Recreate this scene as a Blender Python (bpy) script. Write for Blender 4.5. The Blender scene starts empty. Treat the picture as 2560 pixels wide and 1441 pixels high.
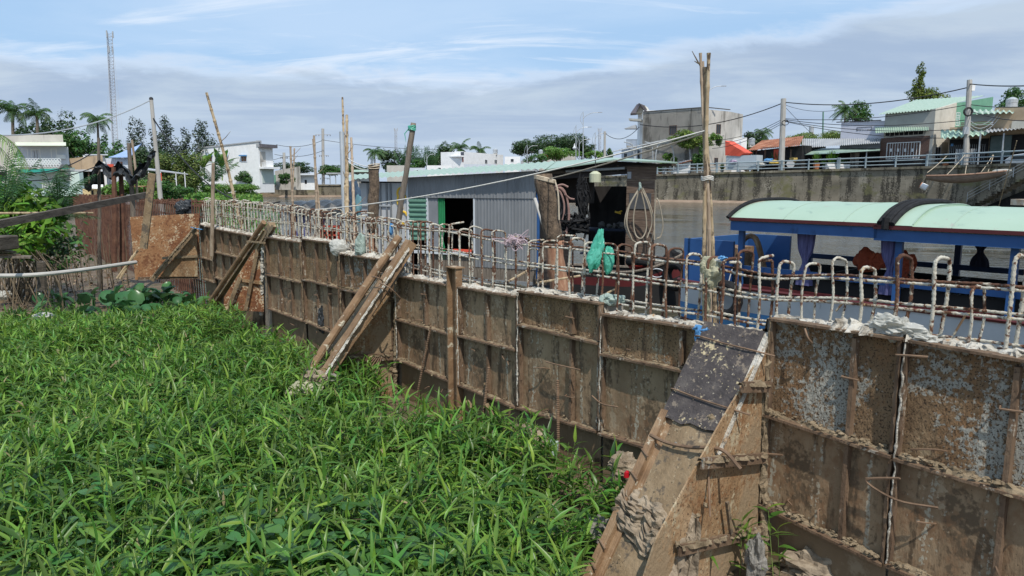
import bpy, math, random
import numpy as np
from mathutils import Vector, Matrix, noise as mn
random.seed(7); RNG = np.random.default_rng(7)
rad = math.radians
S = bpy.context.scene
C = S.collection
# ---------------------------------------------------------------- camera, sky, sun, exposure
F = 1750.0; YH = 462.0; CZ = 2.8
PT = math.atan((720.5 - YH) / F)
cd = bpy.data.cameras.new('camera'); cam = bpy.data.objects.new('camera', cd); C.objects.link(cam)
cd.sensor_width = 36; cd.lens = 36 * F / 2560; cd.clip_end = 6000; cd.clip_start = .05
cam.location = (0, 0, CZ); cam.rotation_euler = (math.pi / 2 - PT, 0, 0)
S.camera = cam
SUN_AZ = (0.27, -0.96); SUN_EL = 57
sl = bpy.data.lights.new('sun', 'SUN'); sl.energy = 4.1; sl.angle = rad(.6); sl.color = (1, .95, .87)
so = bpy.data.objects.new('sun', sl); C.objects.link(so)
_h = math.hypot(*SUN_AZ); _c = math.cos(rad(SUN_EL))
SD = Vector((SUN_AZ[0] / _h * _c, SUN_AZ[1] / _h * _c, math.sin(rad(SUN_EL))))
so.rotation_euler = SD.to_track_quat('Z', 'Y').to_euler(); so.location = (20, -20, 40)
W = bpy.data.worlds.new('World'); S.world = W; W.use_nodes = True
nt = W.node_tree; nt.nodes.clear()
def N(t, k, **kw):
    n = t.nodes.new(k)
    for a, b in kw.items():
        if a.startswith('i_'): n.inputs[a[2:].replace('_', ' ')].default_value = b
        else: setattr(n, a, b)
    return n
def math_n(t, op, a, b=None, c=None, clamp=False):
    n = t.nodes.new('ShaderNodeMath'); n.operation = op; n.use_clamp = clamp
    for i, v in enumerate((a, b, c)):
        if v is None: continue
        if isinstance(v, (int, float)): n.inputs[i].default_value = v
        else: t.links.new(v, n.inputs[i])
    return n.outputs[0]
def mixc(t, f, a, b):
    n = t.nodes.new('ShaderNodeMix'); n.data_type = 'RGBA'
    for s, v in ((n.inputs[0], f), (n.inputs[6], a), (n.inputs[7], b)):
        if isinstance(v, (int, float)): s.default_value = v
        elif isinstance(v, tuple): s.default_value = (*v, 1) if len(v) == 3 else v
        else: t.links.new(v, s)
    return n.outputs[2]
def sstep(t, v, a, b):
    n = t.nodes.new('ShaderNodeMapRange'); n.interpolation_type = 'SMOOTHSTEP'
    t.links.new(v, n.inputs[0]); n.inputs[1].default_value = a; n.inputs[2].default_value = b
    return n.outputs[0]
sky = N(nt, 'ShaderNodeTexSky', sky_type='NISHITA', sun_disc=False, sun_elevation=rad(SUN_EL), sun_rotation=math.atan2(SUN_AZ[0], SUN_AZ[1]), air_density=1.0, dust_density=1.5, ozone_density=1.5)
tc = N(nt, 'ShaderNodeTexCoord'); sx = N(nt, 'ShaderNodeSeparateXYZ'); nt.links.new(tc.outputs['Generated'], sx.inputs[0])
X_, Y_, Z_ = sx.outputs
den = math_n(nt, 'ADD', math_n(nt, 'MAXIMUM', Z_, 0.0), .12)
cx = N(nt, 'ShaderNodeCombineXYZ'); nt.links.new(math_n(nt, 'DIVIDE', X_, den), cx.inputs[0]); nt.links.new(math_n(nt, 'DIVIDE', Y_, den), cx.inputs[1])
def wnoise(scale, sxyz=(1, 1, 1), detail=6, rough=.55, off=(0, 0, 0), dist=0.):
    mp = N(nt, 'ShaderNodeMapping'); mp.inputs['Scale'].default_value = sxyz; mp.inputs['Location'].default_value = off
    nt.links.new(cx.outputs[0], mp.inputs[0])
    n = N(nt, 'ShaderNodeTexNoise'); nt.links.new(mp.outputs[0], n.inputs['Vector'])
    n.inputs['Scale'].default_value = scale; n.inputs['Detail'].default_value = detail; n.inputs['Roughness'].default_value = rough; n.inputs['Distortion'].default_value = dist
    return n.outputs[0]
skyc = N(nt, 'ShaderNodeVectorMath', operation='SCALE'); nt.links.new(sky.outputs[0], skyc.inputs[0]); skyc.inputs[3].default_value = 1.0
# thin veil and wisps of cirrus, a grey-blue cloud deck low over the horizon
veil = sstep(nt, wnoise(.55, (1, 1.5, 1), 7, .6, (3.1, 1.7, 0), .6), .36, .68)
wisp = sstep(nt, wnoise(1.6, (.55, 1.9, 1), 8, .62, (7.4, 2.2, 0), .9), .49, .70)
K = 10.0
c0 = mixc(nt, .8, skyc.outputs[0], (.40 * K, .61 * K, .885 * K))
c1 = mixc(nt, math_n(nt, 'MULTIPLY', veil, .6), c0, (.53 * K, .68 * K, .88 * K))
c2 = mixc(nt, math_n(nt, 'MULTIPLY', wisp, .7), c1, (.74 * K, .82 * K, .93 * K))
edge = math_n(nt, 'ADD', math_n(nt, 'MULTIPLY', wnoise(1.7, (1, 1, 1), 8, .62, (1.3, 9.2, 0), .3), .075), math_n(nt, 'ADD', .108, math_n(nt, 'MULTIPLY', math_n(nt, 'MAXIMUM', X_, .0), .13)))
dm = math_n(nt, 'SUBTRACT', edge, Z_)
deckm = sstep(nt, dm, -.006, .02)
rim = math_n(nt, 'MULTIPLY', sstep(nt, dm, -.012, .004), math_n(nt, 'SUBTRACT', 1.0, sstep(nt, dm, .0, .02)))
dn = wnoise(1.5, (.6, 1.0, 1), 7, .6, (5, 5, 0), .4)
deckc = mixc(nt, sstep(nt, dn, .38, .66), (.36 * K, .46 * K, .62 * K), (.49 * K, .585 * K, .70 * K))
low = sstep(nt, Z_, .12, .0)
deckc = mixc(nt, math_n(nt, 'MULTIPLY', low, .65), deckc, (.53 * K, .62 * K, .74 * K))
c3 = mixc(nt, math_n(nt, 'MULTIPLY', deckm, .93), c2, deckc)
c3 = mixc(nt, math_n(nt, 'MULTIPLY', rim, .4), c3, (.74 * K, .80 * K, .90 * K))
bg = N(nt, 'ShaderNodeBackground'); bg.inputs[1].default_value = .111; nt.links.new(c3, bg.inputs[0])
wo = N(nt, 'ShaderNodeOutputWorld'); nt.links.new(bg.outputs[0], wo.inputs[0])
S.view_settings.view_transform = 'Standard'; S.view_settings.look = 'None'; S.view_settings.exposure = 0.0; S.view_settings.gamma = 1
S.cycles.max_bounces = 8; S.cycles.transparent_max_bounces = 12

# ---------------------------------------------------------------- rays from photo pixels to places
CPT, SPT = math.cos(PT), math.sin(PT)
def ray(px, py):
    u = (px - 1280) / F; v = (720.5 - py) / F
    return Vector((u, CPT + v * SPT, -SPT + v * CPT))
def P(px, py, Y):
    r = ray(px, py); r *= Y / r.y; return Vector((r.x, r.y, r.z + CZ))
def G(px, py, z):
    r = ray(px, py); r *= (z - CZ) / r.z; return Vector((r.x, r.y, z))
def XY(px, Y): return P(px, 462, Y).xy
def clamp(v, a=0., b=1.): return max(a, min(b, v))
# wall frame: NW points away from the camera, DW runs to the far left
_v = ray(-220, 462); TH = math.atan2(_v.x, _v.y)
DW = Vector((math.sin(TH), math.cos(TH), 0)); NW = Vector((math.cos(TH), -math.sin(TH), 0)); DD = 4.6
def wt(t, off, z): return NW * (DD - off) + DW * t + Vector((0, 0, z))
def Wp(px, py, off=0.):
    r = ray(px, py); k = (DD - off) / r.dot(NW); return r * k + Vector((0, 0, CZ))
def tz(px, py, off=0.):
    p = Wp(px, py, off); return p.dot(DW), p.z
class Face:
    """vertical plane through two ground points; o is the way towards the camera"""
    def __init__(s, A, B):
        s.A = Vector((A[0], A[1], 0)); s.B = Vector((B[0], B[1], 0)); s.e = (s.B - s.A).normalized(); s.L = (s.B - s.A).length
        s.o = Vector((s.e.y, -s.e.x, 0))
        if s.o.dot(-s.A) < 0: s.o = -s.o
    def hit(s, px, py, out=0.):
        r = ray(px, py); n = s.o; c = Vector((0, 0, CZ)); k = (s.A + n * out - c).dot(n) / r.dot(n); p = c + r * k
        return (p - s.A).dot(s.e), p.z
    def pt(s, u, z, out=0.): return s.A + s.e * u + s.o * out + Vector((0, 0, z))
    def box(s, mb, u0, u1, z0, z1, o0, o1):
        c = s.pt((u0 + u1) / 2, (z0 + z1) / 2, (o0 + o1) / 2)
        mb.box(c, (abs(u1 - u0), abs(o1 - o0), abs(z1 - z0)), Matrix((s.e, s.o, Vector((0, 0, 1)))).transposed())
    def rect(s, x0, y0, x1, y1):
        ym = (y0 + y1) / 2; xm = (x0 + x1) / 2
        u0 = s.hit(x0, ym)[0]; u1 = s.hit(x1, ym)[0]; return u0, u1, s.hit(xm, y1)[1], s.hit(xm, y0)[1]

# ---------------------------------------------------------------- mesh helpers
class MB:
    def __init__(s): s.v = []; s.f = []; s.n = 0
    def add(s, v, f):
        s.v.extend([tuple(p) for p in v]); n = s.n; s.f.extend([tuple(i + n for i in q) for q in f]); s.n += len(v); return s
    def box(s, c, d, R=None):
        c = Vector(c); R = R or Matrix.Identity(3); h = [x / 2 for x in d]
        vs = [c + R @ Vector((a * h[0], b * h[1], e * h[2])) for a in (-1, 1) for b in (-1, 1) for e in (-1, 1)]
        return s.add(vs, [(0, 1, 3, 2), (4, 6, 7, 5), (0, 4, 5, 1), (2, 3, 7, 6), (0, 2, 6, 4), (1, 5, 7, 3)])
    def bar(s, a, b, w, h, up=(0, 0, 1)):
        a = Vector(a); b = Vector(b); e = (b - a); L = e.length; e.normalize(); up = Vector(up)
        x = e.cross(up); x = x.normalized() if x.length > 1e-4 else Vector((1, 0, 0)); y = x.cross(e)
        return s.box((a + b) / 2, (w, h, L), Matrix((x, y, e)).transposed())
    def tube(s, pts, r, n=8, cap=True, rough=0., tw=0.):
        pts = [Vector(p) for p in pts]; m = len(pts); rs = r if hasattr(r, '__len__') else [r] * m
        d = (pts[1] - pts[0]).normalized(); x = d.orthogonal().normalized(); vs = []
        for i, p in enumerate(pts):
            d = (pts[min(i + 1, m - 1)] - pts[max(i - 1, 0)]).normalized(); x = (x - d * x.dot(d)).normalized(); y = d.cross(x)
            for k in range(n):
                a = 2 * math.pi * k / n; q = rs[i] * (1 + (random.uniform(-rough, rough) if rough else 0))
                vs.append(p + (x * math.cos(a) + y * math.sin(a)) * q)
        fs = [(i * n + k, i * n + (k + 1) % n, (i + 1) * n + (k + 1) % n, (i + 1) * n + k) for i in range(m - 1) for k in range(n)]
        if cap: fs += [tuple(range(n))[::-1], tuple((m - 1) * n + k for k in range(n))]
        return s.add(vs, fs)
    def grid(s, fn, nu, nv):
        vs = [fn(i / nu, j / nv) for i in range(nu + 1) for j in range(nv + 1)]; w = nv + 1
        return s.add(vs, [(i * w + j, (i + 1) * w + j, (i + 1) * w + j + 1, i * w + j + 1) for i in range(nu) for j in range(nv)])
    def prism(s, pts, d):
        pts = [Vector(p) for p in pts]; d = Vector(d); n = len(pts)
        return s.add(pts + [p + d for p in pts], [tuple(range(n))[::-1], tuple(range(n, 2 * n))] + [(i, (i + 1) % n, n + (i + 1) % n, n + i) for i in range(n)])
    def ball(s, c, r, nu=10, nv=7, rough=0., sc=(1, 1, 1), fr=2.):
        c = Vector(c); vs = []; sd = random.uniform(0, 50)
        for j in range(nv + 1):
            for i in range(nu):
                a = 2 * math.pi * i / nu; b = math.pi * j / nv; q = Vector((math.cos(a) * math.sin(b) * sc[0], math.sin(a) * math.sin(b) * sc[1], math.cos(b) * sc[2]))
                k = 1 + (rough * mn.noise(q * fr + Vector((sd, 0, 0))) * 2 if rough else 0); vs.append(c + q * r * k)
        return s.add(vs, [(j * nu + i, j * nu + (i + 1) % nu, (j + 1) * nu + (i + 1) % nu, (j + 1) * nu + i) for j in range(nv) for i in range(nu)])
    def build(s, name, m, parent=None, loc=None, smooth=False, label=None, bevel=0):
        org = Vector(parent.location) if parent else (Vector(loc) if loc is not None else Vector((0, 0, 0)))
        if parent and parent.parent: org = org + Vector(parent.parent.location)
        me = bpy.data.meshes.new(name); A = np.array(s.v, dtype=np.float64) - np.array(org)
        me.from_pydata([tuple(x) for x in A], [], s.f); me.materials.append(m)
        if smooth: me.polygons.foreach_set('use_smooth', [True] * len(me.polygons))
        o = bpy.data.objects.new(name, me); C.objects.link(o)
        if parent: o.parent = parent
        else: o.location = org
        if label: o['label'] = label
        if bevel:
            b = o.modifiers.new('bevel', 'BEVEL'); b.width = bevel; b.segments = 1; b.limit_method = 'ANGLE'
        return o
def npmesh(name, V, Fq, mats, parent=None, loc=(0, 0, 0), mi=None, k=4):
    """V n x 3, Fq m x k faces"""
    me = bpy.data.meshes.new(name); V = np.asarray(V, np.float32) - np.array(loc, np.float32); Fq = np.asarray(Fq, np.int32)
    me.vertices.add(len(V)); me.vertices.foreach_set('co', V.ravel()); me.loops.add(Fq.size); me.loops.foreach_set('vertex_index', Fq.ravel())
    me.polygons.add(len(Fq)); me.polygons.foreach_set('loop_start', np.arange(len(Fq), dtype=np.int32) * k)
    for m in mats: me.materials.append(m)
    if mi is not None: me.polygons.foreach_set('material_index', np.asarray(mi, np.int32))
    me.update(calc_edges=True)
    o = bpy.data.objects.new(name, me); C.objects.link(o)
    if parent: o.parent = parent
    else: o.location = loc
    return o
def tag(o, label, cat, group=None, kind=None):
    o['label'] = label; o['category'] = cat
    if group: o['group'] = group
    if kind: o['kind'] = kind
    return o
def struct(o, kind='structure', label=None):
    o['kind'] = kind
    if label: o['label'] = label
    return o
def thing(name, label, cat, loc, group=None):
    o = bpy.data.objects.new(name, None); C.objects.link(o); o.location = Vector(loc); o.empty_display_size = .2
    return tag(o, label, cat, group)
def crv(pts, n=6):
    pts = [Vector(p) for p in pts]; out = []
    q = [pts[0] * 2 - pts[1]] + pts + [pts[-1] * 2 - pts[-2]]
    for i in range(1, len(q) - 2):
        for k in range(n):
            t = k / n; a, b, c, d = q[i - 1], q[i], q[i + 1], q[i + 2]
            out.append(.5 * ((2 * b) + (c - a) * t + (2 * a - 5 * b + 4 * c - d) * t * t + (3 * b - a - 3 * c + d) * t ** 3))
    return out + [pts[-1]]
def sagline(a, b, sag, n=14): 
    a = Vector(a); b = Vector(b); return [a.lerp(b, i / n) - Vector((0, 0, sag * 4 * (i / n) * (1 - i / n))) for i in range(n + 1)]

# ---------------------------------------------------------------- materials
MC = {}
def mat(name, cols, scale=4., stretch=(1, 1, 1), rough=.8, metal=0., bump=.0, bscale=None, bstretch=None, patches=(), spec=.4, detail=6, dist=0., trans=0., island=0., alpha=1., sheen=0., lo=.3, hi=.7, bdist=.02, nrough=.6):
    """cols: colours spread over a noise ramp; patches: (colour, scale, threshold, softness, stretch[, roughness])"""
    if name in MC: return MC[name]
    m = bpy.data.materials.new(name); m.use_nodes = True; t = m.node_tree; b = t.nodes['Principled BSDF']; MC[name] = m
    co = N(t, 'ShaderNodeTexCoord').outputs['Object']
    def nz(sc, st, dt=detail, ds=0., off=0., r=None):
        mp = N(t, 'ShaderNodeMapping'); mp.inputs['Scale'].default_value = st; mp.inputs['Location'].default_value = (off, off * .7, off * .3)
        t.links.new(co, mp.inputs[0]); n = N(t, 'ShaderNodeTexNoise'); t.links.new(mp.outputs[0], n.inputs['Vector'])
        n.inputs['Scale'].default_value = sc; n.inputs['Detail'].default_value = dt; n.inputs['Distortion'].default_value = ds; n.inputs['Roughness'].default_value = nrough if r is None else r
        return n.outputs[0]
    if len(cols) == 1: col = None; base = cols[0]
    else:
        rp = N(t, 'ShaderNodeValToRGB'); t.links.new(nz(scale, stretch, ds=dist), rp.inputs[0]); el = rp.color_ramp.elements
        while len(el) < len(cols): el.new(.5)
        for i, c in enumerate(cols): el[i].position = lo + (hi - lo) * i / (len(cols) - 1); el[i].color = (*c, 1)
        col = rp.outputs[0]
    cur = col if col is not None else base
    rr = None
    for i, pa in enumerate(patches):
        pc, psc, th, sf, st = pa[:5]
        h_ = nz(psc, st, 7, .3, 3.7 + 2.3 * i, .65)
        if len(pa) > 5: h_ = math_n(t, 'ADD', h_, math_n(t, 'MULTIPLY', math_n(t, 'SUBTRACT', nz(pa[5], (1, 1, 1), 3, 0, 6.1 + i, .6), .5), pa[6]))
        f = sstep(t, h_, th - sf, th + sf); cur = mixc(t, f, cur, pc)
    if island:
        gi = N(t, 'ShaderNodeNewGeometry').outputs['Random Per Island']
        hv = N(t, 'ShaderNodeHueSaturation'); t.links.new(cur, hv.inputs['Color']) if not isinstance(cur, tuple) else setattr(hv.inputs['Color'], 'default_value', (*cur, 1))
        t.links.new(math_n(t, 'ADD', 1 - island, math_n(t, 'MULTIPLY', gi, 2 * island)), hv.inputs['Value'])
        t.links.new(math_n(t, 'ADD', .5 - island * .06, math_n(t, 'MULTIPLY', math_n(t, 'FRACT', math_n(t, 'MULTIPLY', gi, 17.3)), island * .12)), hv.inputs['Hue'])
        cur = hv.outputs[0]
    if isinstance(cur, tuple): b.inputs['Base Color'].default_value = (*cur, 1)
    else: t.links.new(cur, b.inputs['Base Color'])
    b.inputs['Roughness'].default_value = rough; b.inputs['Metallic'].default_value = metal; b.inputs['Specular IOR Level'].default_value = spec
    if alpha < 1: b.inputs['Alpha'].default_value = alpha
    if bump:
        bp = N(t, 'ShaderNodeBump'); bp.inputs['Strength'].default_value = bump; bp.inputs['Distance'].default_value = bdist
        t.links.new(nz(bscale or scale * 3, bstretch or stretch, 8, 0, 9.1), bp.inputs['Height']); t.links.new(bp.outputs[0], b.inputs['Normal'])
    if trans:
        tr = N(t, 'ShaderNodeBsdfTranslucent'); ms = N(t, 'ShaderNodeMixShader'); ms.inputs[0].default_value = trans
        if isinstance(cur, tuple): tr.inputs[0].default_value = (*[min(1, c * 1.6) for c in cur], 1)
        else: 
            g = N(t, 'ShaderNodeVectorMath', operation='SCALE'); g.inputs[3].default_value = 1.6; t.links.new(cur, g.inputs[0]); t.links.new(g.outputs[0], tr.inputs[0])
        out = t.nodes['Material Output']; t.links.new(b.outputs[0], ms.inputs[1]); t.links.new(tr.outputs[0], ms.inputs[2]); t.links.new(ms.outputs[0], out.inputs[0])
    return m
V_ = (1, 1, .12)   # vertical streaks
m_form = mat('formwork_rust', [(.125, .074, .037), (.215, .135, .068), (.31, .205, .112), (.25, .165, .09)], 3.2, (1, 1, .45), .85, bump=.9, bscale=34, bdist=.02,
    patches=[((.25, .135, .062), 2.3, .58, .06, (1, 1, .5), 40, .5), ((.34, .29, .20), 5, .60, .04, V_, 30, .4), ((.05, .030, .017), 75, .57, .04, (1, 1, .8)), ((.34, .32, .26), 3.0, .67, .02, (1, 1, .5), 45, .6), ((.07, .045, .026), 9, .60, .06, (1, 1, .1))])
m_formc = mat('formwork_cemented', [(.125, .075, .039), (.20, .128, .068), (.28, .188, .105)], 3.0, (1, 1, .5), .9, bump=1., bscale=34, bdist=.03,
    patches=[((.22, .125, .06), 2.0, .57, .05, (1, 1, .5), 30, .4), ((.32, .31, .265), 1.45, .575, .03, (1, 1, .75), 30, .55), ((.38, .365, .31), 5.5, .63, .03, V_, 30, .4), ((.055, .034, .020), 80, .565, .03, (1, 1, .9)), ((.30, .22, .13), 2.4, .64, .03, (1, 1, .6), 26, .5)])
m_formm = mat('formwork_muddy', [(.17, .11, .06), (.24, .163, .095), (.31, .22, .132), (.255, .178, .106)], 1.8, (1, 1, .35), .8, bump=.6, bscale=20, bdist=.02,
    patches=[((.20, .115, .06), 1.6, .57, .07, (1, 1, .6), 14, .3), ((.37, .33, .25), 7, .61, .02, (1, 1, .07), 34, .4), ((.105, .07, .04), 9, .57, .05, (1, 1, .1), 20, .3), ((.125, .085, .05), 2.6, .58, .04, (1, 1, .8), 24, .5), ((.34, .26, .17), 3.1, .63, .03, (1, 1, .5), 30, .5), ((.07, .045, .026), 70, .66, .03, (1, 1, 1))])
m_formlow = mat('formwork_wet_mud', [(.14, .095, .055), (.205, .145, .088), (.26, .19, .12)], 1.5, (1, 1, .6), .6, bump=.35, bscale=9, bdist=.03,
    patches=[((.065, .046, .028), 2.2, .58, .05, (1, 1, 1), 20, .3), ((.29, .23, .155), 3, .63, .05, (1, 1, .5), 20, .3)])
m_plate = mat('plate_rust_orange', [(.165, .098, .05), (.29, .178, .09), (.36, .235, .13), (.40, .29, .175)], 3.5, (1, 1, .7), .8, bump=.7, bscale=34,
    patches=[((.23, .115, .05), 2.6, .57, .06, (1, 1, .7), 30, .4), ((.42, .34, .22), 6, .60, .03, (1, 1, .3), 30, .5), ((.08, .045, .022), 60, .59, .03, (1, 1, 1)), ((.28, .20, .12), 1.6, .54, .05, (1, 1, .6), 20, .3)])
m_rustplate = mat('plate_rust_red', [(.15, .062, .030), (.27, .122, .052), (.34, .18, .085), (.38, .27, .165)], 2.6, (1, 1, 1), .8, bump=.6, bscale=26,
    patches=[((.18, .072, .032), 1.6, .53, .05, (1, 1, .8), 20, .4), ((.52, .40, .26), 4, .60, .03, (1, 1, .8), 30, .7), ((.09, .035, .018), 26, .61, .03, (1, 1, 1))])
m_rib = mat('rib_steel', [(.075, .047, .028), (.145, .092, .056), (.22, .15, .095)], 6, (1, 1, .4), .85, bump=.7, bscale=34, patches=[((.34, .30, .24), 9, .64, .03, (1, 1, .3), 34, .5), ((.05, .03, .02), 25, .62, .05, (1, 1, 1))])
m_mud = mat('mud_dry', [(.13, .095, .056), (.23, .175, .11), (.32, .25, .165)], 9, rough=.95, bump=.8, bscale=40)
m_mudground = mat('mud_wet', [(.085, .06, .038), (.14, .10, .065), (.20, .15, .10)], 2.2, rough=.65, bump=.8, bscale=14, bdist=.05, patches=[((.07, .08, .03), 3, .6, .06, (1, 1, 1))])
m_crust = mat('cement_crust', [(.20, .17, .13), (.47, .43, .36), (.60, .57, .50)], 8, rough=.9, bump=1., bscale=40, bdist=.03, patches=[((.10, .075, .05), 12, .64, .04, (1, 1, 1)), ((.42, .27, .15), 5, .66, .04, (1, 1, 1))], lo=.35, hi=.6)
m_conc = mat('concrete_cast', [(.22, .19, .15), (.36, .33, .28)], 6, rough=.9, bump=.6, bscale=30)
m_rebar = mat('rebar_crusted', [(.09, .04, .022), (.17, .08, .045), (.43, .39, .31), (.52, .49, .41)], 12, (1, 1, .6), .9, bump=.8, bscale=60, lo=.36, hi=.49, patches=[((.45, .33, .18), 24, .62, .03, (1, 1, 1)), ((.12, .05, .026), 22, .565, .025, (1, 1, 1))])
m_rebard = mat('rebar_rusty', [(.06, .028, .018), (.105, .048, .028), (.16, .078, .045), (.42, .38, .30)], 7, (1, 1, .5), .9, bump=.8, bscale=60, lo=.32, hi=.74, patches=[((.44, .40, .32), 22, .60, .03, (1, 1, 1))])
m_cage = mat('cage_rust_dark', [(.075, .035, .024), (.13, .06, .038), (.19, .10, .06)], 7, rough=.9)
m_wire = mat('tie_wire', [(.10, .06, .035), (.25, .16, .10)], 10, rough=.8)
m_board = mat('board_film_faced', [(.038, .031, .030), (.062, .051, .048), (.10, .085, .075)], 9, (1, 1, 1), .7, bump=.6, bscale=40, patches=[((.46, .38, .23), 3.0, .61, .02, (1, 1, 1), 34, .6), ((.40, .35, .27), 30, .66, .02, (1, 1, 1)), ((.20, .16, .12), 14, .62, .04, (1, 1, 1), 40, .4)])
m_plank = mat('plank_mud', [(.14, .094, .052), (.225, .158, .09), (.30, .22, .135)], 5, (1, 1, .5), .85, bump=.6, bscale=40, patches=[((.40, .32, .21), 14, .63, .04, (1, 1, 1)), ((.11, .085, .06), 4, .58, .05, (1, 1, 1), 30, .5)])
m_beam = mat('beam_rust', [(.14, .082, .043), (.235, .142, .076), (.32, .215, .125)], 5, (1, 1, 1), .75, bump=.4, bscale=30, patches=[((.55, .49, .37), 9, .62, .04, (1, 1, 1))])
m_bamb = mat('bamboo_dry', [(.26, .18, .10), (.40, .30, .18), (.50, .40, .26)], 3, (4, 4, 1), .6, bump=.3, patches=[((.10, .07, .045), 5, .58, .04, (2, 2, .6), 20, .4)])
m_bambg = mat('bamboo_grey', [(.22, .16, .11), (.36, .27, .19), (.46, .37, .27)], 4, (4, 4, 1), .7, bump=.2)
m_wooddk = mat('timber_dark', [(.045, .036, .028), (.085, .068, .052), (.14, .115, .09)], 7, (.6, .6, 2), .85, bump=.6, bscale=30)
m_woodgr = mat('timber_grey', [(.10, .08, .062), (.17, .14, .11), (.24, .20, .16)], 7, (5, 5, .5), .85, bump=.5, bscale=24)
m_woodbr = mat('planks_brown', [(.075, .05, .036), (.14, .095, .068), (.21, .155, .115)], 5, (.7, .7, 7), .85, bump=.5, bscale=20)
m_bark = mat('bark_post', [(.06, .043, .03), (.14, .10, .068), (.24, .17, .11)], 8, (2, 2, 1), .9, bump=.9, bscale=22, bdist=.04)
m_barkr = mat('bark_peeled', [(.20, .09, .05), (.33, .17, .10), (.42, .27, .17)], 6, (3, 3, .7), .8, bump=.6, bscale=22)
m_corr = mat('zinc_grey', [(.18, .19, .20), (.23, .24, .25), (.28, .29, .30)], 1.6, (1, 1, .3), .45, metal=.2, bump=.05, patches=[((.26, .23, .20), 3, .72, .05, V_)])
m_roofg = mat('roof_mint', [(.27, .37, .29), (.34, .43, .35)], 1.5, rough=.45, bump=.05, patches=[((.30, .40, .33), 4, .7, .05, (1, 1, 1))])
m_white = mat('plaster_white', [(.74, .74, .73), (.86, .86, .85)], 1.2, rough=.85, patches=[((.45, .44, .42), 1.4, .72, .06, V_)])
m_white2 = mat('plaster_bluewhite', [(.50, .54, .60), (.60, .64, .69)], 1.0, rough=.85, patches=[((.36, .37, .38), 1.1, .68, .06, V_)])
m_grayp = mat('render_grey', [(.37, .35, .315), (.50, .475, .43), (.58, .55, .50)], .55, (1, 1, .6), .9, bump=.2, patches=[((.22, .205, .18), .55, .60, .06, (1, 1, .2)), ((.20, .185, .165), 1.6, .63, .05, V_)])
m_beige = mat('plaster_beige', [(.48, .45, .38), (.60, .57, .50)], .8, rough=.9, patches=[((.36, .33, .28), 1.0, .64, .06, (1, 1, .3))])
m_tan = mat('plaster_tan', [(.38, .28, .18), (.50, .39, .27)], .8, rough=.9, patches=[((.28, .22, .16), 1.0, .62, .06, (1, 1, .3))])
m_embank = mat('embankment_concrete', [(.12, .105, .078), (.20, .175, .13), (.28, .245, .185)], .3, (1, 1, 1.6), .9, bump=.35, bscale=2, patches=[((.055, .048, .036), .9, .54, .06, (1, 1, .16), 6, .4), ((.32, .285, .22), .5, .64, .05, (1, 1, .5), 5, .4), ((.16, .15, .07), .35, .6, .08, (1, 1, 1.5))])
m_ledge = mat('ledge_mud', [(.20, .145, .105), (.32, .24, .18)], .6, rough=.9, bump=.4, bscale=3)
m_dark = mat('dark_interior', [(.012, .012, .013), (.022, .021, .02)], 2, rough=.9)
m_glass = mat('window_glass', [(.03, .035, .04)], rough=.15, spec=.6)
m_frame = mat('frame_white', [(.7, .71, .7)], rough=.5)
m_brick = mat('tile_brick_dark', [(.05, .028, .022), (.12, .07, .055), (.17, .11, .09)], 6, (1, 1, 3), .8, bump=.3)
m_rooft = mat('roof_rust_tin', [(.17, .065, .035), (.30, .12, .065), (.40, .22, .14)], .7, (1, 1, 1), .8, bump=.3)
m_roofgr = mat('roof_grey_tin', [(.30, .31, .32), (.42, .43, .44)], .8, rough=.6, bump=.1)
m_red = mat('tarp_red', [(.62, .085, .045), (.72, .12, .07)], 1, rough=.7)
m_green = mat('sheet_green', [(.16, .36, .25), (.22, .44, .31)], 1, rough=.6)
m_shutter = mat('shutter_green', [(.10, .21, .16), (.14, .28, .21)], 3, rough=.6)
m_rail = mat('railing_bluegrey', [(.26, .32, .35), (.33, .40, .43)], 2, rough=.5)
m_metal = mat('galvanised', [(.42, .44, .45), (.52, .54, .55)], 3, rough=.45, metal=.4)
m_pole = mat('concrete_pole', [(.36, .34, .31), (.48, .46, .42)], 2, (1, 1, .4), .85)
m_cable = mat('cable_black', [(.02, .02, .022)], rough=.6)
m_blue = mat('boat_blue', [(.025, .085, .235), (.035, .11, .29)], 2.5, rough=.42, bump=.05, patches=[((.015, .05, .14), 3, .66, .06, (1, 1, .5))])
m_blueb = mat('boat_bright_blue', [(.055, .20, .46), (.075, .25, .52)], 3, rough=.4, patches=[((.04, .12, .28), 5, .66, .05, (1, 1, .5))])
m_navy = mat('boat_navy', [(.012, .028, .07), (.018, .04, .10)], 2, rough=.4)
m_boatw = mat('boat_white', [(.50, .53, .56), (.62, .65, .67)], 2.5, rough=.5, patches=[((.34, .34, .34), 4, .68, .05, (1, 1, .4))])
m_maroon = mat('boat_maroon', [(.075, .014, .016), (.12, .025, .024)], 3, rough=.45)
m_boatroof = mat('boat_roof_mint', [(.31, .42, .32), (.36, .47, .37)], .8, rough=.5, spec=.3, patches=[((.21, .30, .245), 2.5, .66, .08, (1, 1, 1), 12, .3), ((.34, .36, .30), 5, .68, .04, (1, 1, 1), 20, .3)])
m_black = mat('rubber_black', [(.010, .010, .011), (.024, .024, .025)], 8, rough=.85, bump=.3, spec=.2)
m_tarp = mat('tarp_black', [(.02, .023, .026), (.05, .055, .06)], 3, rough=.35, bump=.5, bscale=5, bdist=.1)
m_purple = mat('curtain_indigo', [(.05, .05, .14), (.15, .15, .30)], 9, (6, 6, .3), .8)
m_orange = mat('vest_orange', [(.36, .065, .03), (.55, .12, .05)], 9, rough=.8, bump=.6, bscale=20, patches=[((.05, .03, .03), 6, .62, .03, (1, 1, .4))])
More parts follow.
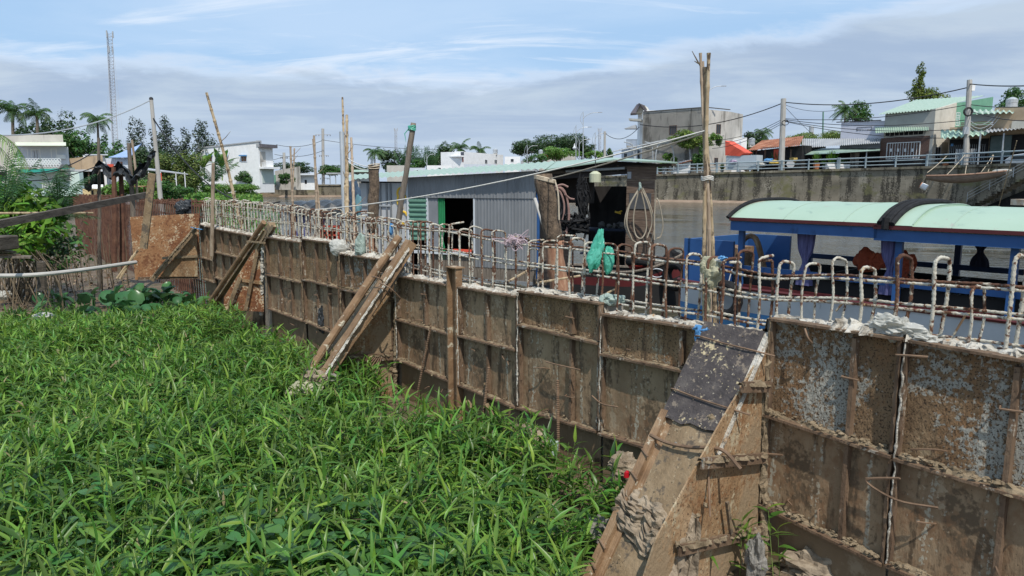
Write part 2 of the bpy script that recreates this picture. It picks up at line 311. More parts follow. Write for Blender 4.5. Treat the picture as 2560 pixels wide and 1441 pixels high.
m_bagg = mat('bag_green', [(.06, .42, .30), (.16, .58, .44)], 6, rough=.25, spec=.6, trans=.35, bump=.5, bscale=14)
m_bagw = mat('bag_white', [(.46, .45, .40), (.60, .59, .54)], 8, rough=.35, trans=.25, bump=.6, bscale=20)
m_baggy = mat('bag_sage', [(.28, .36, .32), (.42, .50, .44)], 8, rough=.35, trans=.2, bump=.5, bscale=18)
m_bagbl = mat('bag_blue', [(.06, .22, .48), (.16, .38, .62)], 8, rough=.35, trans=.15, bump=.5, bscale=18)
m_rag = mat('rag_khaki', [(.26, .25, .16), (.42, .40, .28)], 8, rough=.9, bump=.6, bscale=20)
m_ragb = mat('rag_brown', [(.13, .10, .07), (.26, .205, .145), (.38, .31, .225)], 10, rough=.9, bump=.8, bscale=24)
m_raggr = mat('rag_grey', [(.15, .14, .12), (.30, .28, .25)], 10, rough=.9, bump=.8, bscale=24)
m_rope = mat('rope_tan', [(.42, .34, .24), (.58, .50, .38)], 20, rough=.9)
m_ropew = mat('rope_white', [(.55, .53, .48), (.68, .66, .60)], 20, rough=.9)
m_hose = mat('hose_rust', [(.20, .11, .09), (.32, .20, .17)], 5, rough=.6)
m_yel = mat('yellow_paint', [(.65, .40, .03), (.75, .5, .06)], 3, rough=.5)
m_terra = mat('terracotta', [(.45, .16, .07), (.55, .22, .10)], 5, rough=.8)
m_tealnet = mat('net_teal', [(.01, .20, .15), (.02, .28, .21)], 6, rough=.7, trans=.2)
# foliage
def leafm(n, c1, c2, tr=.3, isl=.35, rough=.5): return mat(n, [c1, c2], 1.2, rough=rough, trans=tr, island=isl, spec=.35)
m_grass = leafm('leaf_grass', (.058, .138, .022), (.108, .205, .033), .28, .45, .36)
m_grassy = leafm('leaf_grass_young', (.125, .24, .032), (.19, .31, .045), .32, .35, .4)
m_grassd = leafm('leaf_grass_dry', (.20, .17, .08), (.30, .25, .13), .2, .3, .7)
m_stem = leafm('grass_stem', (.15, .24, .06), (.24, .32, .10), .0, .3)
m_heart = leafm('leaf_heart', (.045, .125, .03), (.075, .175, .045), .2, .3, .35)
m_hyac = leafm('leaf_hyacinth', (.035, .105, .035), (.06, .16, .05), .2, .3, .28)
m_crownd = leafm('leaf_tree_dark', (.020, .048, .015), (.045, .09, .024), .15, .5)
m_crown = leafm('leaf_tree', (.032, .085, .018), (.065, .15, .03), .2, .5)
m_crownl = leafm('leaf_tree_light', (.08, .17, .03), (.14, .26, .045), .25, .45)
m_crowng = leafm('leaf_casuarina', (.035, .055, .035), (.065, .09, .055), .1, .5)
m_palm = leafm('leaf_palm', (.035, .085, .025), (.08, .15, .04), .2, .4)
m_nipa = leafm('leaf_nipa', (.03, .085, .03), (.06, .14, .045), .2, .4)
m_croton = leafm('leaf_croton', (.055, .15, .018), (.15, .28, .03), .25, .5, .36)
m_trunk = mat('trunk_grey', [(.10, .08, .06), (.20, .17, .13)], 3, (2, 2, .6), .9, bump=.6, bscale=8)
m_stalk = mat('dry_stalk', [(.10, .075, .048), (.23, .175, .11)], 6, rough=.9)
# ---------------------------------------------------------------- ground and river
SHORE = [(-19, 29), (-24, 42), (-40, 80), (-40, 96), (-47, 120), (-68, 160), (-36, 166), (1.5, 135), (21.7, 118.5), (46.9, 100), (56.3, 88), (60, 73), (72, 30), (82, 0), (100, -60)]
LP = [(-19, 29)] + SHORE[1:]
def shore_dist(x, y):
    """distance beyond the far and left shore (positive on land)"""
    best = 1e9; 
    for (ax, ay), (bx, by) in zip(SHORE[:-1], SHORE[1:]):
        ex, ey = bx - ax, by - ay; t = clamp(((x - ax) * ex + (y - ay) * ey) / (ex * ex + ey * ey)); dx, dy = x - ax - ex * t, y - ay - ey * t
        best = min(best, math.hypot(dx, dy))
    inside = False; poly = SHORE + [(60, -80), (2, -20), (-2, 0)] ; 
    # water polygon: shore line closed along the site wall
    poly = SHORE + [wt(-60, -.3, 0).xy[:], wt(31, -.3, 0).xy[:]]
    j = len(poly) - 1
    for i in range(len(poly)):
        xi, yi = poly[i]; xj, yj = poly[j]
        if (yi > y) != (yj > y) and x < (xj - xi) * (y - yi) / (yj - yi) + xi: inside = not inside
        j = i
    return -best if inside else best, inside
def gz(x, y):
    p = Vector((x, y, 0)); wd = DD - p.dot(NW); t = p.dot(DW)
    d, water = shore_dist(x, y)
    if water: return -1.4
    if wd > -.6 and t < 45 and y < 48:      # building site and mud bank on this side of the wall
        r = math.hypot(x, y); z = .06 + .03 * mn.noise(Vector((x * 1.3, y * 1.3, 0)))
        z += .25 * clamp((y - 13) / 5) + .9 * clamp((y - 24) / 26) + .10 * clamp((wd - 3) / 6) * clamp((y - 9) / 6)
        if t > 29 : z *= 1
        return z
    top = float(np.interp(x, [-40, 1, 22, 47, 60], [2.6, 3.6, 4.2, 4.8, 4.95]))
    left = clamp((-30 - x) / 10) * clamp((150 - y) / 20)
    k = clamp((d - 1.2) / 6); k2 = clamp(d / 14)
    z = top * k * (1 - left) + left * (.1 + 1.0 * k2)
    return z
def ground():
    rs = np.concatenate([[.5], np.geomspace(1.2, 300, 150), [500, 1000, 2500, 5000]]); na = 260
    an = np.concatenate([np.linspace(-62, 62, 220), np.linspace(68, 292, 40)]) ; V = []; Fc = []; n = len(an)
    for r in rs:
        for a in an:
            x, y = r * math.sin(rad(a)), r * math.cos(rad(a)); V.append((x, y, gz(x, y)))
    for i in range(len(rs) - 1):
        for j in range(n):
            k = (j + 1) % n; Fc.append((i * n + j, (i + 1) * n + j, (i + 1) * n + k, i * n + k))
    V.append((0, 0, .05)); 
    o = npmesh('ground', V, Fc, [m_mudground]); o.data.polygons.foreach_set('use_smooth', [True] * len(o.data.polygons)); struct(o)
ground()
def water():
    m = bpy.data.materials.new('river_water'); m.use_nodes = True; t = m.node_tree; b = t.nodes['Principled BSDF']
    b.inputs['Base Color'].default_value = (.072, .066, .045, 1); b.inputs['Roughness'].default_value = .06; b.inputs['IOR'].default_value = 1.33
    co = N(t, 'ShaderNodeTexCoord').outputs['Object']
    def nz(sc, st, d, rot=0.):
        mp = N(t, 'ShaderNodeMapping'); mp.inputs['Scale'].default_value = st; mp.inputs['Rotation'].default_value = (0, 0, rot); t.links.new(co, mp.inputs[0])
        n = N(t, 'ShaderNodeTexNoise'); n.inputs['Scale'].default_value = sc; n.inputs['Detail'].default_value = d; t.links.new(mp.outputs[0], n.inputs[0]); n.inputs['Distortion'].default_value = .4; return n.outputs[0]
    h = math_n(t, 'ADD', nz(2.2, (.35, 1.7, 1), 4, .12), math_n(t, 'MULTIPLY', nz(9, (.5, 1.3, 1), 2, -.2), .3))
    h = math_n(t, 'MULTIPLY', h, sstep(t, nz(.12, (1, 1, 1), 3), .25, .65))
    bp = N(t, 'ShaderNodeBump'); bp.inputs['Strength'].default_value = .8; bp.inputs['Distance'].default_value = .22; t.links.new(h, bp.inputs['Height']); t.links.new(bp.outputs[0], b.inputs['Normal'])
    mb = MB(); poly = [Vector((x, y, 0)) for x, y in [(-26, 28), (-50, 60), (-80, 175), (-30, 175), (10, 150), (60, 120), (120, 80), (160, -60)]] + [wt(-60, -.15, 0), wt(34, -.15, 0)]
    mb.add(poly, [tuple(range(len(poly)))[::-1]]); o = mb.build('water', m); struct(o)
    o.data.flip_normals() if o.data.polygons[0].normal.z < 0 else None
water()

# ---------------------------------------------------------------- site wall: steel forms round fresh concrete
def lumps(mb, a, b, w, h, seg=.03, out=None, wob=.5):
    """irregular ridge of dried mud or cement lying along a line"""
    a = Vector(a); b = Vector(b); L = (b - a).length; n = max(4, int(L / seg)); e = (b - a).normalized(); x = (out or -NW).normalized(); z = Vector((0, 0, 1)); sd = random.uniform(0, 99); prof = 7
    vs = []
    for i in range(n + 1):
        p = a.lerp(b, i / n); k = .55 + wob * (mn.noise(Vector((i * seg * 7, sd, 0))) + .6 * mn.noise(Vector((i * seg * 23, sd, 3)))) + .25 * mn.noise(Vector((i * seg * 60, sd, 3)))
        k = max(k, .12)
        for j in range(prof):
            u = j / (prof - 1); q = .85 + .5 * mn.noise(Vector((i * seg * 40, j * 1.7, sd)))
            vs.append(p + x * (u - .15) * w * (.6 + .5 * k) * q + z * (math.sin(u * math.pi) ** .7 * h * k * q - (.012 if j in (0, prof - 1) else 0)))
    mb.add(vs, [(i * prof + j, (i + 1) * prof + j, (i + 1) * prof + j + 1, i * prof + j + 1) for i in range(n) for j in range(prof - 1)])
ZB = -.25
PANELS = [  # px of left, right edge; top y; seam 1 y; seam 2 y at those two edges; ribs; material; label
 ((2262, 2900), (848, 960), (1153, 1370), (1430, 1700), (.5,), m_formc, 'rusty steel form panel with grey cement splashes, nearest to the viewer'),
 ((1926, 2255), (796, 846), (1040, 1148), (1270, 1430), (.33,), m_formc, 'steel form panel with a big grey cement splash right of the nearest raking brace'),
 ((1505, 1900), (785, 842), (886, 968), (1086, 1205), (.45,), m_form, 'pitted brown form panel just left of the nearest raking brace'),
 ((1296, 1500), (727, 758), (812, 860), (1020, 1082), (.33,), m_form, 'form panel with a high seam and small cement drips under the green plastic bag'),
 ((1146, 1291), (717, 741), (839, 876), (962, 1020), (.5,), m_formm, 'muddy form panel right beside the protruding steel channel post'),
 ((990, 1122), (689, 713), (798, 836), (897, 952), (.45,), m_formm, 'muddy form panel between the double beam brace and the steel channel post'),
 ((850, 975), (634, 652), (722, 752), (822, 872), (.25, .52, .8), m_formc, 'grey brown form panel left of the double beam brace with a white bag over it'),
 ((753, 842), (597, 609), (698, 719), (800, 838), (.3, .62), m_form, 'red brown ribbed form panel with its top a step above the next'),
 ((662, 749), (592, 606), (686, 706), (768, 800), (.3, .62), m_form, 'ribbed brown form panel right beside the second raking brace'),
 ((530, 640), (571, 592), (629, 655), (692, 726), (.2, .4, .6, .8), m_form, 'narrow ribbed form panel left of the second raking brace'),
 ((499, 526), (561, 568), (643, 650), (695, 704), (.5,), m_formm, 'narrow steel form panel at the far end beside the orange rust plate')]
TOPS = []
RZ = Matrix((DW, NW, Vector((0, 0, 1)))).transposed()
for (xl, xr), (tl, tr), (al, ar), (bl, br), ribs, fm, lab in PANELS:
    t1, zt1 = tz(xl, tl, .05); t0, zt0 = tz(xr, tr, .05); za1 = tz(xl, al, .06)[1]; za0 = tz(xr, ar, .06)[1]; zb1 = tz(xl, bl, .06)[1]; zb0 = tz(xr, br, .06)[1]
    if xr > 2560: zt0, za0, zb0 = zt1 - .02, za1 - .03, zb1 - .02
    TOPS.append((t0, t1, zt0, zt1)); th = thing('form_panel', lab, 'form panel', wt((t0 + t1) / 2, 0, ZB), 'steel form panels along the site wall')
    L = t1 - t0; lerp = lambda a, b, u: a + (b - a) * u
    mb = MB(); sd = random.uniform(0, 50); H = zt1 - ZB
    nu, nv = max(8, int(L / .035)), 60
    def fn(u, v):
        t = lerp(t0, t1, u); zt = lerp(zt0, zt1, u); z = lerp(ZB, zt, v)
        d = .010 * mn.noise(Vector((t * 4, z * 3, sd))) + .005 * mn.noise(Vector((t * 18, z * 15, sd)))
        return wt(t, d, z)
    for (lo0, lo1, hi0, hi1, mm) in ((za0, za1, zt0, zt1, fm), (zb0, zb1, za0, za1, m_formm), (ZB, ZB, zb0, zb1, m_formlow)):
        def fb_(u, v):
            t = lerp(t0, t1, u); z = lerp(lerp(lo0, lo1, u), lerp(hi0, hi1, u), v); d = .010 * mn.noise(Vector((t * 4, z * 3, sd))) + .005 * mn.noise(Vector((t * 18, z * 15, sd)))
            return wt(t, d, z)
        mb = MB(); mb.grid(fb_, nu, 22); mb.build('face_sheet', mm, th, smooth=True)
    for k, u in enumerate((0, 1)):       # edge flanges
        for q in range(2):
            za, zc = ((lerp(zb0, zb1, u), lerp(za0, za1, u) - .02), (lerp(za0, za1, u) + .02, lerp(zt0, zt1, u) - .02))[q]
            mb = MB(); t = lerp(t0, t1, u) + (.012 if u == 0 else -.012)
            def fl(a, b, t=t, za=za, zc=zc, k=k, q=q):
                z = lerp(za, zc, a); w = .052 + .012 * mn.noise(Vector((z * 12, k, sd))); x = (0, w, w, 0)[round(b * 3)]; y = (-.010, -.010, .010, .010)[round(b * 3)]
                return wt(t + y + .004 * mn.noise(Vector((z * 9, sd, 1))), x, z)
            mb.grid(fl, 40, 3); mb.build('edge_flange', m_rib, th)
    for u in ribs:
        t = lerp(t0, t1, u); w = .020 if len(ribs) > 1 else .020
        for za, zc in ((lerp(za0, za1, u) + .02, lerp(zt0, zt1, u) - .05), (lerp(zb0, zb1, u), lerp(za0, za1, u) - .02)):
            mb = MB(); mb.prism([wt(t - w, -.004, za), wt(t + w, -.004, za), wt(t + w * .7, .045, za), wt(t - w * .7, .045, za)], (0, 0, zc - za)); mb.build('rib', m_rib, th)
            if random.random() < .5:
                mb = MB(); z = random.uniform(za, zc); mb.tube([wt(t - .05, .052, z), wt(t + .06, .054, z + random.uniform(-.01, .01)), wt(t + .065, .02, z)], .007, 6); mb.build('tie_bolt', m_wire, th)
    for zz0, zz1, nm in ((za0, za1, 'seam_flange'), (zb0, zb1, 'seam_flange')):   # horizontal stiffening flanges carrying mud
        mb = MB(); mb.prism([wt(t0, 0, zz0 - .012), wt(t0, .085, zz0 - .012), wt(t0, .085, zz0 + .006), wt(t0, 0, zz0 + .006)], wt(t1, 0, zz1) - wt(t0, 0, zz0)); mb.build(nm, m_rib, th)
        mb = MB(); big = fm is m_formc
        lumps(mb, wt(t0 + .02, .0, zz0), wt(t1 - .02, .0, zz1), .095, .05 if big else .026, wob=.8)
        for i in range(int(L * (60 if big else 16))):
            t = random.uniform(t0 + .03, t1 - .03); z = lerp(zz0, zz1, (t - t0) / L); r = random.uniform(.006, .017 if big else .012)
            mb.ball(wt(t, random.uniform(.01, .085), z + .03 + r * .5), r, 6, 4, .5, (1.2, .9, .7))
        mb.build('mud_crust', m_mud, th)
    # top lip
    mb = MB(); mb.prism([wt(t0, -.01, zt0 - .014), wt(t0, .075, zt0 - .014), wt(t0, .075, zt0 + .003), wt(t0, -.01, zt0 + .003)], wt(t1, 0, zt1) - wt(t0, 0, zt0)); mb.build('top_flange', m_rib, th)
    mb = MB(); lumps(mb, wt(t0, -.10, zt0 + .004), wt(t1, -.10, zt1 + .004), .195, .05, .02, wob=.9); mb.build('cement_crust', m_crust, th)
    # wire stubs, drips, splashes
    for i in range(int(L * 3) + 1):
        mb = MB(); t = random.uniform(t0 + .08, t1 - .08); z = random.uniform(ZB + .6, zt1 - .15); a = random.uniform(-1, 1); l = random.uniform(.05, .22)
        mb.tube(crv([wt(t, 0, z), wt(t + a * l * .3, .05, z + .01), wt(t + a * l, .075, z - random.uniform(-.03, .06))], 4), .0055, 5); mb.build('tie_wire', m_wire, th)
    # cement run down a panel edge
    mb = MB(); u = 1; pts = []; z = zt1 - .02
    while z > max(zb1, .3): pts.append(wt(t1 - .01 + .012 * mn.noise(Vector((z * 14, sd, 0))), .074, z)); z -= .03
    mb.tube(pts, [.004 + .011 * abs(mn.noise(Vector((i * .8, sd, 2)))) for i in range(len(pts))], 6, rough=.25); mb.build('cement_run', m_crust if random.random() < .3 else m_mud, th)
# the concrete poured between the forms
th = thing('concrete_wall', 'unfinished concrete wall with a crusted white top behind the steel forms', 'concrete wall', wt(8, -.14, ZB))
TOPS.sort(); runs = []
for i, (t0, t1, z0, z1) in enumerate(TOPS):
    e = TOPS[i + 1][0] if i + 1 < len(TOPS) else t1
    runs.append((t0 - .004 if i else t0 - 2.5, e, z0 - .035, z1 - .035))
def wtop(t):
    for a, b, z0, z1 in runs:
        if a <= t <= b: return z0 + (z1 - z0) * clamp((t - a) / (b - a))
    return runs[-1][3] if t > runs[-1][1] else runs[0][2]
mb = MB()
for a, b, z0, z1 in runs: mb.prism([wt(a, -.045, ZB), wt(a, -.26, ZB), wt(a, -.26, z0), wt(a, -.045, z0)], wt(b, 0, z1) - wt(a, 0, z0))
mb.build('wall_core', m_conc, th)
mb = MB(); t0 = runs[0][0]; t1 = runs[-1][1]
mb.grid(lambda u, v: wt(t0 + (t1 - t0) * u, -.02 - .24 * v, wtop(t0 + (t1 - t0) * u) + .016 + .022 * mn.noise(Vector((u * 330, v * 3, 1))) + .014 * mn.noise(Vector((u * 900, v * 8, 1)))), 700, 8)
mb.build('crusted_top', m_crust, th, smooth=True)
mb = MB(); 
for i in range(260):
    t = random.uniform(1, t1); mb.ball(wt(t, random.uniform(-.24, -.02), wtop(t) + .03), random.uniform(.008, .03), 6, 4, .5, (1.3, 1, .6))
mb.build('spilled_cement', m_crust, th)
# steel channel post between two panels
th = thing('channel_post', 'rusty steel channel post standing above the wall beside a muddy form panel', 'steel post', Wp(1134, 1180, .06))
ta, za = tz(1146, 672, .05); tb = tz(1122, 680, .05)[0]; mb = MB()
mb.prism([wt(ta, .0, ZB), wt(ta, .085, ZB), wt(ta + .02, .085, ZB), wt(ta + .02, .02, ZB), wt(tb - .02, .02, ZB), wt(tb - .02, .085, ZB), wt(tb, .085, ZB), wt(tb, 0, ZB)], (0, 0, za - ZB)); mb.build('channel', m_beam, th)
mb = MB(); mb.box(wt((ta + tb) / 2, .03, za + .006), (abs(tb - ta) * 1.15, .13, .012), RZ); mb.build('cap_plate', m_beam, th)
# long deformed bars leaning against the wall foot
for (x0, y0, x1, y1, r, n, lab) in ((1077, 815, 1041, 995, .012, 1, 'ribbed steel bar hanging from the seam of a muddy panel'), (1222, 918, 1206, 1062, .014, 1, 'ribbed steel bar leaning at the wall foot left of the slotted basket'), (1394, 950, 1396, 1132, .014, 1, 'ribbed steel bar standing at the wall foot above a grey plastic scrap')):
    a, b = Wp(x0, y0, .11), Wp(x1, y1, .17); n = 70; mb = MB(); mb.tube([a.lerp(b, i / n) for i in range(n + 1)], [r * (1.18 if i % 2 else .88) for i in range(n + 1)], 7)
    tag(mb.build('steel_bar', m_wire, loc=b), lab, 'steel bar')
for pts, lab in ((((1365, 905), (1392, 912), (1450, 925)), 'short bent wire sticking out above the standing ribbed bar'), (((1480, 990), (1505, 1010), (1545, 1018)), 'V bent wire across the joint left of the near brace'), (((2165, 1197), (2250, 1196), (2165, 1201), (2240, 1250), (2345, 1270)), 'long bent wire across the rib of the cement splashed panel'), (((1855, 1132), (1900, 1134), (1957, 1138)), 'straight wire stub beside the corner of the near brace plate'), (((2012, 822), (2020, 845), (2030, 858)), 'rusty nail hook hanging under the lip of the splashed panel'), (((2240, 888), (2280, 890), (2320, 893)), 'rusty bolt across the rib top of the splashed panel')):
    mb = MB(); mb.tube(crv([Wp(x, y, .08 + .02 * i % .04) for i, (x, y) in enumerate(pts)], 5), .0075, 6); tag(mb.build('bent_wire', m_wire, loc=Wp(*pts[0], .08)), lab, 'wire')

# ---------------------------------------------------------------- reinforcing cage on the wall
def rbar(mb, pts, r, seg=.016, wob=.006):
    P0 = crv(pts, 6); L = [0]
    for a, b in zip(P0, P0[1:]): L.append(L[-1] + (b - a).length)
    n = max(6, int(L[-1] / seg)); out = []; j = 0
    for i in range(n + 1):
        s = L[-1] * i / n
        while j < len(P0) - 2 and L[j + 1] < s: j += 1
        q = P0[j].lerp(P0[j + 1], (s - L[j]) / max(1e-6, L[j + 1] - L[j])); out.append(q)
    sd = random.uniform(0, 99)
    rs = [r * ((1.13 if i % 2 else .86) + .35 * max(0, mn.noise(Vector((i * .15, sd, 0))))) for i in range(n + 1)]
    out = [p + Vector((mn.noise(Vector((i * .05, sd, 5))), 0, mn.noise(Vector((i * .05, sd, 8))))) * wob for i, p in enumerate(out)]
    mb.tube(out, rs, 7)
TE = tz(498, 560)[0]
th = thing('rebar_cage', 'cage of cement crusted and rusty reinforcing bars standing out of the wall top', 'rebar cage', wt(8, -.14, 1.7))
ft = [(2675, 640), (2538, 640), (2431, 718), (2340, 645), (2245, 640), (2154, 668), (2082, 645), (2014, 660), (1949, 655), (1899, 645), (1847, 628), (1809, 650), (1771, 645), (1717, 636), (1672, 622), (1630, 612), (1588, 607), (1545, 612)]
TOPL = [(1700, 636), (1545, 612), (1500, 603), (1400, 592), (1300, 592), (1140, 566), (1000, 548), (900, 535), (850, 530), (725, 516), (600, 503), (500, 497)]
TOPT = [tz(x, y, -.05) for x, y in TOPL]
def ctop(t): return float(np.interp(t, [a for a, b in TOPT], [b for a, b in TOPT])) if t > TOPT[0][0] else wtop(t) + .47
T = [(tz(x, y, -.05)) for x, y in ft]; t = T[-1][0] + .19; t_list = list(T)
while t < TE - .05:
    zt = ctop(t) + random.uniform(-.05, .025); t_list.append((t, zt)); t += random.uniform(.165, .215) if t < 8 else random.uniform(.125, .17)
cnt = 0; RM = MB(); t_list.sort()
for i, (t, z) in enumerate(t_list):
    zb = wtop(t) - .05; mb = MB(); rust = 2.55 < t < 3.7 and random.random() < .8
    z = min(z, wtop(t) + .72)
    style = random.random(); ln = random.uniform(-.02, .02); r = random.uniform(.0085, .0118)
    a = [wt(t, -.05, zb), wt(t + ln, -.05, (zb + z) / 2), wt(t, -.05, z - .05)]
    if style < .74:    # full hairpin over to the back row
        w = -.22; zz = z - random.uniform(0, .02); pts = a + [wt(t - .004, -.065, z - .012), wt(t - .01, -.10, z), wt(t - .02, -.165, zz), wt(t - .02, -.205, zz - .015), wt(t - .02, -.22, zz - .06), wt(t - .015 + ln, -.22, (zb + z) / 2), wt(t, -.22, zb)]
        rbar(mb, pts, r)
    else:
        h = random.uniform(.08, .17); pts = a + [wt(t - .004, -.062, z - .010), wt(t - .02, -.10, z + .004), wt(t - .05 * random.random(), -.10 - h, z + random.uniform(-.01, .03))]
        rbar(mb, pts, r)
        m2 = MB(); z2 = z - random.uniform(.02, .10); t2 = t + random.uniform(-.05, .05)
        rbar(m2, [wt(t2, -.22, zb), wt(t2 + ln, -.22, (zb + z2) / 2), wt(t2, -.22, z2 - .04), wt(t2, -.205, z2 - .008), wt(t2, -.17, z2), wt(t2 + .02, -.10, z2 + .004)], r)
        if cnt < 98: m2.build('upright_bar', m_rebar if random.random() < .6 else m_rebard, th, smooth=True); cnt += 1
        else: RM.add(m2.v, m2.f)
    if cnt >= 99: RM.add(mb.v, mb.f)
    if cnt < 99: mb.build('upright_bar', m_rebard if rust or random.random() < .12 else m_rebar, th, smooth=True); cnt += 1
if RM.n: RM.build('upright_bar_mass', m_rebar, th)['kind'] = 'stuff'
for off in (-.072, -.20):
    for lev in (.11, .50, .84):
        if True:
            t0, t1 = .2, TE - .1; pts = []; t = t0; sd = random.uniform(0, 50)
            lv = (0.012 if off < -.1 else 0)
            zs = lambda t: 1.70 + (sum(wtop(t + d) for d in (-1.2, -.8, -.4, 0, .4, .8, 1.2)) / 7 - 1.70) * .9
            while t < t1: pts.append(wt(t, off + .008 * mn.noise(Vector((t, sd, 0))), zs(t) + lv + lev * (sum(ctop(t + d) - wtop(t + d) for d in (-.6, -.2, .2, .6)) / 4) + .012 * mn.noise(Vector((t * 1.7, sd, 3))))); t += .5
            mb = MB(); rbar(mb, pts, .0095, .02); mb.build('long_bar', m_rebard if lev > .8 and off < -.1 else m_rebar, th, smooth=True)
# the bare cage beyond the forms, still to be cast
th = thing('rebar_curtain', 'tall curtain of thin dark rusty reinforcing bars beyond the orange plate', 'rebar cage', wt(22, -.1, .3))
n = 0; t = TE + .1
TZ0 = tz(500, 500)[1]; ups = []
while t < 31.5:
    ups.append(t); t += .17
for k, t in enumerate(ups):
    zt = 2.38 + .06 * random.uniform(-1, 1) + .0 * t; rr = .011 + .004 * random.random()
    for off in (-.05, -.3):
        if n < 100 or True:
            mb = MB(); bow = .05 * mn.noise(Vector((t * .7, off, 0))); lean = -.25 * clamp((t - 24) / 8)
            mb.tube(crv([wt(t + lean, off, -.1), wt(t + bow + lean * .6, off, 1.2), wt(t, off, zt - .05), wt(t, off - .04 if off > -.1 else off + .04, zt), wt(t + random.uniform(-.03, .03), off - .14 if off > -.1 else off + .14, zt + .01)], 4), rr, 5)
            ups[k] = (t, zt)
            if n < 92: mb.build('upright_bar', m_cage, th); n += 1
            else:
                try: rest.v; 
                except NameError: rest = MB()
                rest.add(mb.v, mb.f)
o = rest.build('upright_bar_mass', m_cage, th); o['kind'] = 'stuff'
for z in (.7, 1.2, 1.7, 2.1, 2.33):
    for off in (-.075, -.275):
        if z < 2 and off < -.1: continue
        mb = MB(); mb.tube([wt(t, off, z + .04 * mn.noise(Vector((t * .6, z, off)))) for t in np.arange(TE + .1, 31.6, .6)], .012, 5); mb.build('long_bar', m_cage, th)

# ---------------------------------------------------------------- braces with their side plates
def plate(th, t, pts, m, thick=.012, name='side_plate', off=0.):
    """flat plate standing square to the wall at t, outline given by photo points"""
    f = Face(wt(t, 0, 0), wt(t, 2, 0)); q = []
    for x, y in pts: u, z = f.hit(x, y); q.append(wt(t, u, z))
    mb = MB(); mb.prism(q, DW * thick); return mb.build(name, m, th), f
def pbar(th, f, pts, w, h, m, name, lift=.0):
    for (a, b) in zip(pts, pts[1:]):
        ua, za = f.hit(*a); ub, zb = f.hit(*b); mb = MB(); mb.bar(f.pt(ua, za, lift), f.pt(ub, zb, lift), w, h, f.o); mb.build(name, m, th)
# far end: the big orange plate
te = tz(498, 560)[0] + .02
th = thing('end_plate', 'large orange rusted steel plate closing the far end of the wall', 'steel plate', wt(te, .6, 0))
plate(th, te, [(325, 543), (498, 534), (497, 692), (338, 700)], m_rustplate)
f = Face(wt(te - .02, 0, 0), wt(te - .02, 2, 0))
pbar(th, f, [(345, 696), (497, 694)], .05, .05, m_rib, 'bottom_rail', .02)
th = thing('raking_strut', 'thin angle strut with mud leaning across the orange rusted plate', 'brace', f.pt(1.0, .2, .1))
_, _f = plate(th, te - .09, [(492, 575), (494, 692), (400, 692)], m_plate, name='side_plate')
pbar(th, Face(wt(te - .12, 0, 0), wt(te - .12, 2, 0)), [(405, 646), (494, 641)], .05, .02, m_mud, 'seam_flange')
fb = Face(wt(te - .2, 0, 0), wt(te - .2, 2, 0)); pbar(th, fb, [(489, 572), (378, 702)], .09, .05, m_plank, 'strut_beam')
ua, za = fb.hit(489, 570); ub, zb = fb.hit(380, 696); mb = MB(); lumps(mb, fb.pt(ub, zb + .03), fb.pt(ua, za + .03), .07, .05, out=DW * -1); mb.build('mud_crust', m_mud, th)
mb = MB(); mb.grid(lambda u, v: fb.pt(ua + .12 - .22 * u, za + .02 - .06 * u + .03 * mn.noise(Vector((u * 5, v * 5, 0))), .05 + .16 * v), 8, 8); tag(mb.build('plastic_sheet', m_bagbl, loc=fb.pt(ua, za)), 'light blue plastic scrap caught on top of the thin angle strut', 'plastic scrap')
# second brace
def beam_pair(th, feet, tops, r, z_foot, off_top, m, shape='box'):
    for (fx, fy), (tx_, ty) in zip(feet, tops):
        a = G(fx, fy, z_foot); b = Wp(tx_, ty, off_top); mb = MB(); d = (b - a).normalized(); a2 = a - d * .6
        if shape == 'round': mb.tube([a2.lerp(b, i / 12) for i in range(13)], r, 10, rough=.05)
        else: mb.bar(a2, b, r * 2, r * 1.7, Vector((0, 0, 1)))
        mb.build('strut_beam', m, th, bevel=0)
t2 = tz(660, 700)[0]
th = thing('raking_brace', 'muddy double timber brace before a small orange plate, second from the far end', 'brace', wt(t2, .9, .3))
plate(th, t2, [(657, 600), (660, 780), (560, 775), (560, 745), (640, 618)], m_rustplate)
f2 = Face(wt(t2 - .03, 0, 0), wt(t2 - .03, 2, 0))
pbar(th, f2, [(598, 700), (655, 708)], .06, .03, m_plate, 'seam_flange'); pbar(th, f2, [(642, 622), (612, 776)], .05, .03, m_plank, 'batten', .03); pbar(th, f2, [(598, 693), (570, 765)], .06, .03, m_plank, 'batten', .04)
beam_pair(th, [(516, 768)], [(660, 556)], .045, .42, .0, m_beam, 'round'); beam_pair(th, [(552, 774)], [(681, 562)], .060, .42, .0, m_plank)
a, b = G(534, 772, .44), Wp(668, 575, .03); mb = MB(); mb.bar(a - (b - a) * .15, b, .16, .02); mb.build('web_plate', m_plank, th)
a, b = G(560, 770, .4), Wp(678, 566, .06); mb = MB(); lumps(mb, a, b, .12, .05, out=DW * -1); mb.build('cement_crust', m_mud, th)
mb = MB(); mb.bar(Wp(618, 604, .2), Wp(662, 608, .1), .03, .03); mb.build('cross_tie', m_plank, th)
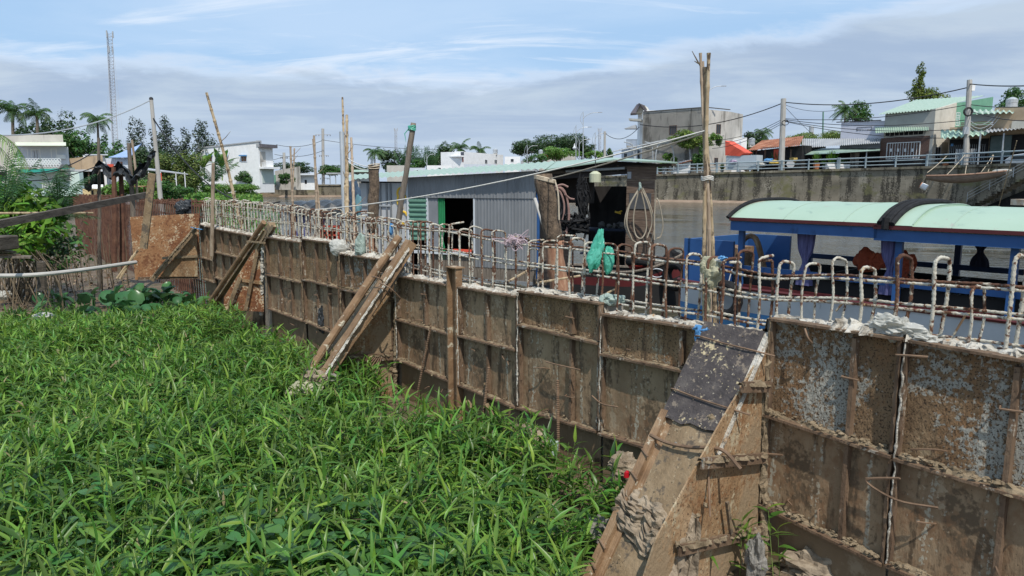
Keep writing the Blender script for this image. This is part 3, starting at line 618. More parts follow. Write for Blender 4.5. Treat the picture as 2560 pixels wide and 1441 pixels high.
# third brace: double channel beams
t3 = tz(986, 800)[0]
th = thing('raking_brace', 'double rusty beam brace rising above the wall top, third from the far end', 'brace', wt(t3, .9, .3))
plate(th, t3, [(993, 700), (984, 892), (980, 1010), (800, 1010), (838, 898), (960, 725)], m_plate)
f3 = Face(wt(t3 - .03, 0, 0), wt(t3 - .03, 2, 0)); pbar(th, f3, [(836, 897), (982, 891)], .09, .03, m_rib, 'seam_flange', .02)
mb = MB(); ua, za = f3.hit(838, 893); ub, zb = f3.hit(982, 887); lumps(mb, f3.pt(ua, za, .0), f3.pt(ub, zb, 0), .08, .035, out=f3.o); mb.build('mud_crust', m_mud, th)
beam_pair(th, [(768, 935)], [(998, 592)], .052, .55, .0, m_beam, 'round'); beam_pair(th, [(806, 950)], [(1028, 606)], .068, .52, -.04, m_beam)
a, b = G(785, 940, .52), Wp(965, 690, .10); mb = MB(); mb.bar(a - (b - a) * .15, b, .17, .03); mb.build('web_plate', m_plank, th)
a, b = G(812, 950, .48), Wp(1008, 668, .06); mb = MB(); mb.bar(a - (b - a) * .1, b, .03, .05); mb.build('edge_batten', m_woodgr, th)
mb = MB(); lumps(mb, G(806, 944, .58), Wp(1020, 622, .04), .05, .03, out=DW * -1); mb.build('cement_crust', m_crust, th)
mb = MB(); mb.bar(Wp(938, 682, .16), Wp(975, 690, .14), .05, .03); mb.build('cross_tie', m_beam, th)
for (x0, y0, x1, y1) in ((930, 692, 965, 712), (950, 708, 1000, 745), (845, 862, 868, 876), (945, 720, 975, 738)):
    mb = MB(); mb.tube(crv([Wp(x0, y0, .45), Wp((x0 + x1) / 2, (y0 + y1) / 2 - 6, .45), Wp(x1, y1, .3)], 4), .009, 6); mb.build('tie_wire', m_wire, th)
for i in range(5):
    mb = MB(); u0, z0 = f3.hit(930 + i * 5, 893); u1, z1 = f3.hit(893 + i * 9, 918 + i * 3); mb.tube([f3.pt(u0, z0, .04), f3.pt(u1, z1, .10)], .008, 5); mb.build('tie_wire', m_wire, th)
# near brace: long boards from the wall to the mud
tl, ztp = tz(1766, 816, .02); tr_ = tz(1918, 852, .02)[0]; zt4 = ztp + .015
p = G(1478, 1441, .12); offf = DD - p.dot(NW)
th = thing('raking_brace', 'wide muddy board brace topped by a dark peeling board, nearest to the viewer', 'brace', wt((tl + tr_) / 2, offf * .6, 0))
O0 = Vector((0, 0, 0)); L4 = math.hypot(offf, zt4 - .12)
def bp4(u, s, lift=0.):   # u along the wall 0..1 (left to right), s metres down the slope
    c, sn = offf / L4, (zt4 - .12) / L4; t = tl + (tr_ - tl) * u
    return wt(t, .02 + s * c + lift * sn, zt4 - s * sn + lift * c)
def slab(name, u0, u1, s0, s1, l0, l1, m, jag=0.):
    mb = MB(); nu, ns = 8, 30
    top = lambda a, b: bp4(u0 + (u1 - u0) * a, s0 + (s1 - s0) * b + (jag * mn.noise(Vector((a * 5, 1, s1))) if b == 1 else 0), l1 + .003 * mn.noise(Vector((a * 6, b * 14, l1))))
    vs = [top(i / nu, j / ns) for i in range(nu + 1) for j in range(ns + 1)]; w = ns + 1
    fs = [(i * w + j, i * w + j + 1, (i + 1) * w + j + 1, (i + 1) * w + j) for i in range(nu) for j in range(ns)]
    mb.add(vs, fs); up = bp4(0, 0, 1) - bp4(0, 0, 0); dn = [v - up * (l1 - l0) for v in vs]; mb.add(dn, [f[::-1] for f in fs])
    N_ = len(vs); rim = [i * w for i in range(nu + 1)] + [nu * w + j for j in range(1, w)] + [i * w + ns for i in range(nu - 1, -1, -1)] + [j for j in range(ns - 1, 0, -1)]
    mb.f += [(rim[k], rim[(k + 1) % len(rim)], rim[(k + 1) % len(rim)] + N_, rim[k] + N_) for k in range(len(rim))]
    return mb.build(name, m, th)
SB = 1.02
slab('dark_board', 0.02, 1.0, .0, SB * .80, .03, .052, m_board, .05)
slab('lower_board', .22, .95, SB * .7, L4 * .80, .0, .03, m_plank, .02); slab('lower_board', .20, .98, L4 * .74, L4 * 1.35, -.035, -.002, m_plank, .02)
slab('side_channel', -.02, .10, SB * .75, L4 * 1.35, .0, .055, m_beam); slab('side_channel', .10, .20, SB * .75, L4 * 1.35, -.02, .012, m_beam); slab('edge_batten', .985, 1.07, .0, SB * .95, .0, .045, m_crust); slab('under_frame', .02, .98, .05, L4 * 1.3, -.10, -.04, m_beam)
mb = MB(); lumps(mb, bp4(1.0, .05, .03), bp4(1.02, 1.0, .03), .06, .03, out=DW * -1); mb.build('cement_crust', m_crust, th)
for s in (.16, .62):
    mb = MB(); mb.tube(crv([bp4(-.03, s - .02, .02), bp4(.05, s - .02, .069), bp4(.5, s, .070), bp4(.95, s + .01, .07), bp4(1.25, s + .0, .02)], 5), .007, 6); mb.build('tie_wire', m_wire, th)
mb = MB(); mb.tube(crv([bp4(0, .98, .05), bp4(.35, 1.0, .075), bp4(.7, .98, .08), bp4(1.15, .93, .09), bp4(1.45, 1.0, .04)], 6), .013, 7); mb.build('tie_wire', m_wire, th)
mb = MB(); mb.tube(crv([bp4(.95, .93, .10), bp4(1.1, 1.15, .03), bp4(1.25, 1.35, -.02)], 6), .007, 6); mb.build('tie_wire', m_wire, th)
for s in (1.1, 1.5, 1.8, 1.95, 1.28):
    mb = MB(); mb.tube([bp4(-.02, s, .06), bp4(.14, s + .04, .07)], .008, 6); mb.build('nail_bar', m_wire, th)
mb = MB(); 
for i in range(60): 
    u, s = random.uniform(.0, 1), random.uniform(0, 1.9); mb.ball(bp4(u, s, .062 if s < .85 else .034 if u > .2 else .05), random.uniform(.002, .007), 5, 4, .4)
mb.build('mud_crumb', m_mud, th)['kind'] = 'stuff'
t4 = tr_ - .03
_, _ = plate(th, t4, [(1925, 850), (1905, 1000), (1898, 1250), (1880, 1600), (1560, 1600), (1640, 1350), (1800, 1060)], m_plate)
f4 = Face(wt(t4 - .02, 0, 0), wt(t4 - .02, 2, 0))
for (xa, ya, xb, yb) in ((1846, 966, 1915, 965), (1745, 1156, 1904, 1142), (1690, 1372, 1896, 1325)):
    pbar(th, f4, [(xa, ya), (xb, yb)], .075, .02, m_rib, 'seam_flange', .03); u0, z0 = f4.hit(xa, ya - 6); u1, z1 = f4.hit(xb, yb - 6); mb = MB(); lumps(mb, f4.pt(u0, z0), f4.pt(u1, z1), .08, .04, out=f4.o); mb.build('mud_crust', m_mud, th)
pbar(th, f4, [(1805, 1250), (1815, 1330)], .025, .02, m_plank, 'batten', .04)
for (xa, ya) in ((1740, 1290), (1760, 1262), (1775, 1040), (1690, 1360)):
    mb = MB(); u0, z0 = f4.hit(xa, ya); mb.ball(f4.pt(u0, z0, .01), .018, 6, 5, .6); mb.build('mud_crumb', m_mud, th)
# lumpy mud in the corner behind brace plates
for (x, y0, y1, lab) in ((1912, 870, 1440, 'thick crust of dried mud and cement in the corner beside the near brace'), (991, 712, 1000, 'crust of dried mud in the corner behind the double beam brace'), (657, 600, 790, 'white cement crust down the corner behind the second raking brace')):
    mb = MB(); sd = x * .1; a, b = Wp(x, y0, .05), Wp(x - 4, y1, .05); n = 70
    mb.tube([a.lerp(b, i / n) + DW * .02 * mn.noise(Vector((i * .4, sd, 0))) for i in range(n + 1)], [.022 + .03 * abs(mn.noise(Vector((i * .3, sd, 1)))) for i in range(n + 1)], 8, rough=.3); tag(mb.build('cement_crust', m_crust if x == 657 else m_mud, loc=b), lab, 'cement crust')
# ---------------------------------------------------------------- bags, rags and litter
def crumple(name, m, c, sc, label, cat, r=.1, rough=.9, fr=1.6, n=28, group=None, R=None):
    """creased hollow lump of thin material with sharp folds"""
    mb = MB(); sd = random.uniform(0, 90); vs = []; n = max(n, 28); nv = n * 3 // 4; R = R or Matrix.Identity(3)
    for j in range(nv + 1):
        for i in range(n):
            a = 2 * math.pi * i / n; b = math.pi * j / nv; q = Vector((math.cos(a) * math.sin(b), math.sin(a) * math.sin(b), math.cos(b)))
            k = 1 + rough * (.55 * mn.noise(q * fr * .8 + Vector((sd, 0, 0))) - .30 * abs(mn.noise(q * fr * 1.7 + Vector((sd, 3, 0)))) - .22 * abs(mn.noise(q * fr * 3.6 + Vector((sd, 9, 0)))) + .08)
            fz = q.z + .18 * mn.noise(q * fr * 1.3 + Vector((sd, 0, 7)))
            vs.append(Vector(c) + R @ Vector((q.x * sc[0] * k, q.y * sc[1] * k, fz * sc[2] * k)) * r)
    mb.add(vs, [(j * n + i, j * n + (i + 1) % n, (j + 1) * n + (i + 1) % n, (j + 1) * n + i) for j in range(nv) for i in range(n)])
    o = mb.build(name, m, loc=c); return tag(o, label, cat, group)
def tangle(name, m, c, sc, label, cat, n=16, r=.004, R=None):
    mb = MB(); R = R or Matrix.Identity(3)
    for k in range(n): mb.tube(crv([Vector(c) + R @ Vector((random.gauss(0, sc[0]), random.gauss(0, sc[1]), random.gauss(0, sc[2]))) for _ in range(5)], 5), r, 4)
    return tag(mb.build(name, m, loc=c), label, cat)
def wc(px, py, off): return Wp(px, py, off)
crumple('plastic_bag', m_bagg, wc(1490, 632, -.03), (.62, .5, 1.75), 'bright green plastic bag hanging on the rebar cage', 'plastic bag', .105, 1.0, 1.8, 30, R=Matrix.Rotation(.25, 3, 'Y') @ RZ)
crumple('plastic_bag', m_bagg, wc(1520, 650, -.10), (.5, .5, 1.25), 'pale green lobe of plastic bag twisted behind a rebar upright', 'plastic bag', .10, .6, 1.5, 24, R=RZ)
crumple('plastic_bag', m_bagw, wc(848, 618, .02), (1, .7, .85), 'whitish plastic bag bulging over the wall top beside a sage cloth', 'plastic bag', .14, .5, 1.5, 24)
crumple('rag', m_baggy, wc(902, 615, -.02), (.6, .6, 1.35), 'sage green cloth hung on the cage right of the whitish bag', 'cloth', .13, .7, 2)
crumple('rag', m_rag, wc(1778, 680, -.10), (.9, .7, 1.2), 'khaki rag caught on the rusty bars behind the bamboo bundle', 'rag', .095, .9, 1.8, 26, R=RZ)
crumple('rag', m_rag, wc(1766, 760, -.10), (.38, .35, 1.4), 'narrow twisted khaki rag dangling low behind the rusty bars', 'rag', .075, .9, 2.2, R=RZ)
crumple('rag', m_bagw, wc(1790, 652, -.12), (1.5, .7, .35), 'small white scrap on top of the khaki rag', 'plastic scrap', .055, .9, 2.2, R=RZ)
crumple('plastic_scrap', m_bagbl, wc(1806, 646, -.07), (1.0, .6, .5), 'small blue plastic knot tied on top of a rusty upright', 'plastic scrap', .035, 1.1, 2.2, R=RZ)
crumple('plastic_scrap', m_bagbl, wc(1768, 826, .06), (1.6, .8, .55), 'blue plastic scrap lying on the wall edge over the dark peeling board', 'plastic scrap', .065, 1., 2.2, R=RZ)
crumple('plastic_scrap', m_bagbl, wc(1745, 842, .13), (.6, .5, 1.1), 'frayed blue plastic tail hanging from the wall edge', 'plastic scrap', .05, 1.1, 2.4, R=RZ)
crumple('plastic_sheet', m_bagw, wc(2238, 818, -.03), (1.7, .9, .75), 'translucent white plastic heap between the thick crusted bars', 'plastic sheet', .085, 1.6, 2.6, 40, R=RZ)
crumple('plastic_sheet', m_bagw, wc(2305, 845, -.0), (1.5, .9, .5), 'smaller white plastic lump right of the translucent heap', 'plastic sheet', .055, 1.5, 2.6, 34, R=RZ)
crumple('plastic_bag', m_baggy, wc(1530, 750, -.10), (1.5, 1, .7), 'pale greenish bag lying on the wall top below the bright green bag', 'plastic bag', .075, .9, 2)
crumple('plastic_scrap', m_bagbl, wc(1005, 662, -.06), (1.3, .8, .6), 'tiny sky blue scrap on the wall behind the double beam brace', 'plastic scrap', .045, .8, 2)
crumple('plastic_scrap', m_bagbl, wc(978, 574, -.08), (.5, .5, 1.6), 'blue string knotted on an upright by the leaning wood post', 'string', .05, 1., 2)
tangle('string_tangle', mat('string_pink', [(.42, .30, .33), (.55, .44, .46)], 9), wc(1285, 605, -.06), (.09, .04, .04), 'pinkish white string tangled round the uprights', 'string', 22, .004, RZ)
crumple('rag', m_raggr, bp4(.45, .98, .06), (.2, .2, .2), 'dirty knot of cloth under the dark peeling board', 'rag', .05)
# big muddy rag over the near brace
RB = Matrix((bp4(1, 0, 0) - bp4(0, 0, 0), bp4(0, 1, 0) - bp4(0, 0, 0), bp4(0, 0, 1) - bp4(0, 0, 0))); RB = Matrix([r.normalized() for r in RB]).transposed()
mb = MB(); sd = 3.3
def ragf(u, v):
    s = 1.50 + .26 * (v - .5) * (1 + .6 * u) + .14 * u; x = -.04 + 1.18 * u; h = .05 + .085 * abs(mn.noise(Vector((u * 6, v * 7, sd)))) + .05 * mn.noise(Vector((u * 14, v * 15, sd))) 
    h *= math.sin(math.pi * clamp(v, .04, .96)) ** .4
    if x > .95: h -= (x - .95) * .5
    return bp4(x + .04 * mn.noise(Vector((v * 9, u * 3, 1))), s + .05 * mn.noise(Vector((u * 8, v * 2, 2))), h)
mb.grid(ragf, 50, 26); tag(mb.build('muddy_rag', m_ragb, loc=bp4(.5, 1.52, .05), smooth=False), 'stiff crumpled brown rag draped across the near brace', 'rag')
mb = MB()
mb.grid(lambda u, v: bp4(1.0 + .17 * v + .04 * math.sin(v * 19 + u * 3), 1.36 + .62 * u + .05 * v, .05 - .42 * u * v - .05 * v + .03 * mn.noise(Vector((u * 6, v * 9, 1)))), 30, 16); tag(mb.build('muddy_rag', m_ragb, loc=bp4(1.05, 1.5, 0)), 'hanging brown rag tail on the wall side of the near brace', 'rag')
crumple('muddy_rag', m_ragb, G(1560, 1170, .5), (1.2, .8, 1), 'muddy rag bundle left of the near brace by the red cap', 'rag', .11, .9, 2.4, 26)
mb = MB(); c = G(1566, 1193, .56); mb.tube([c, c + Vector((0, 0, .035))], [.022, .018], 10); mb.ball(c + Vector((.004, 0, .035)), .018, 8, 5); tag(mb.build('bottle_cap', mat('plastic_red', [(.45, .01, .02)], rough=.3), loc=c), 'small red plastic cap beside the near brace', 'bottle cap')
for (x, y, z, m, sc, r, lab) in ((1498, 1330, .25, m_raggr, (1, .8, 1.2), .10, 'grey torn cloth in the weeds at the foot of the near brace'), (1590, 1425, .12, m_raggr, (1.4, .8, .7), .10, 'pale grey cloth at the bottom edge of the near brace'), (1890, 1400, .25, m_raggr, (.6, .6, 1.5), .11, 'upright grey cloth against the plate of the near brace'), (2040, 1415, .12, m_ragb, (1.5, 1, .8), .15, 'dark brown sack lying in the mud under the splashed panel'), (2110, 1425, .1, m_ragb, (1, 1, .8), .11, 'smaller brown rag beside the sack in the mud'),
    (1380, 1120, .40, m_baggy, (.8, .7, 1.1), .07, 'grey plastic scrap at the foot of the standing ribbed bar'), (1320, 1085, .40, m_ragb, (1.5, .9, .8), .11, 'brown rags piled beside the slotted basket'), (1345, 1105, .35, m_ragb, (1.2, .9, .7), .09, 'muddy cloth lump right of the slotted basket rags'),
    (785, 950, .55, m_ragb, (1.2, .8, .9), .13, 'torn brown sack round the foot of the double beam brace'), (822, 950, .52, m_raggr, (1.1, .8, .9), .12, 'grey shredded sack on the foot of the double beam brace'), (760, 975, .5, m_rag, (1.5, .9, .7), .12, 'khaki cloth in the weeds below the double beam brace'),
    (806, 800, .75, m_tarp, (.45, .45, 1.5), .14, 'black plastic bag hanging at the wall foot among the weeds'), (108, 792, .5, m_bagw, (1.5, 1, .5), .13, 'white plastic scrap lying in the weeds, top left of the green'), (8, 738, .4, m_bagw, (1, 1, .6), .16, 'white bag on the mud at the left edge'), (1280, 1070, .40, m_ragb, (1, 1, .6), .08, 'mud covered rag behind the slotted basket')):
    crumple('rag' if m not in (m_bagw, m_tarp) else 'plastic_bag', m, G(x, y, z), sc, lab, 'rag' if m not in (m_bagw, m_tarp) else 'plastic bag', r, .9, 2.4, 24)
# slotted plastic basket half buried at the wall foot
c = G(1283, 1090, .33); th = thing('slotted_basket', 'beige slotted plastic basket half buried at the wall foot', 'basket', c); mb = MB(); n = 22
for k in range(n):
    a = math.pi * k / (n - 1); q = lambda r, h: c + DW * (-math.cos(a) * r) + Vector((0, 0, math.sin(a) * r * .55)) - NW * h
    mb.bar(q(.17, 0), q(.145, .09), .008, .012)
mb.build('slats', m_plank, th)
for r, h in ((.175, 0), (.145, .09)):
    mb = MB(); mb.tube([c + DW * (-math.cos(math.pi * k / 16) * r) + Vector((0, 0, math.sin(math.pi * k / 16) * r * .55)) - NW * h for k in range(17)], .009, 6); mb.build('rim', m_plank, th)
for i, (x, y, l, a, lab) in enumerate(((1235, 1050, .3, .5, 'splintered board scrap beside the thick ribbed bar'), (1225, 1030, .35, 1.1, 'mud covered board leaning behind the ribbed bar foot'), (1180, 1020, .2, .3, 'short broken batten where the weeds meet the wall'), (1265, 1085, .32, 2.0, 'thin stick propped on the slotted basket'))):
    p = G(x, y, .35); mb = MB(); mb.bar(p, p + DW * l * math.cos(a) * .5 + Vector((0, 0, l * abs(math.sin(a)))), .05 if i < 3 else .015, .015); tag(mb.build('board_scrap', m_plank, loc=p), lab, 'wood scrap')

# ---------------------------------------------------------------- poles and posts by the wall
def bamboo(pts, r0, r1, label, m=None, group=None, nodes=.32, twigs=0):
    """pts world points bottom to top"""
    P_ = crv(pts, 10); L = sum((b - a).length for a, b in zip(P_, P_[1:])); n = max(20, int(L / .05)); out = []; rr = []
    Ls = [0]
    for a, b in zip(P_, P_[1:]): Ls.append(Ls[-1] + (b - a).length)
    j = 0
    for i in range(n + 1):
        s = L * i / n
        while j < len(P_) - 2 and Ls[j + 1] < s: j += 1
        out.append(P_[j].lerp(P_[j + 1], (s - Ls[j]) / max(1e-6, Ls[j + 1] - Ls[j]))); f = (s / nodes) % 1
        rr.append((r0 + (r1 - r0) * s / L) * (1.28 if f < .05 / nodes * .9 and i else 1))
    th = thing('bamboo_pole', label, 'bamboo pole', pts[0], group); mb = MB(); mb.tube(out, rr, 8); mb.build('culm', m or m_bamb, th)
    for k in range(twigs):
        q = out[int(n * random.uniform(.55, .98))]; mb = MB(); a = random.uniform(0, 6.3); l = random.uniform(.15, .35); d = Vector((math.cos(a), math.sin(a) * .4, .7)); mb.tube([q, q + d * l * .5, q + d * l + Vector((0, 0, .05))], [.012, .009, .004], 5); mb.build('twig', m or m_bamb, th)
    return th
def down(p, z): return Vector((p.x, p.y, z))
def pole2(x0, y0, x1, y1, Y0, Y1, zb=None, mid=None):
    a = P(x1, y1, Y1); b = P(x0, y0, Y0); pts = [a] + ([P(mid[0], mid[1], (Y0 + Y1) / 2)] if mid else []) + [b]
    if zb is not None:
        d = (pts[1] - pts[0]); k = (zb - a.z) / d.z if abs(d.z) > .01 else 0; pts = [a + d * k] + pts[(0 if k < -.05 else 1):]
    return pts
bamboo(pole2(516, 232, 588, 503, 19, 19, -.6, (560, 385)), .055, .035, 'bent bamboo pole leaning left in front of the white house', twigs=3)
bamboo(pole2(726, 366, 732, 516, 21, 21, -.6), .045, .03, 'thin bamboo pole, first of a pair left of the black tarp boat', m_bambg, twigs=3)
bamboo(pole2(736, 371, 731, 516, 21.3, 21, -.6), .035, .02, 'thin crossing bamboo pole of the pair left of the black tarp boat', m_bambg, twigs=2)
bamboo(pole2(785, 339, 792, 520, 20, 20, -.6), .05, .03, 'brown bamboo pole in front of the black tarp boat', m_bambg, twigs=2)
bamboo(pole2(782, 348, 790, 430, 20.2, 20.1, -.6), .03, .02, 'slim stick tied to the brown bamboo pole by the tarp boat', m_bambg)
bamboo(pole2(856, 244, 866, 540, 17, 16, -.6), .05, .022, 'tallest thin bamboo pole left of the floating house', twigs=1)
bamboo(pole2(867, 288, 868, 540, 16.8, 16, -.6), .055, .03, 'yellow bamboo pole beside the steel pipe left of the floating house', twigs=1)
bamboo(pole2(878, 345, 886, 560, 19, 18, -.6), .05, .03, 'short bamboo pole at the left end of the floating house roof', m_bambg, twigs=2)
mb = MB(); a, b = P(862, 560, 16.2), P(854, 330, 16.4); mb.tube([a - (b - a) * .8, b], .055, 10); tag(mb.build('steel_pipe', m_metal, loc=down(a, 0)), 'grey steel pipe tied to bamboo left of the floating house', 'steel pipe')
# bundle of bamboo behind the cage
bg = 'bamboo poles bundled behind the cage'
Yb = 6.6
bamboo([P(1762, 860, Yb), P(1760, 690, Yb), P(1762, 480, Yb), P(1766, 330, Yb), P(1772, 133, Yb)], .019, .016, 'bamboo bundle pole with the highest blunt tip', None, bg, .30)
bamboo([P(1776, 860, Yb), P(1775, 690, Yb), P(1770, 470, Yb), P(1758, 300, Yb + .04), P(1751, 133, Yb + .04)], .017, .012, 'bamboo bundle pole with forked twigs at its tip', m_bambg, bg, .27)
bamboo([P(1787, 860, Yb + .08), P(1785, 690, Yb + .08), P(1774, 470, Yb + .08), P(1764, 300, Yb + .05), P(1764, 168, Yb + .05)], .020, .015, 'bamboo bundle pole standing rightmost at its foot', None, bg, .33)
bamboo([P(1766, 860, Yb + .1), P(1770, 600, Yb + .1), P(1762, 400, Yb + .1), P(1757, 154, Yb + .1)], .018, .014, 'thinnest bamboo bundle pole with a short stub tip', m_bambg, bg, .25)
for (x0, y0, x1, y1, x2, y2) in ((1751, 165, 1742, 150, 1730, 128), (1751, 160, 1744, 158, 1736, 153)):
    mb = MB(); mb.tube([P(x0, y0, Yb + .04), P(x1, y1, Yb + .04), P(x2, y2, Yb + .04)], [.008, .006, .003], 5); tag(mb.build('twig', m_stalk, loc=P(x0, y0, Yb)), 'forked twig' + (' pointing up' if y2 < 140 else ' stub, the lower one,') + ' at the tip of the bamboo bundle', 'twig')
mb = MB(); c = P(1768, 450, Yb + .03)
for k in range(3): mb.tube([c + Vector((math.cos(a) * .052, math.sin(a) * .06, .014 * k + .006 * math.sin(3 * a))) for a in [i * math.pi / 8 for i in range(17)]], .006, 5)
tag(mb.build('rope_lashing', m_ropew, loc=c), 'white rope lashing round the bamboo bundle', 'rope')
# posts
def post(name, label, x0, y0, x1, y1, Y, r0, r1, m, zb=-.4, knob=0.15, n=10, mats=None, seg=26, cat='post'):
    b = P(x0, y0, Y); a = P(x1, y1, Y); d = b - a; k = (zb - a.z) / d.z; a2 = a + d * k; th = thing(name, label, cat, a2)
    pts = [a2.lerp(b, i / seg) + Vector((mn.noise(Vector((i * .3, x0, 0))), mn.noise(Vector((i * .3, x0, 9))), 0)) * r0 * .35 for i in range(seg + 1)]
    rs = [(r1 + (r0 - r1) * i / seg) * (1 + knob * mn.noise(Vector((i * .7, x0 * .1, 4)))) for i in range(seg + 1)]
    if mats:
        c = int(seg * mats[1]); mb = MB(); mb.tube(pts[:c + 1], rs[:c + 1], n, rough=.06); mb.build('lower_trunk', mats[0], th, smooth=True); mb = MB(); mb.tube(pts[c:], [q * 1.04 for q in rs[c:]], n, rough=.08); mb.build('upper_trunk', m, th, smooth=True)
    else: mb = MB(); mb.tube(pts, rs, n, rough=.08); mb.build('trunk', m, th, smooth=True)
    return th
post('mooring_post', 'thick dark palm trunk post with a peeled orange base in front of the floating house', 937, 414, 932, 560, 14.6, .105, .095, m_bark, mats=(m_barkr, .62))
post('mooring_post', 'massive rough bark post leaning at the workshop opening', 1360, 436, 1395, 690, 11.0, .14, .155, m_bark, knob=.3, mats=(m_barkr, .70), n=14)
th = post('leaning_post', 'long weathered wood post leaning right with a green string near its tip', 1034, 308, 995, 560, 11.5, .045, .055, m_woodgr, knob=.12)
mb = MB(); c = P(1030, 325, 11.5)
for k in range(4): mb.tube([c + Vector((math.cos(a) * .058, math.sin(a) * .058, .018 * k + .01 * math.sin(a * 2 + k))) for a in [i * math.pi / 7 for i in range(15)]], .010, 5)
mb.tube([c + Vector((-.05, 0, .02)), c + Vector((-.12, 0, -.06)), c + Vector((-.10, 0, -.2))], [.008, .008, .003], 5); tag(mb.build('green_string', m_bagg, loc=c), 'green string wound near the tip of the leaning wood post', 'string')
f_ = Face(wt(13, .1, 0), wt(16, .1, 0))
mb = MB(); mb.tube([Wp(530, 640, .14), Wp(531, 560, .14), Wp(533, 408, .12)], [.04, .04, .03], 9, rough=.08); tag(mb.build('wood_post', m_bambg, loc=Wp(530, 640, .14)), 'pale bark post standing against the cage above the narrow ribbed panel', 'post')
mb = MB(); a = P(368, 545, 13.5); b = P(381, 434, 13.5); mb.bar(a - (b - a) * .7, b, .14, .035, (0, 1, 0)); tag(mb.build('upright_plank', m_plank, loc=a), 'upright brown plank standing behind the orange rusted plate', 'plank')
# grey pole of the lines at the left
th = thing('line_pole', 'slim leaning grey pole carrying lines above the left bank', 'utility pole', P(401, 495, 24)); mb = MB(); a = P(401, 495, 24); b = P(378, 248, 24); mb.tube([a - (b - a) * .35, b], [.085, .06], 10); mb.build('shaft', m_pole, th)
mb = MB(); mb.ball(b + Vector((0, 0, .0)), .07, 8, 6); mb.build('insulator', m_cable, th)
# black netting draped over dark posts at the left
for i, (x0, y0, x1, y1, r, m, lab) in enumerate(((246, 345, 247, 640, .04, m_woodgr, 'thin grey post left of the black netting'), (322, 358, 334, 600, .055, m_woodgr, 'grey split post right of the black netting'), (284, 418, 286, 620, .06, m_cage, 'dark rusty stake under the middle hump of the black netting'), (301, 405, 308, 620, .055, m_cage, 'second dark rusty stake under the black netting'), (300, 425, 303, 600, .04, m_cage, 'thin rusty stake between the two under the netting'), (330, 350, 341, 470, .03, m_bambg, 'thin pale stick beside the grey split post'))):
    Y = 16.5 if i != 2 else 16.2; mb = MB(); a, b = P(x1, y1, Y), P(x0, y0, Y); k = 1 if a.z > .5 else 0; mb.tube([a - (b - a) * .3, a.lerp(b, .4) + Vector((.02, 0, 0)), b], [r, r, r * .8], 8, rough=.1); tag(mb.build('stake', m, loc=down(a, .3)), lab, 'stake')
mb = MB(); pts = [(222, 448), (234, 425), (246, 400), (266, 416), (282, 415), (298, 405), (312, 420), (330, 442), (344, 412), (362, 405), (376, 385), (383, 376)]
top = crv([P(x, y, 16.3) for x, y in pts], 5)
def netf(u, v):
    i = u * (len(top) - 1); j = int(min(i, len(top) - 2)); p = top[j].lerp(top[j + 1], i - j); w = .34 * (.35 + .65 * abs(math.sin(u * 9 + 1))) 
    return p + Vector((.05 * mn.noise(Vector((u * 20, v * 3, 0))), .14 * math.sin(v * 6) + .1 * mn.noise(Vector((u * 15, v * 5, 3))), -w * v + .05 * mn.noise(Vector((u * 22, v * 6, 7)))))
mb.grid(netf, 90, 14); tag(mb.build('black_netting', m_tarp, loc=top[20]), 'black netting draped over the stakes on the left bank', 'netting')
crumple('black_netting', m_tarp, P(462, 520, 15.6), (1.0, .6, .9), 'black cloth hung over the far cage bars', 'cloth', .18, .9, 2)
# long dark timber across the left
mb = MB(); a, b = P(-60, 572, 10.5), P(370, 487, 15.5); mb.bar(a, b, .08, .12, (0, 0, 1)); tag(mb.build('timber_beam', m_wooddk, loc=a), 'long dark timber beam slanting across the left bank', 'beam', None)
mb = MB(); a = P(-40, 690, 11.5); mb.tube(crv([a, P(80, 688, 11.6), P(200, 676, 12.2), P(340, 656, 13.4)], 8), .035, 8); tag(mb.build('plastic_pipe', m_pole, loc=a), 'grey pipe lying over the mud on the left bank', 'pipe')
mb = MB(); mb.tube([P(-30, 534, 12.5), P(95, 533, 13)], .022, 6); mb.tube([P(95, 533, 13), P(232, 533, 14)], .020, 6); tag(mb.build('thin_rod', m_bamb, loc=P(95, 533, 13)), 'pale straight rod crossing behind the dark timber beam', 'rod')
th = thing('beam_stub', 'short dark squared timber block at the left edge', 'timber block', P(5, 640, 12)); mb = MB(); mb.box(P(0, 608, 12), (.32, .5, .24)); mb.build('block', m_wooddk, th, bevel=.02)
for i, (x0, x1, y, lab) in enumerate(((-30, 35, 628, 'short grey board under the dark squared block'), (-30, 50, 636, 'pale board second from the top under the squared block'), (-30, 78, 641, 'longest pale board at the bottom under the squared block'))):
    mb = MB(); mb.bar(P(x0, y, 12), P(x1, y + 2, 12.3), .25, .035); tag(mb.build('board', m_woodgr if i != 1 else m_plank, loc=P(x1, y, 12)), lab, 'board', 'boards stacked at the left edge')
mb = MB(); a = P(103, 684, 12.6); mb.tube([a - Vector((0, 0, .3)), P(103, 655, 12.6)], [.075, .07], 9, rough=.1); tag(mb.build('wood_stump', m_wooddk, loc=a), 'short dark wood stump beside the grey pipe', 'stump')
for i, (x0, y0, x1, y1, lab) in enumerate(((345, 625, 292, 697, 'thin bamboo stake crossing left of the orange plate'), (332, 640, 300, 698, 'second thin stake left of the orange plate'))):
    mb = MB(); mb.tube([P(x1, y1, 13.2), P(x0, y0, 13.4)], .022, 6); tag(mb.build('stake', m_bamb, loc=P(x1, y1, 13.2)), lab, 'stake')
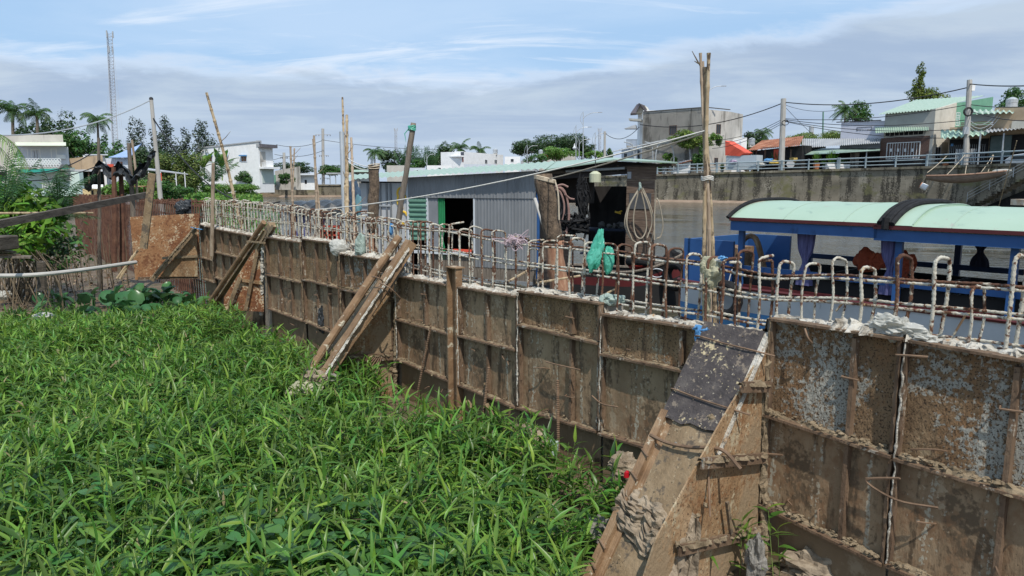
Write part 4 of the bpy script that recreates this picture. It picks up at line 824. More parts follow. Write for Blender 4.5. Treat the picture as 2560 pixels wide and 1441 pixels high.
# ropes and lines near the viewer
def line(name, label, a, b, r, m, sag=0., cat='rope', group=None, n=16):
    mb = MB(); mb.tube(sagline(a, b, sag, n), r, 5); return tag(mb.build(name, m, loc=a), label, cat, group)
line('mooring_rope', 'white rope stretched from the far cage up to the bamboo bundle', Wp(770, 526, -.1), P(1765, 327, Yb), .008, m_ropew, .12)
line('mooring_rope', 'tan rope running from the rough bark post up to the bamboo bundle', P(1368, 449, 10.9), P(1765, 332, Yb), .009, m_rope, .02)
mb = MB(); c = P(1362, 452, 11.0)
for k in range(3): mb.tube([c + Vector((math.cos(a) * .16, math.sin(a) * .16, .02 * k - .04 * math.cos(a))) for a in [i * math.pi / 9 for i in range(19)]], .015, 6)
mb.tube(crv([c + Vector((.15, -.1, 0)), c + Vector((.2, -.12, -.2)), c + Vector((.22, -.12, -.6))], 5), .013, 6); tag(mb.build('rope_lashing', m_rope, loc=c), 'tan rope lashing round the head of the rough bark post', 'rope')
mb = MB(); c = P(935, 420, 14.6)
for k in range(3): mb.tube([c + Vector((math.cos(a) * .12, math.sin(a) * .12, .03 * k + .02 * math.sin(a + k))) for a in [i * math.pi / 8 for i in range(17)]], .010, 5)
tag(mb.build('rope_lashing', m_rope, loc=c), 'rope coil round the top of the dark palm trunk post', 'rope')
line('thin_rope', 'thin rope from the thin bamboo poles to the dark palm trunk post, the upper one', P(868, 395, 16.5), P(930, 418, 14.6), .010, m_ropew, .05)
line('thin_rope', 'thin rope from the thin bamboo poles to the dark palm trunk post, the lower one', P(868, 402, 16.5), P(930, 424, 14.6), .010, m_ropew, .08)
line('power_line', 'twisted grey line from the slim leaning pole down to the tarp boat', P(379, 290, 24), P(700, 505, 21), .022, m_cable, 1.0)
line('power_line', 'grey cable from the left edge up to the slim leaning pole', P(-40, 338, 20), P(378, 250, 24), .02, m_metal, .35)
line('power_line', 'low black cable crossing the left house front', P(-40, 415, 22), P(245, 372, 26), .02, m_cable, .5)
line('power_line', 'lower black cable over the teal net', P(-40, 444, 22), P(250, 412, 26), .018, m_cable, .3)

# ---------------------------------------------------------------- floating house workshop
LA, LB = XY(880, 21.8), XY(1640, 18.0); fh = Face(LA, LB); FO = fh.o
base = fh.pt(fh.L / 2, 0)
th = thing('floating_house', 'grey corrugated floating house with a mint roof and an open workshop end', 'floating house', base)
def U(px, py=500): return fh.hit(px, py)[0]
def corr(f, mb, u0, u1, z0, z1, out=0., pitch=.10, amp=.014, horiz=False, z0b=None, z1b=None):
    n = max(4, int(((z1 - z0) if horiz else abs(u1 - u0)) / pitch * 6)); vs = []
    for i in range(n + 1):
        k = i / n; s = ((i / 6) % 1); o = out + (amp if .0 <= s < .5 else 0) if amp > .02 else out + amp * (1 if s < .3 else 0)
        if horiz:
            z = z0 + (z1 - z0) * k; vs += [f.pt(u0, z, o), f.pt(u1, z, o)]
        else:
            u = u0 + (u1 - u0) * k; vs += [f.pt(u, z0 + ((z0b or z0) - z0) * k, o), f.pt(u, z1 + ((z1b or z1) - z1) * k, o)]
    mb.add(vs, [(2 * i, 2 * i + 2, 2 * i + 3, 2 * i + 1) for i in range(n)])
zs = fh.hit(1180, 494)[1]     # sheet seam
def eave(px): return fh.hit(px, 444 - 16 * (px - 1022) / 314)[1]
u22 = U(1022)
for a, b in ((1022, 1066), (1066, 1188), (1188, 1272), (1272, 1340)):
    mb = MB(); corr(fh, mb, U(a), U(b) + .01, zs - .02, eave(a), .042 if a in (1066, 1272) else .034, z1b=eave(b)); mb.build('upper_sheet', m_corr, th)
zbt = fh.hit(1260, 655)[1]
for a, b in ((1188, 1272), (1272, 1342)):
    mb = MB(); corr(fh, mb, U(a), U(b) + .01, .45, zs, .016 if a == 1272 else .008); mb.build('lower_sheet', m_corr, th)
mb = MB(); corr(fh, mb, U(1022), U(1068), fh.hit(1045, 600)[1], zs - .02, .0, .14, .035, True); mb.build('green_shutter', m_shutter, th)
mb = MB(); fh.box(mb, U(1070), U(1094), .8, zs - .01, -.04, .0); mb.build('door_panel', mat('door_grey', [(.19, .20, .215), (.24, .25, .27)], 2, rough=.5), th)
mb = MB(); fh.box(mb, U(1066), U(1071), .5, zs, -.05, .03); mb.build('door_jamb', m_boatw, th); mb = MB(); fh.box(mb, U(1184), U(1188), .8, zs, -.03, .03); mb.build('window_jamb', m_boatw, th); mb = MB(); fh.box(mb, U(1018), U(1023), .1, eave(1022), -.03, .03); mb.build('corner_trim', m_boatw, th)
mb = MB(); fh.box(mb, u22, U(1188), .78, .86, .0, .09); mb.build('sill', m_boatw, th)
# interior behind the openings
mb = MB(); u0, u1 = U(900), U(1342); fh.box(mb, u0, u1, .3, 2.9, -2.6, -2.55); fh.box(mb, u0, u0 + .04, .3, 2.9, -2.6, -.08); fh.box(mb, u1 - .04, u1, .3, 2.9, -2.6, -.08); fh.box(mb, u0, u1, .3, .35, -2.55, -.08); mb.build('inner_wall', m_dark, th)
mb = MB(); mb.tube([fh.pt(U(1175) + .3 * math.cos(a), 1.5 + .35 * math.sin(a), -.6) for a in [i * .35 for i in range(19)]], .03, 6); mb.build('hose_inside', m_raggr, th)
# curtain of the window
mb = MB(); cu0, cu1 = U(1095), U(1111)
mb.grid(lambda u, v: fh.pt(cu0 + (cu1 - cu0) * (u * (1 - .55 * math.exp(-((v - .33) / .12) ** 2)) + .25 * math.exp(-((v - .33) / .12) ** 2)), .62 + (zs - .62) * v, -.02 + .03 * math.sin(u * 22)), 24, 20); mb.build('green_curtain', mat('curtain_green', [(.02, .20, .075), (.03, .29, .12)], 4, rough=.8), th)
# lower wooden part
mb = MB(); n = 26
for k in range(n):
    ua = U(1046) + (U(1350) - U(1046)) * k / n; ub = ua + (U(1350) - U(1046)) / n - .012; fh.box(mb, ua, ub, .10, .80 + .02 * random.random(), -.03 - .01 * random.random(), .0)
mb.build('lower_planks', m_woodgr, th)
mb = MB(); fh.box(mb, U(1046), U(1350), .02, .11, -.03, .05); mb.build('skirt_beam', m_corr, th)
mb = MB(); fh.box(mb, U(1125), U(1182), .83, .92, -.25, -.05); mb.build('red_box', m_red, th)
# white board wall at the left end
mb = MB(); fh.box(mb, U(896), U(1018), .25, 2.85, -.12, -.06); mb.build('white_wall', mat('board_white', [(.42, .43, .44), (.50, .51, .52)], 1.5, rough=.6), th)
for px in (918, 932, 949, 965, 975):
    mb = MB(); fh.box(mb, U(px) - .025, U(px) + .025, .25, 2.84, -.06, -.02); mb.build('wall_batten', m_corr, th)
for py in (515,):
    mb = MB(); z = fh.hit(940, py)[1]; fh.box(mb, U(900), U(976), z - .02, z + .02, -.055, -.01); mb.build('wall_batten', m_metal, th)
# painted yellow letter strokes on the board
for kx, (cx_, cy_, r_) in enumerate(((1001, 484, .17), (1003, 503, .20), (1006, 545, .18))):
    uu, z_ = fh.hit(cx_, cy_); mb = MB(); mb.tube([fh.pt(uu + r_ * math.cos(a) * .8, z_ + r_ * math.sin(a), -.05) for a in [.3 + i * .33 for i in range(15)]], .035, 6); mb.build('painted_letter', m_yel, th)
# roof: slopes up away from the viewer
def corr_roof(mb, A, B, Cc, D, pitch=.19, amp=.018):
    """A,B eave left/right; D,C ridge left/right"""
    L = (B - A).length; n = int(L / pitch * 6); vs = []
    for i in range(n + 1):
        k = i / n; h = amp * math.sin(i / 6 * 2 * math.pi); vs += [A.lerp(B, k) + Vector((0, 0, h)), D.lerp(Cc, k) + Vector((0, 0, h))]
    mb.add(vs, [(2 * i, 2 * i + 2, 2 * i + 3, 2 * i + 1) for i in range(n)])
rdp = -3.0
def ridge(px, py, d=rdp):
    u, z = fh.hit(px, py, d); return fh.pt(u, z, d)
def ev(px, py, d=.35): u, z = fh.hit(px, py, d); return fh.pt(u, z, d)
EA, EB = ev(866, 449), ev(1366, 422); RA, RB_ = ridge(884, 437), ridge(1392, 403)
mb = MB(); corr_roof(mb, EA, EB, RB_, RA); o = mb.build('roof_sheet', m_roofg, th)
mb = MB(); EC, ED = ev(1362, 424, .32), ev(1694, 405.5, .35); RC, RD = ridge(1388, 404), ridge(1600, 398, -2.6)
pk = ridge(1532, 394, -1.6)
PF = ev(1533, 399, .3); mb.add([EC, PF, pk, RC, ED, RD], [(0, 1, 2, 3), (1, 4, 5, 2)]); mb.add([p - Vector((0, 0, .035)) for p in (EC, PF, pk, RC, ED, RD)], [(3, 2, 1, 0), (2, 5, 4, 1)]); mb.add([EC, PF, ED] + [p - Vector((0, 0, .035)) for p in (EC, PF, ED)], [(0, 3, 4, 1), (1, 4, 5, 2)]); mb.build('porch_roof', m_roofg, th)
mb = MB(); g0 = [fh.pt(*fh.hit(x, y, -.12), -.12) for x, y in ((1345, 428), (1533, 403), (1640, 409), (1640, 430), (1560, 436), (1345, 452))]; mb.prism(g0, -fh.o * .04); mb.build('gable_shade_fill', mat('gable_shade', [(.03, .026, .025), (.06, .052, .05)], 5, (.5, .5, 5), .9), th)  # dark fill painted as the shade under the porch roof
mb = MB(); mb.bar(ev(1310, 437, -.05), ev(1690, 411, -.05), .06, .08); mb.bar(ev(1375, 425, -.6), ev(1620, 412, -.6), .06, .08)
for px in (1433, 1544): u = U(px, 430); fh.box(mb, u - .02, u + .02, fh.hit(px, 428)[1], fh.hit(px, 414)[1], -.04, .0)
mb.build('roof_beam', m_wooddk, th)
mb = MB(); mb.tube([ev(1415, 429, .0), ev(1562, 421, .0)], .035, 8); mb.build('lamp_tube', m_metal, th)
# workshop: back wall, pier, counter
uo0, uo1, up0, up1 = U(1345), U(1566), U(1566), U(1637)
mb = MB(); zb_ = .35
zt_ = lambda px: fh.hit(px, 412)[1]
fh.box(mb, U(1446, 500) - .42, uo1 + .05, .3, 2.75, -2.3, -2.25); fh.box(mb, uo1 + .02, uo1 + .06, .3, 2.9, -2.3, -.05); mb.build('back_wall', mat('shade_wood', [(.02, .018, .018), (.045, .04, .038)], 5, (1, 1, .3), .9, bump=.3), th)  # darkness of the workshop interior put into the wall colour
mb = MB(); fh.box(mb, uo0 - .2, U(1450, 440), 2.28, 3.0, -1.3, -1.25); mb.build('hanging_panel', mat('dark_wood2', [(.05, .042, .038), (.08, .068, .06)], 5, (1, 1, .3), .9), th)  # panel in a plain dark brown, streaked vertically
n = 9; mb = MB(); z0p, z1p = .2, fh.hit(1600, 417)[1]
for k in range(n):
    za = z0p + (z1p - z0p) * k / n; fh.box(mb, up0, up1 + random.uniform(-.03, .04), za + .006, za + (z1p - z0p) / n - .004, -.05 - .01 * random.random(), .0 + .012 * random.random())
mb.build('plank_pier', m_woodbr, th)
r_ = fh.rect(1574, 484, 1628, 523); mb = MB(); fh.box(mb, *r_, .015, .03); mb.build('grey_pane', mat('pane_sooty', [(.06, .06, .062), (.10, .10, .10)], 3, rough=.3), th)
mb = MB(); r_ = fh.rect(1569, 430, 1574, 447); fh.box(mb, r_[0], r_[0] + .1, r_[2], r_[3], .015, .02); mb.build('paper_notice', m_roofgr, th)
mb = MB(); fh.box(mb, U(1450), uo1 + .5, .18, .32, -2.4, .1); fh.box(mb, uo0 - .1, up1 + .1, .05, .20, -.1, .08); mb.build('deck', m_wooddk, th)
mb = MB(); fh.box(mb, U(1452) - .3, uo1, 1.52, 1.58, -1.6, -1.0); fh.box(mb, U(1452) - .3, uo1, .85, .9, -1.5, -.9); fh.box(mb, U(1462), U(1462) + .06, .3, 1.55, -1.05, -1.0); fh.box(mb, U(1540), U(1540) + .06, .3, 1.55, -1.05, -1.0); mb.build('workbench', mat('bench_navy', [(.012, .02, .045)], rough=.6), th)
mb = MB()
for k in range(26): u = random.uniform(U(1458), U(1560)); z = random.choice((1.6, .93, .38)); mb.ball(fh.pt(u, z + .05, random.uniform(-1.5, -1.05)), random.uniform(.04, .11), 8, 6, .3)
mb.build('workshop_clutter', mat('clutter', [(.03, .03, .035), (.09, .085, .08), (.16, .15, .14)], 3, rough=.6), th)
mb = MB(); uu, z_ = fh.hit(1545, 532, -.9); mb.box(fh.pt(uu, z_, -.9), (.16, .1, .05), Matrix.Rotation(.3, 3, 'Y')); mb.tube([fh.pt(uu, z_, -.88), fh.pt(uu + .12, z_ + .05, -.86)], .02, 6); mb.build('yellow_tool', m_yel, th)
mb = MB(); fh.box(mb, uo0, U(1422), .2, 1.05, -.06, -.02); fh.box(mb, U(1408), U(1423), .2, 1.55, -.1, -.04); mb.build('low_planks', m_woodbr, th)
mb = MB(); fh.box(mb, uo0 - .05, uo0 + .04, .2, 2.9, -.05, .0); mb.build('blue_post', m_blue, th)
mb = MB()  # raft tanks below
for k in range(9): u = .3 + k * (fh.L - .6) / 8; mb.tube([fh.pt(u, -.02, -.1), fh.pt(u, -.02, -2.7)], .24, 12)
mb.build('float_tank', m_navy, th)
# things hanging at the workshop
c = P(1488, 440, 18.2); th = thing('gas_bottle', 'cream bottle hung upside under the workshop roof', 'bottle', c); mb = MB(); mb.tube([c + Vector((0, 0, z)) for z in (-.17, -.165, .05, .09, .12)], [.03, .15, .15, .10, .05], 14); mb.build('bottle_body', mat('bottle_cream', [(.42, .43, .30), (.50, .51, .36)], 4, rough=.4), th); mb = MB(); mb.tube([c + Vector((0, 0, .12)), c + Vector((0, 0, .52))], .012, 5); mb.build('hanging_cord', m_cable, th)
def coil(label, loops, m, r, Y, zo=0, cat='hose'):
    mb = MB()
    for pts in loops: mb.tube(crv([P(x, y, Y + random.uniform(-.04, .04)) for x, y in pts], 8), r, 6)
    return tag(mb.build('hose_coil', m, loc=P(loops[0][0][0], loops[0][0][1], Y)), label, cat)
coil('cream hose hung in long loops from a knot on the plank pier', [[(1598, 470), (1570, 520), (1562, 560), (1575, 595), (1592, 608)], [(1600, 470), (1574, 515), (1567, 560), (1580, 600)], [(1604, 472), (1620, 510), (1630, 555), (1618, 595)], [(1596, 478), (1584, 540), (1588, 585), (1604, 596), (1616, 570), (1612, 520), (1603, 480)], [(1606, 470), (1624, 510), (1636, 560), (1628, 605)]], mat('hose_cream', [(.30, .25, .18), (.42, .36, .27)], 5, rough=.5), .017, 17.7)
coil('cream hose loop hanging off the outer edge of the plank pier', [[(1636, 600), (1636, 540), (1640, 498), (1648, 510), (1657, 560), (1652, 590), (1642, 597)]], mat('hose_cream2', [(.30, .25, .18), (.42, .36, .27)], 5, rough=.5), .017, 17.6)
coil('rust coloured hose coil hung beside the rough bark post', [[(1388, 470), (1402, 472), (1415, 490), (1421, 520), (1420, 560), (1412, 590)], [(1390, 466), (1408, 474), (1418, 500), (1423, 540), (1416, 585)], [(1386, 474), (1400, 480), (1410, 510), (1408, 545), (1396, 565)], [(1385, 468), (1405, 462), (1420, 468)], [(1412, 486), (1424, 496), (1436, 499)]], m_hose, .025, 17.9)
coil('black hose rings hung behind the rough bark post', [[(1392, 480), (1378, 500), (1376, 530), (1390, 545), (1404, 530), (1406, 500), (1394, 482)], [(1394, 484), (1384, 510), (1388, 535), (1400, 520), (1400, 494)]], m_cable, .028, 18.0)
tangle('hose_pile', m_black, P(1438, 562, 18.0), (.20, .15, .15), 'dark pile of hoses on the deck in the workshop opening', 'hose pile', 26, .035)
mb = MB(); mb.tube([P(1337, 497, 17.8), P(1366, 586, 17.2)], .045, 8); tag(mb.build('leaning_pipe', m_pole, loc=P(1366, 586, 17.2)), 'pale pipe leaning against the corner of the corrugated wall', 'pipe')
tangle('black_netting', m_black, P(1456, 492, 18.2), (.06, .07, .24), 'black frayed netting hanging at the edge of the workshop opening', 'netting', 60, .022)
crumple('knot', m_baggy, P(1600, 466, 17.65), (.5, .5, 1.2), 'grey green knot holding the cream hose on the plank pier', 'knot', .08)
crumple('clothes', mat('cloth_navy', [(.03, .05, .09), (.07, .12, .18)], 5), P(885, 500, 18.6), (.7, .4, 2.2), 'navy clothes hanging at the left end of the floating house', 'clothes', .22, .7, 2, 24)
crumple('clothes', mat('cloth_teal', [(.10, .22, .26), (.16, .30, .34)], 5), P(896, 520, 18.4), (.5, .4, 2.2), 'teal cloth hanging beside the navy clothes', 'clothes', .16, .7, 2, 24)

# ---------------------------------------------------------------- boats
def hull(th, pt, L, Wd, H, bands, sheer=.25, bow=.25, stern=.03, nb=40, dr=.25, deck=True, deckm=None):
    """pt(s, o, z): s along 0..L, o across -1..1 scaled by half width"""
    def half(s):
        k = s / L; w = 1.
        if k < bow: w = math.sin(clamp(k / bow) * math.pi / 2) ** .75
        if k > 1 - stern: w = 1 - .12 * (k - 1 + stern) / max(stern, 1e-3)
        return Wd / 2 * max(w, .02)
    def sh(s): k = s / L; return sheer * (max(0, 1 - k / bow / 1.4) ** 2)
    for nm, m, a, b in bands:
        mb = MB()
        for side in (-1, 1):
            def fn(u, v, side=side):
                s = u * L; z = a + (b - a) * v; fl = .80 + .20 * clamp((z + dr) / (H + dr)); return pt(s, side * half(s) * fl, z + sh(s) * clamp((z + dr) / (H + dr)))
            mb.grid(fn, nb, 3)
        def tr(u, v): s = L; z = a + (b - a) * v; fl = .80 + .20 * clamp((z + dr) / (H + dr)); return pt(s, (u * 2 - 1) * half(s) * fl, z)
        mb.grid(tr, 2, 2); mb.build(nm, m, th)
    for side in (-1, 1):
        mb = MB(); n = nb; pts = [pt(L * i / n, side * half(L * i / n) * 1.0, H + .02 + sh(L * i / n)) for i in range(n + 1)]; mb.tube(pts, .035, 6); mb.build('gunwale', deckm or m_maroon, th)
    if deck:
        mb = MB(); mb.grid(lambda u, v: pt(u * L, (v * 2 - 1) * half(u * L) * .93, H - .28 + sh(u * L)), nb, 2); mb.build('deck', m_dark, th)
    return half, sh
DB = 10.5
def bt(s, o, z):  # s measured from the bow (towards the viewer's right) along the wall direction
    return NW * (DB + 1.3 + o) + DW * (s - 3.5) + Vector((0, 0, z))
th = thing('passenger_boat', 'blue and white passenger boat with a long mint roof moored behind the wall', 'boat', bt(5, 0, 0))
LBt = 11.3
half, sh = hull(th, bt, LBt, 2.6, 1.05, (('hull_bottom', m_navy, -.3, .32), ('red_line', m_maroon, .32, .36), ('blue_band', m_blueb, .36, .66), ('white_band', m_boatw, .66, 1.05)), bow=.2)
# side coaming, window rail, seats
for side in (-1, 1):
    mb = MB(); s0, s1 = 2.2, LBt - 1.3; mb.bar(bt(s0, side * 1.16, 1.10), bt(s1, side * 1.16, 1.10), .06, .05); mb.build('coaming', m_maroon, th); mb = MB(); mb.bar(bt(s0, side * 1.10, 1.22), bt(s1, side * 1.10, 1.22), .03, .20); mb.build('shade_board', m_dark, th)  # dark board added to stand for the shaded opening under the rail
    mb = MB(); mb.bar(bt(s0, side * 1.17, 1.40 if side < 0 else 1.46), bt(s1, side * 1.17, 1.40 if side < 0 else 1.46), .05, .09); mb.build('window_rail', m_blue if side < 0 else m_navy, th)
mb = MB()
for k in range(8):
    s = 2.8 + k * .85; mb.box(bt(s, 0, 1.05), (2.0, .4, .08), Matrix((NW, DW, Vector((0, 0, 1)))).transposed()); mb.box(bt(s + .2, 0, 1.22), (2.0, .05, .22), Matrix((NW, DW, Vector((0, 0, 1)))).transposed())
mb.build('bench_rows', m_dark, th)
# roof with two cambered sections; second one laps over the first
def roofsec(s0, s1, dz, nm, x0=0., wd=1.42, e=0.):
    def fn(u, v):
        o = (v * 2 - 1); s = s0 + (s1 - s0) * u; c = 1 - abs(o) ** 3.2; zz = 2.24 + dz + .27 * c + e * (1 - u); return bt(s, o * wd, zz)
    mb = MB(); mb.grid(fn, 20, 18); mb.grid(lambda u, v: fn(u, v) - Vector((0, 0, .04)), 20, 18)
    for k in (0, 1): mb.grid(lambda u, v: fn(k, v) - Vector((0, 0, .04 * u)), 1, 18)
    mb.build(nm, m_boatroof, th, smooth=True); return fn
sA = 3.5 + 4.13; sE = 3.5 + 6.62
r1 = roofsec(sA - .35, sE, .0, 'roof_canopy'); r2 = roofsec(1.3, sA, -.03, 'roof_canopy', e=0)
for (s0, s1, dz) in ((sA, sE - .02, .0), (1.3, sA + .15, -.03)):
    for side in (-1, 1):
        mb = MB(); mb.bar(bt(s0, side * 1.42, 2.235 + dz), bt(s1, side * 1.42, 2.235 + dz), .05, .05); mb.build('roof_trim', m_maroon, th)
        mb = MB(); mb.bar(bt(s0, side * 1.38, 2.13 + dz), bt(s1, side * 1.38, 2.13 + dz), .045, .17); mb.build('roof_beam', m_blue, th)
mb = MB(); mb.bar(bt(sE - .03, -1.38, 2.13), bt(sE - .03, 1.38, 2.13), .045, .17); mb.build('roof_beam', m_blue, th)
for k in range(9):
    fn_, s_ = (r1, k / 3.0) if k < 4 else (r2, (k - 4) / 4.6)
    mb = MB(); mb.tube([fn_(min(s_, .98), v) + Vector((0, 0, .002)) for v in np.linspace(.01, .99, 20)], .007, 5); mb.build('roof_seam', m_roofg, th)
# black rubber roll over the lap and at the stern edge
for (s, w, r, nm) in ((sA - .02, .17, .038, 'black_roll'), (sE + .02, .05, .024, 'black_roll')):
    mb = MB()
    for q in range(4 if w > .1 else 2):
        ss = s - w / 2 + w * q / 3; mb.tube([bt(ss, o * 1.43, 2.27 + .27 * (1 - abs(o) ** 3.2) + .01 * (q % 2)) for o in np.linspace(-1.02, 1.02, 24)], r, 7, rough=.05)
    if w > .1: mb.tube([bt(s, -1.46, 2.34), bt(s, -1.48, 2.18)], .05, 7)
    mb.build(nm, m_black, th)
for s in (sE - .12, 3.5 + 4.0, 3.5 + 2.62, 3.5 + .6):
    for side in (-1, 1):
        mb = MB(); mb.bar(bt(s, side * 1.2, 1.05), bt(s, side * 1.2, 2.15), .09, .07, NW); mb.build('roof_post', m_blue if side < 0 else m_navy, th)
def curtain(th, f, m, wd=.16, top=2.10, bot=1.18, tie=.45, nm='curtain'):
    mb = MB()
    def fn(u, v):
        z = bot + (top - bot) * v; k = 1 - .62 * math.exp(-((v - tie) / .16) ** 2) - .0; a = 2 * math.pi * u; rr = wd * k * (1 + .16 * math.sin(a * 7 + v * 2)) * (.75 + .35 * abs(v - tie)); return f(math.cos(a) * rr, math.sin(a) * rr * .55, z)
    mb.grid(fn, 56, 18); mb.build(nm, m, th)
for px, side, dark in ((2006, -1, 0), (2222, -1, 0), (2452, 1, 1), (2232, 1, 1)):
    Y_ = 10606 / 4.6 * (DB + (0.1 if side < 0 else 2.45)) / (px + 220); t_ = (Y_ - NW.y * (DB + (.1 if side < 0 else 2.45))) / DW.y; s_ = t_ + 3.5
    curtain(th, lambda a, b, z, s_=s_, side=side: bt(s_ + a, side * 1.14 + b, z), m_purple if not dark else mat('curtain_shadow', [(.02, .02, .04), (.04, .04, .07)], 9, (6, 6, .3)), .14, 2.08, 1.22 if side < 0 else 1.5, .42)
# red life vests on the benches
for px, dy in ((2165, 0), (2262, 0), (2200, .1)):
    s_ = (10606 / 4.6 * (DB + .9) / (px + 220) - NW.y * (DB + .9)) / DW.y + 3.5
    c = bt(s_, -.4, 1.62 + dy * 0); crumple('life_vest', m_orange, c, (1, .5, 1.0), {2165: 'orange life vest hung left of the indigo curtain', 2262: 'orange life vest hung right of the indigo curtain', 2200: 'orange life vest lying low between the two hanging ones'}[px], 'life vest', .19 if px != 2200 else .13, .6, 1.5, 30, R=RZ)
# stern box and bulkhead
mb = MB(); sS = LBt - .05
fst = [(sE + .05, sS)]
mb.box(bt((sE + .25 + sS) / 2, -.95, 1.42), (.05, sS - sE - .1, .80), Matrix((NW, DW, Vector((0, 0, 1)))).transposed()); mb.build('stern_panel', m_blue, th)
mb = MB(); mb.box(bt((sE + .25 + sS) / 2, 1.0, 1.42), (.05, sS - sE - .1, .80), Matrix((NW, DW, Vector((0, 0, 1)))).transposed()); mb.box(bt(sS - .03, 0, 1.42), (1.95, .05, .8), Matrix((NW, DW, Vector((0, 0, 1)))).transposed()); mb.build('stern_panel', m_blue, th)
mb = MB(); mb.box(bt(sE + .9, .2, 1.35), (.5, .6, .55), RZ); mb.build('engine_cover', m_beam, th); mb = MB(); mb.tube(crv([bt(sE + .15, -.5, 1.2), bt(sE + .3, -.5, 1.75), bt(sE + .1, -.4, 1.85), bt(sE - .2, -.5, 1.2)], 6), .05, 8); mb.build('exhaust_pipe', m_beam, th)
# deck rails and bollard loops
mb = MB(); c = bt(3.5 + 2.8, -1.0, 1.1)
for k in range(2): mb.tube(crv([c + DW * (.08 * k), c + DW * (.08 * k) + Vector((0, 0, .14)), c + DW * (.08 * k + .1) + Vector((0, 0, .16)), c + DW * (.08 * k + .14)], 4), .012, 6)
mb.build('mooring_cleat', m_metal, th)
def tyre(c, ax, R_, r_, label, m=m_black):
    mb = MB(); ax = ax.normalized(); x = ax.orthogonal().normalized(); y = ax.cross(x); n, k = 36, 12; vs = []
    for i in range(n):
        a = 2 * math.pi * i / n; d = x * math.cos(a) + y * math.sin(a)
        for j in range(k): b = 2 * math.pi * j / k; q = r_ * (1 + (.06 if (i % 2 and math.cos(b) > .3) else 0)); vs.append(c + d * (R_ + q * math.cos(b)) + ax * q * 1.25 * math.sin(b))
    mb.add(vs, [(i * k + j, ((i + 1) % n) * k + j, ((i + 1) % n) * k + (j + 1) % k, i * k + (j + 1) % k) for i in range(n) for j in range(k)]); return tag(mb.build('tyre_fender', m, loc=c), label, 'tyre')
def onboat(px, py, o):
    r = ray(px, py); k = (DB + 1.3 + o) / r.dot(NW); return r * k + Vector((0, 0, CZ))
tyre(onboat(1812, 748, -1.48), NW, .25, .075, 'black tyre fender hung on the blue boat side by two white cords')
for d in (-.05, .1): 
    a = onboat(1812, 715, -1.44) + DW * d; mb = MB(); mb.tube([a, onboat(1824, 672, -1.36) + DW * d], .008, 5); tag(mb.build('fender_cord', m_ropew, loc=a), 'white cord holding the tyre fender, the ' + ('thinner right one' if d < 0 else 'left one'), 'cord')
for (x0, y0, x1, y1, lab) in ((2090, 778, 2116, 747, 'short brown stick on the white side deck near the orange vests'), (2384, 838, 2414, 788, 'short brown stick on the white side deck further right')):
    mb = MB(); mb.tube([onboat(x0, y0, -1.36), onboat(x1, y1, -1.36)], .016, 6); tag(mb.build('stick', m_beam, loc=onboat(x0, y0, -1.4)), lab, 'stick')
# small dark work boat beside the blue boat
WB = P(1600, 740, 11.8); wd_ = Vector((.93, -.36, 0)).normalized(); wn_ = Vector((.36, .93, 0)).normalized(); 
def bt2(s, o, z): return G(1560, 770, 0) + Vector((-.5, 1.2, 0)) + wd_ * (2.1 - s) * 1.0 + wn_ * o + Vector((0, 0, z))
th = thing('work_boat', 'small dark wooden boat with a red nose between the workshop and the blue boat', 'boat', bt2(1.5, 0, 0))
hull(th, bt2, 3.0, 1.1, .75, (('hull_bottom', m_dark, -.3, .42), ('red_side', mat('boat_red', [(.07, .012, .014), (.12, .02, .02)], 3, rough=.5), .42, .62), ('dark_strake', m_black, .62, .75)), bow=.35, sheer=.45, deckm=m_woodgr)
mb = MB(); c = bt2(.55, -.42, .78); mb.tube([c + wd_ * math.cos(a) * .16 + Vector((0, 0, math.sin(a) * .10)) - wn_ * .05 for a in [i * math.pi / 10 for i in range(21)]], .012, 6); mb.build('painted_eye', m_boatw, th)
tyre(bt2(1.0, -.2, .98), Vector((.1, .2, 1)), .26, .08, 'grey tyre lying on the nose of the small dark boat')
tyre(bt2(.1, -.55, .75), NW, .26, .10, 'black tyre hung between the small dark boat and the blue boat')
crumple('black_bag', m_black, bt2(.25, -.1, 1.05), (1, .8, 1.1), 'black plastic bundle at the nose of the small dark boat', 'bag', .22, .6, 2)
crumple('red_can', mat('red_can_mat', [(.33, .02, .02), (.42, .05, .04)], 4, rough=.4), bt2(1.0, -.1, .90), (1.6, .8, .6), 'red bundle on the nose of the small dark boat', 'bundle', .2, .4, 2)
for (x0, y0, x1, y1, lab) in ((1270, 705, 1335, 668, 'thin bamboo stick slanting behind the bars under the floating house'), (1340, 708, 1450, 690, 'thin pale stick lying low behind the bars, the longer one'), (1500, 742, 1540, 722, 'pale stick end poking over the wall by the greenish bag')):
    mb = MB(); mb.tube([P(x0, y0, 9), P(x1, y1, 9.4)] if x0 < 1500 else [Wp(x0, y0, -.1), Wp(x1, y1, -.3)], .016 if x0 < 1500 else .010, 6); tag(mb.build('stick', m_bamb, loc=P(x0, y0, 9)), lab, 'stick')
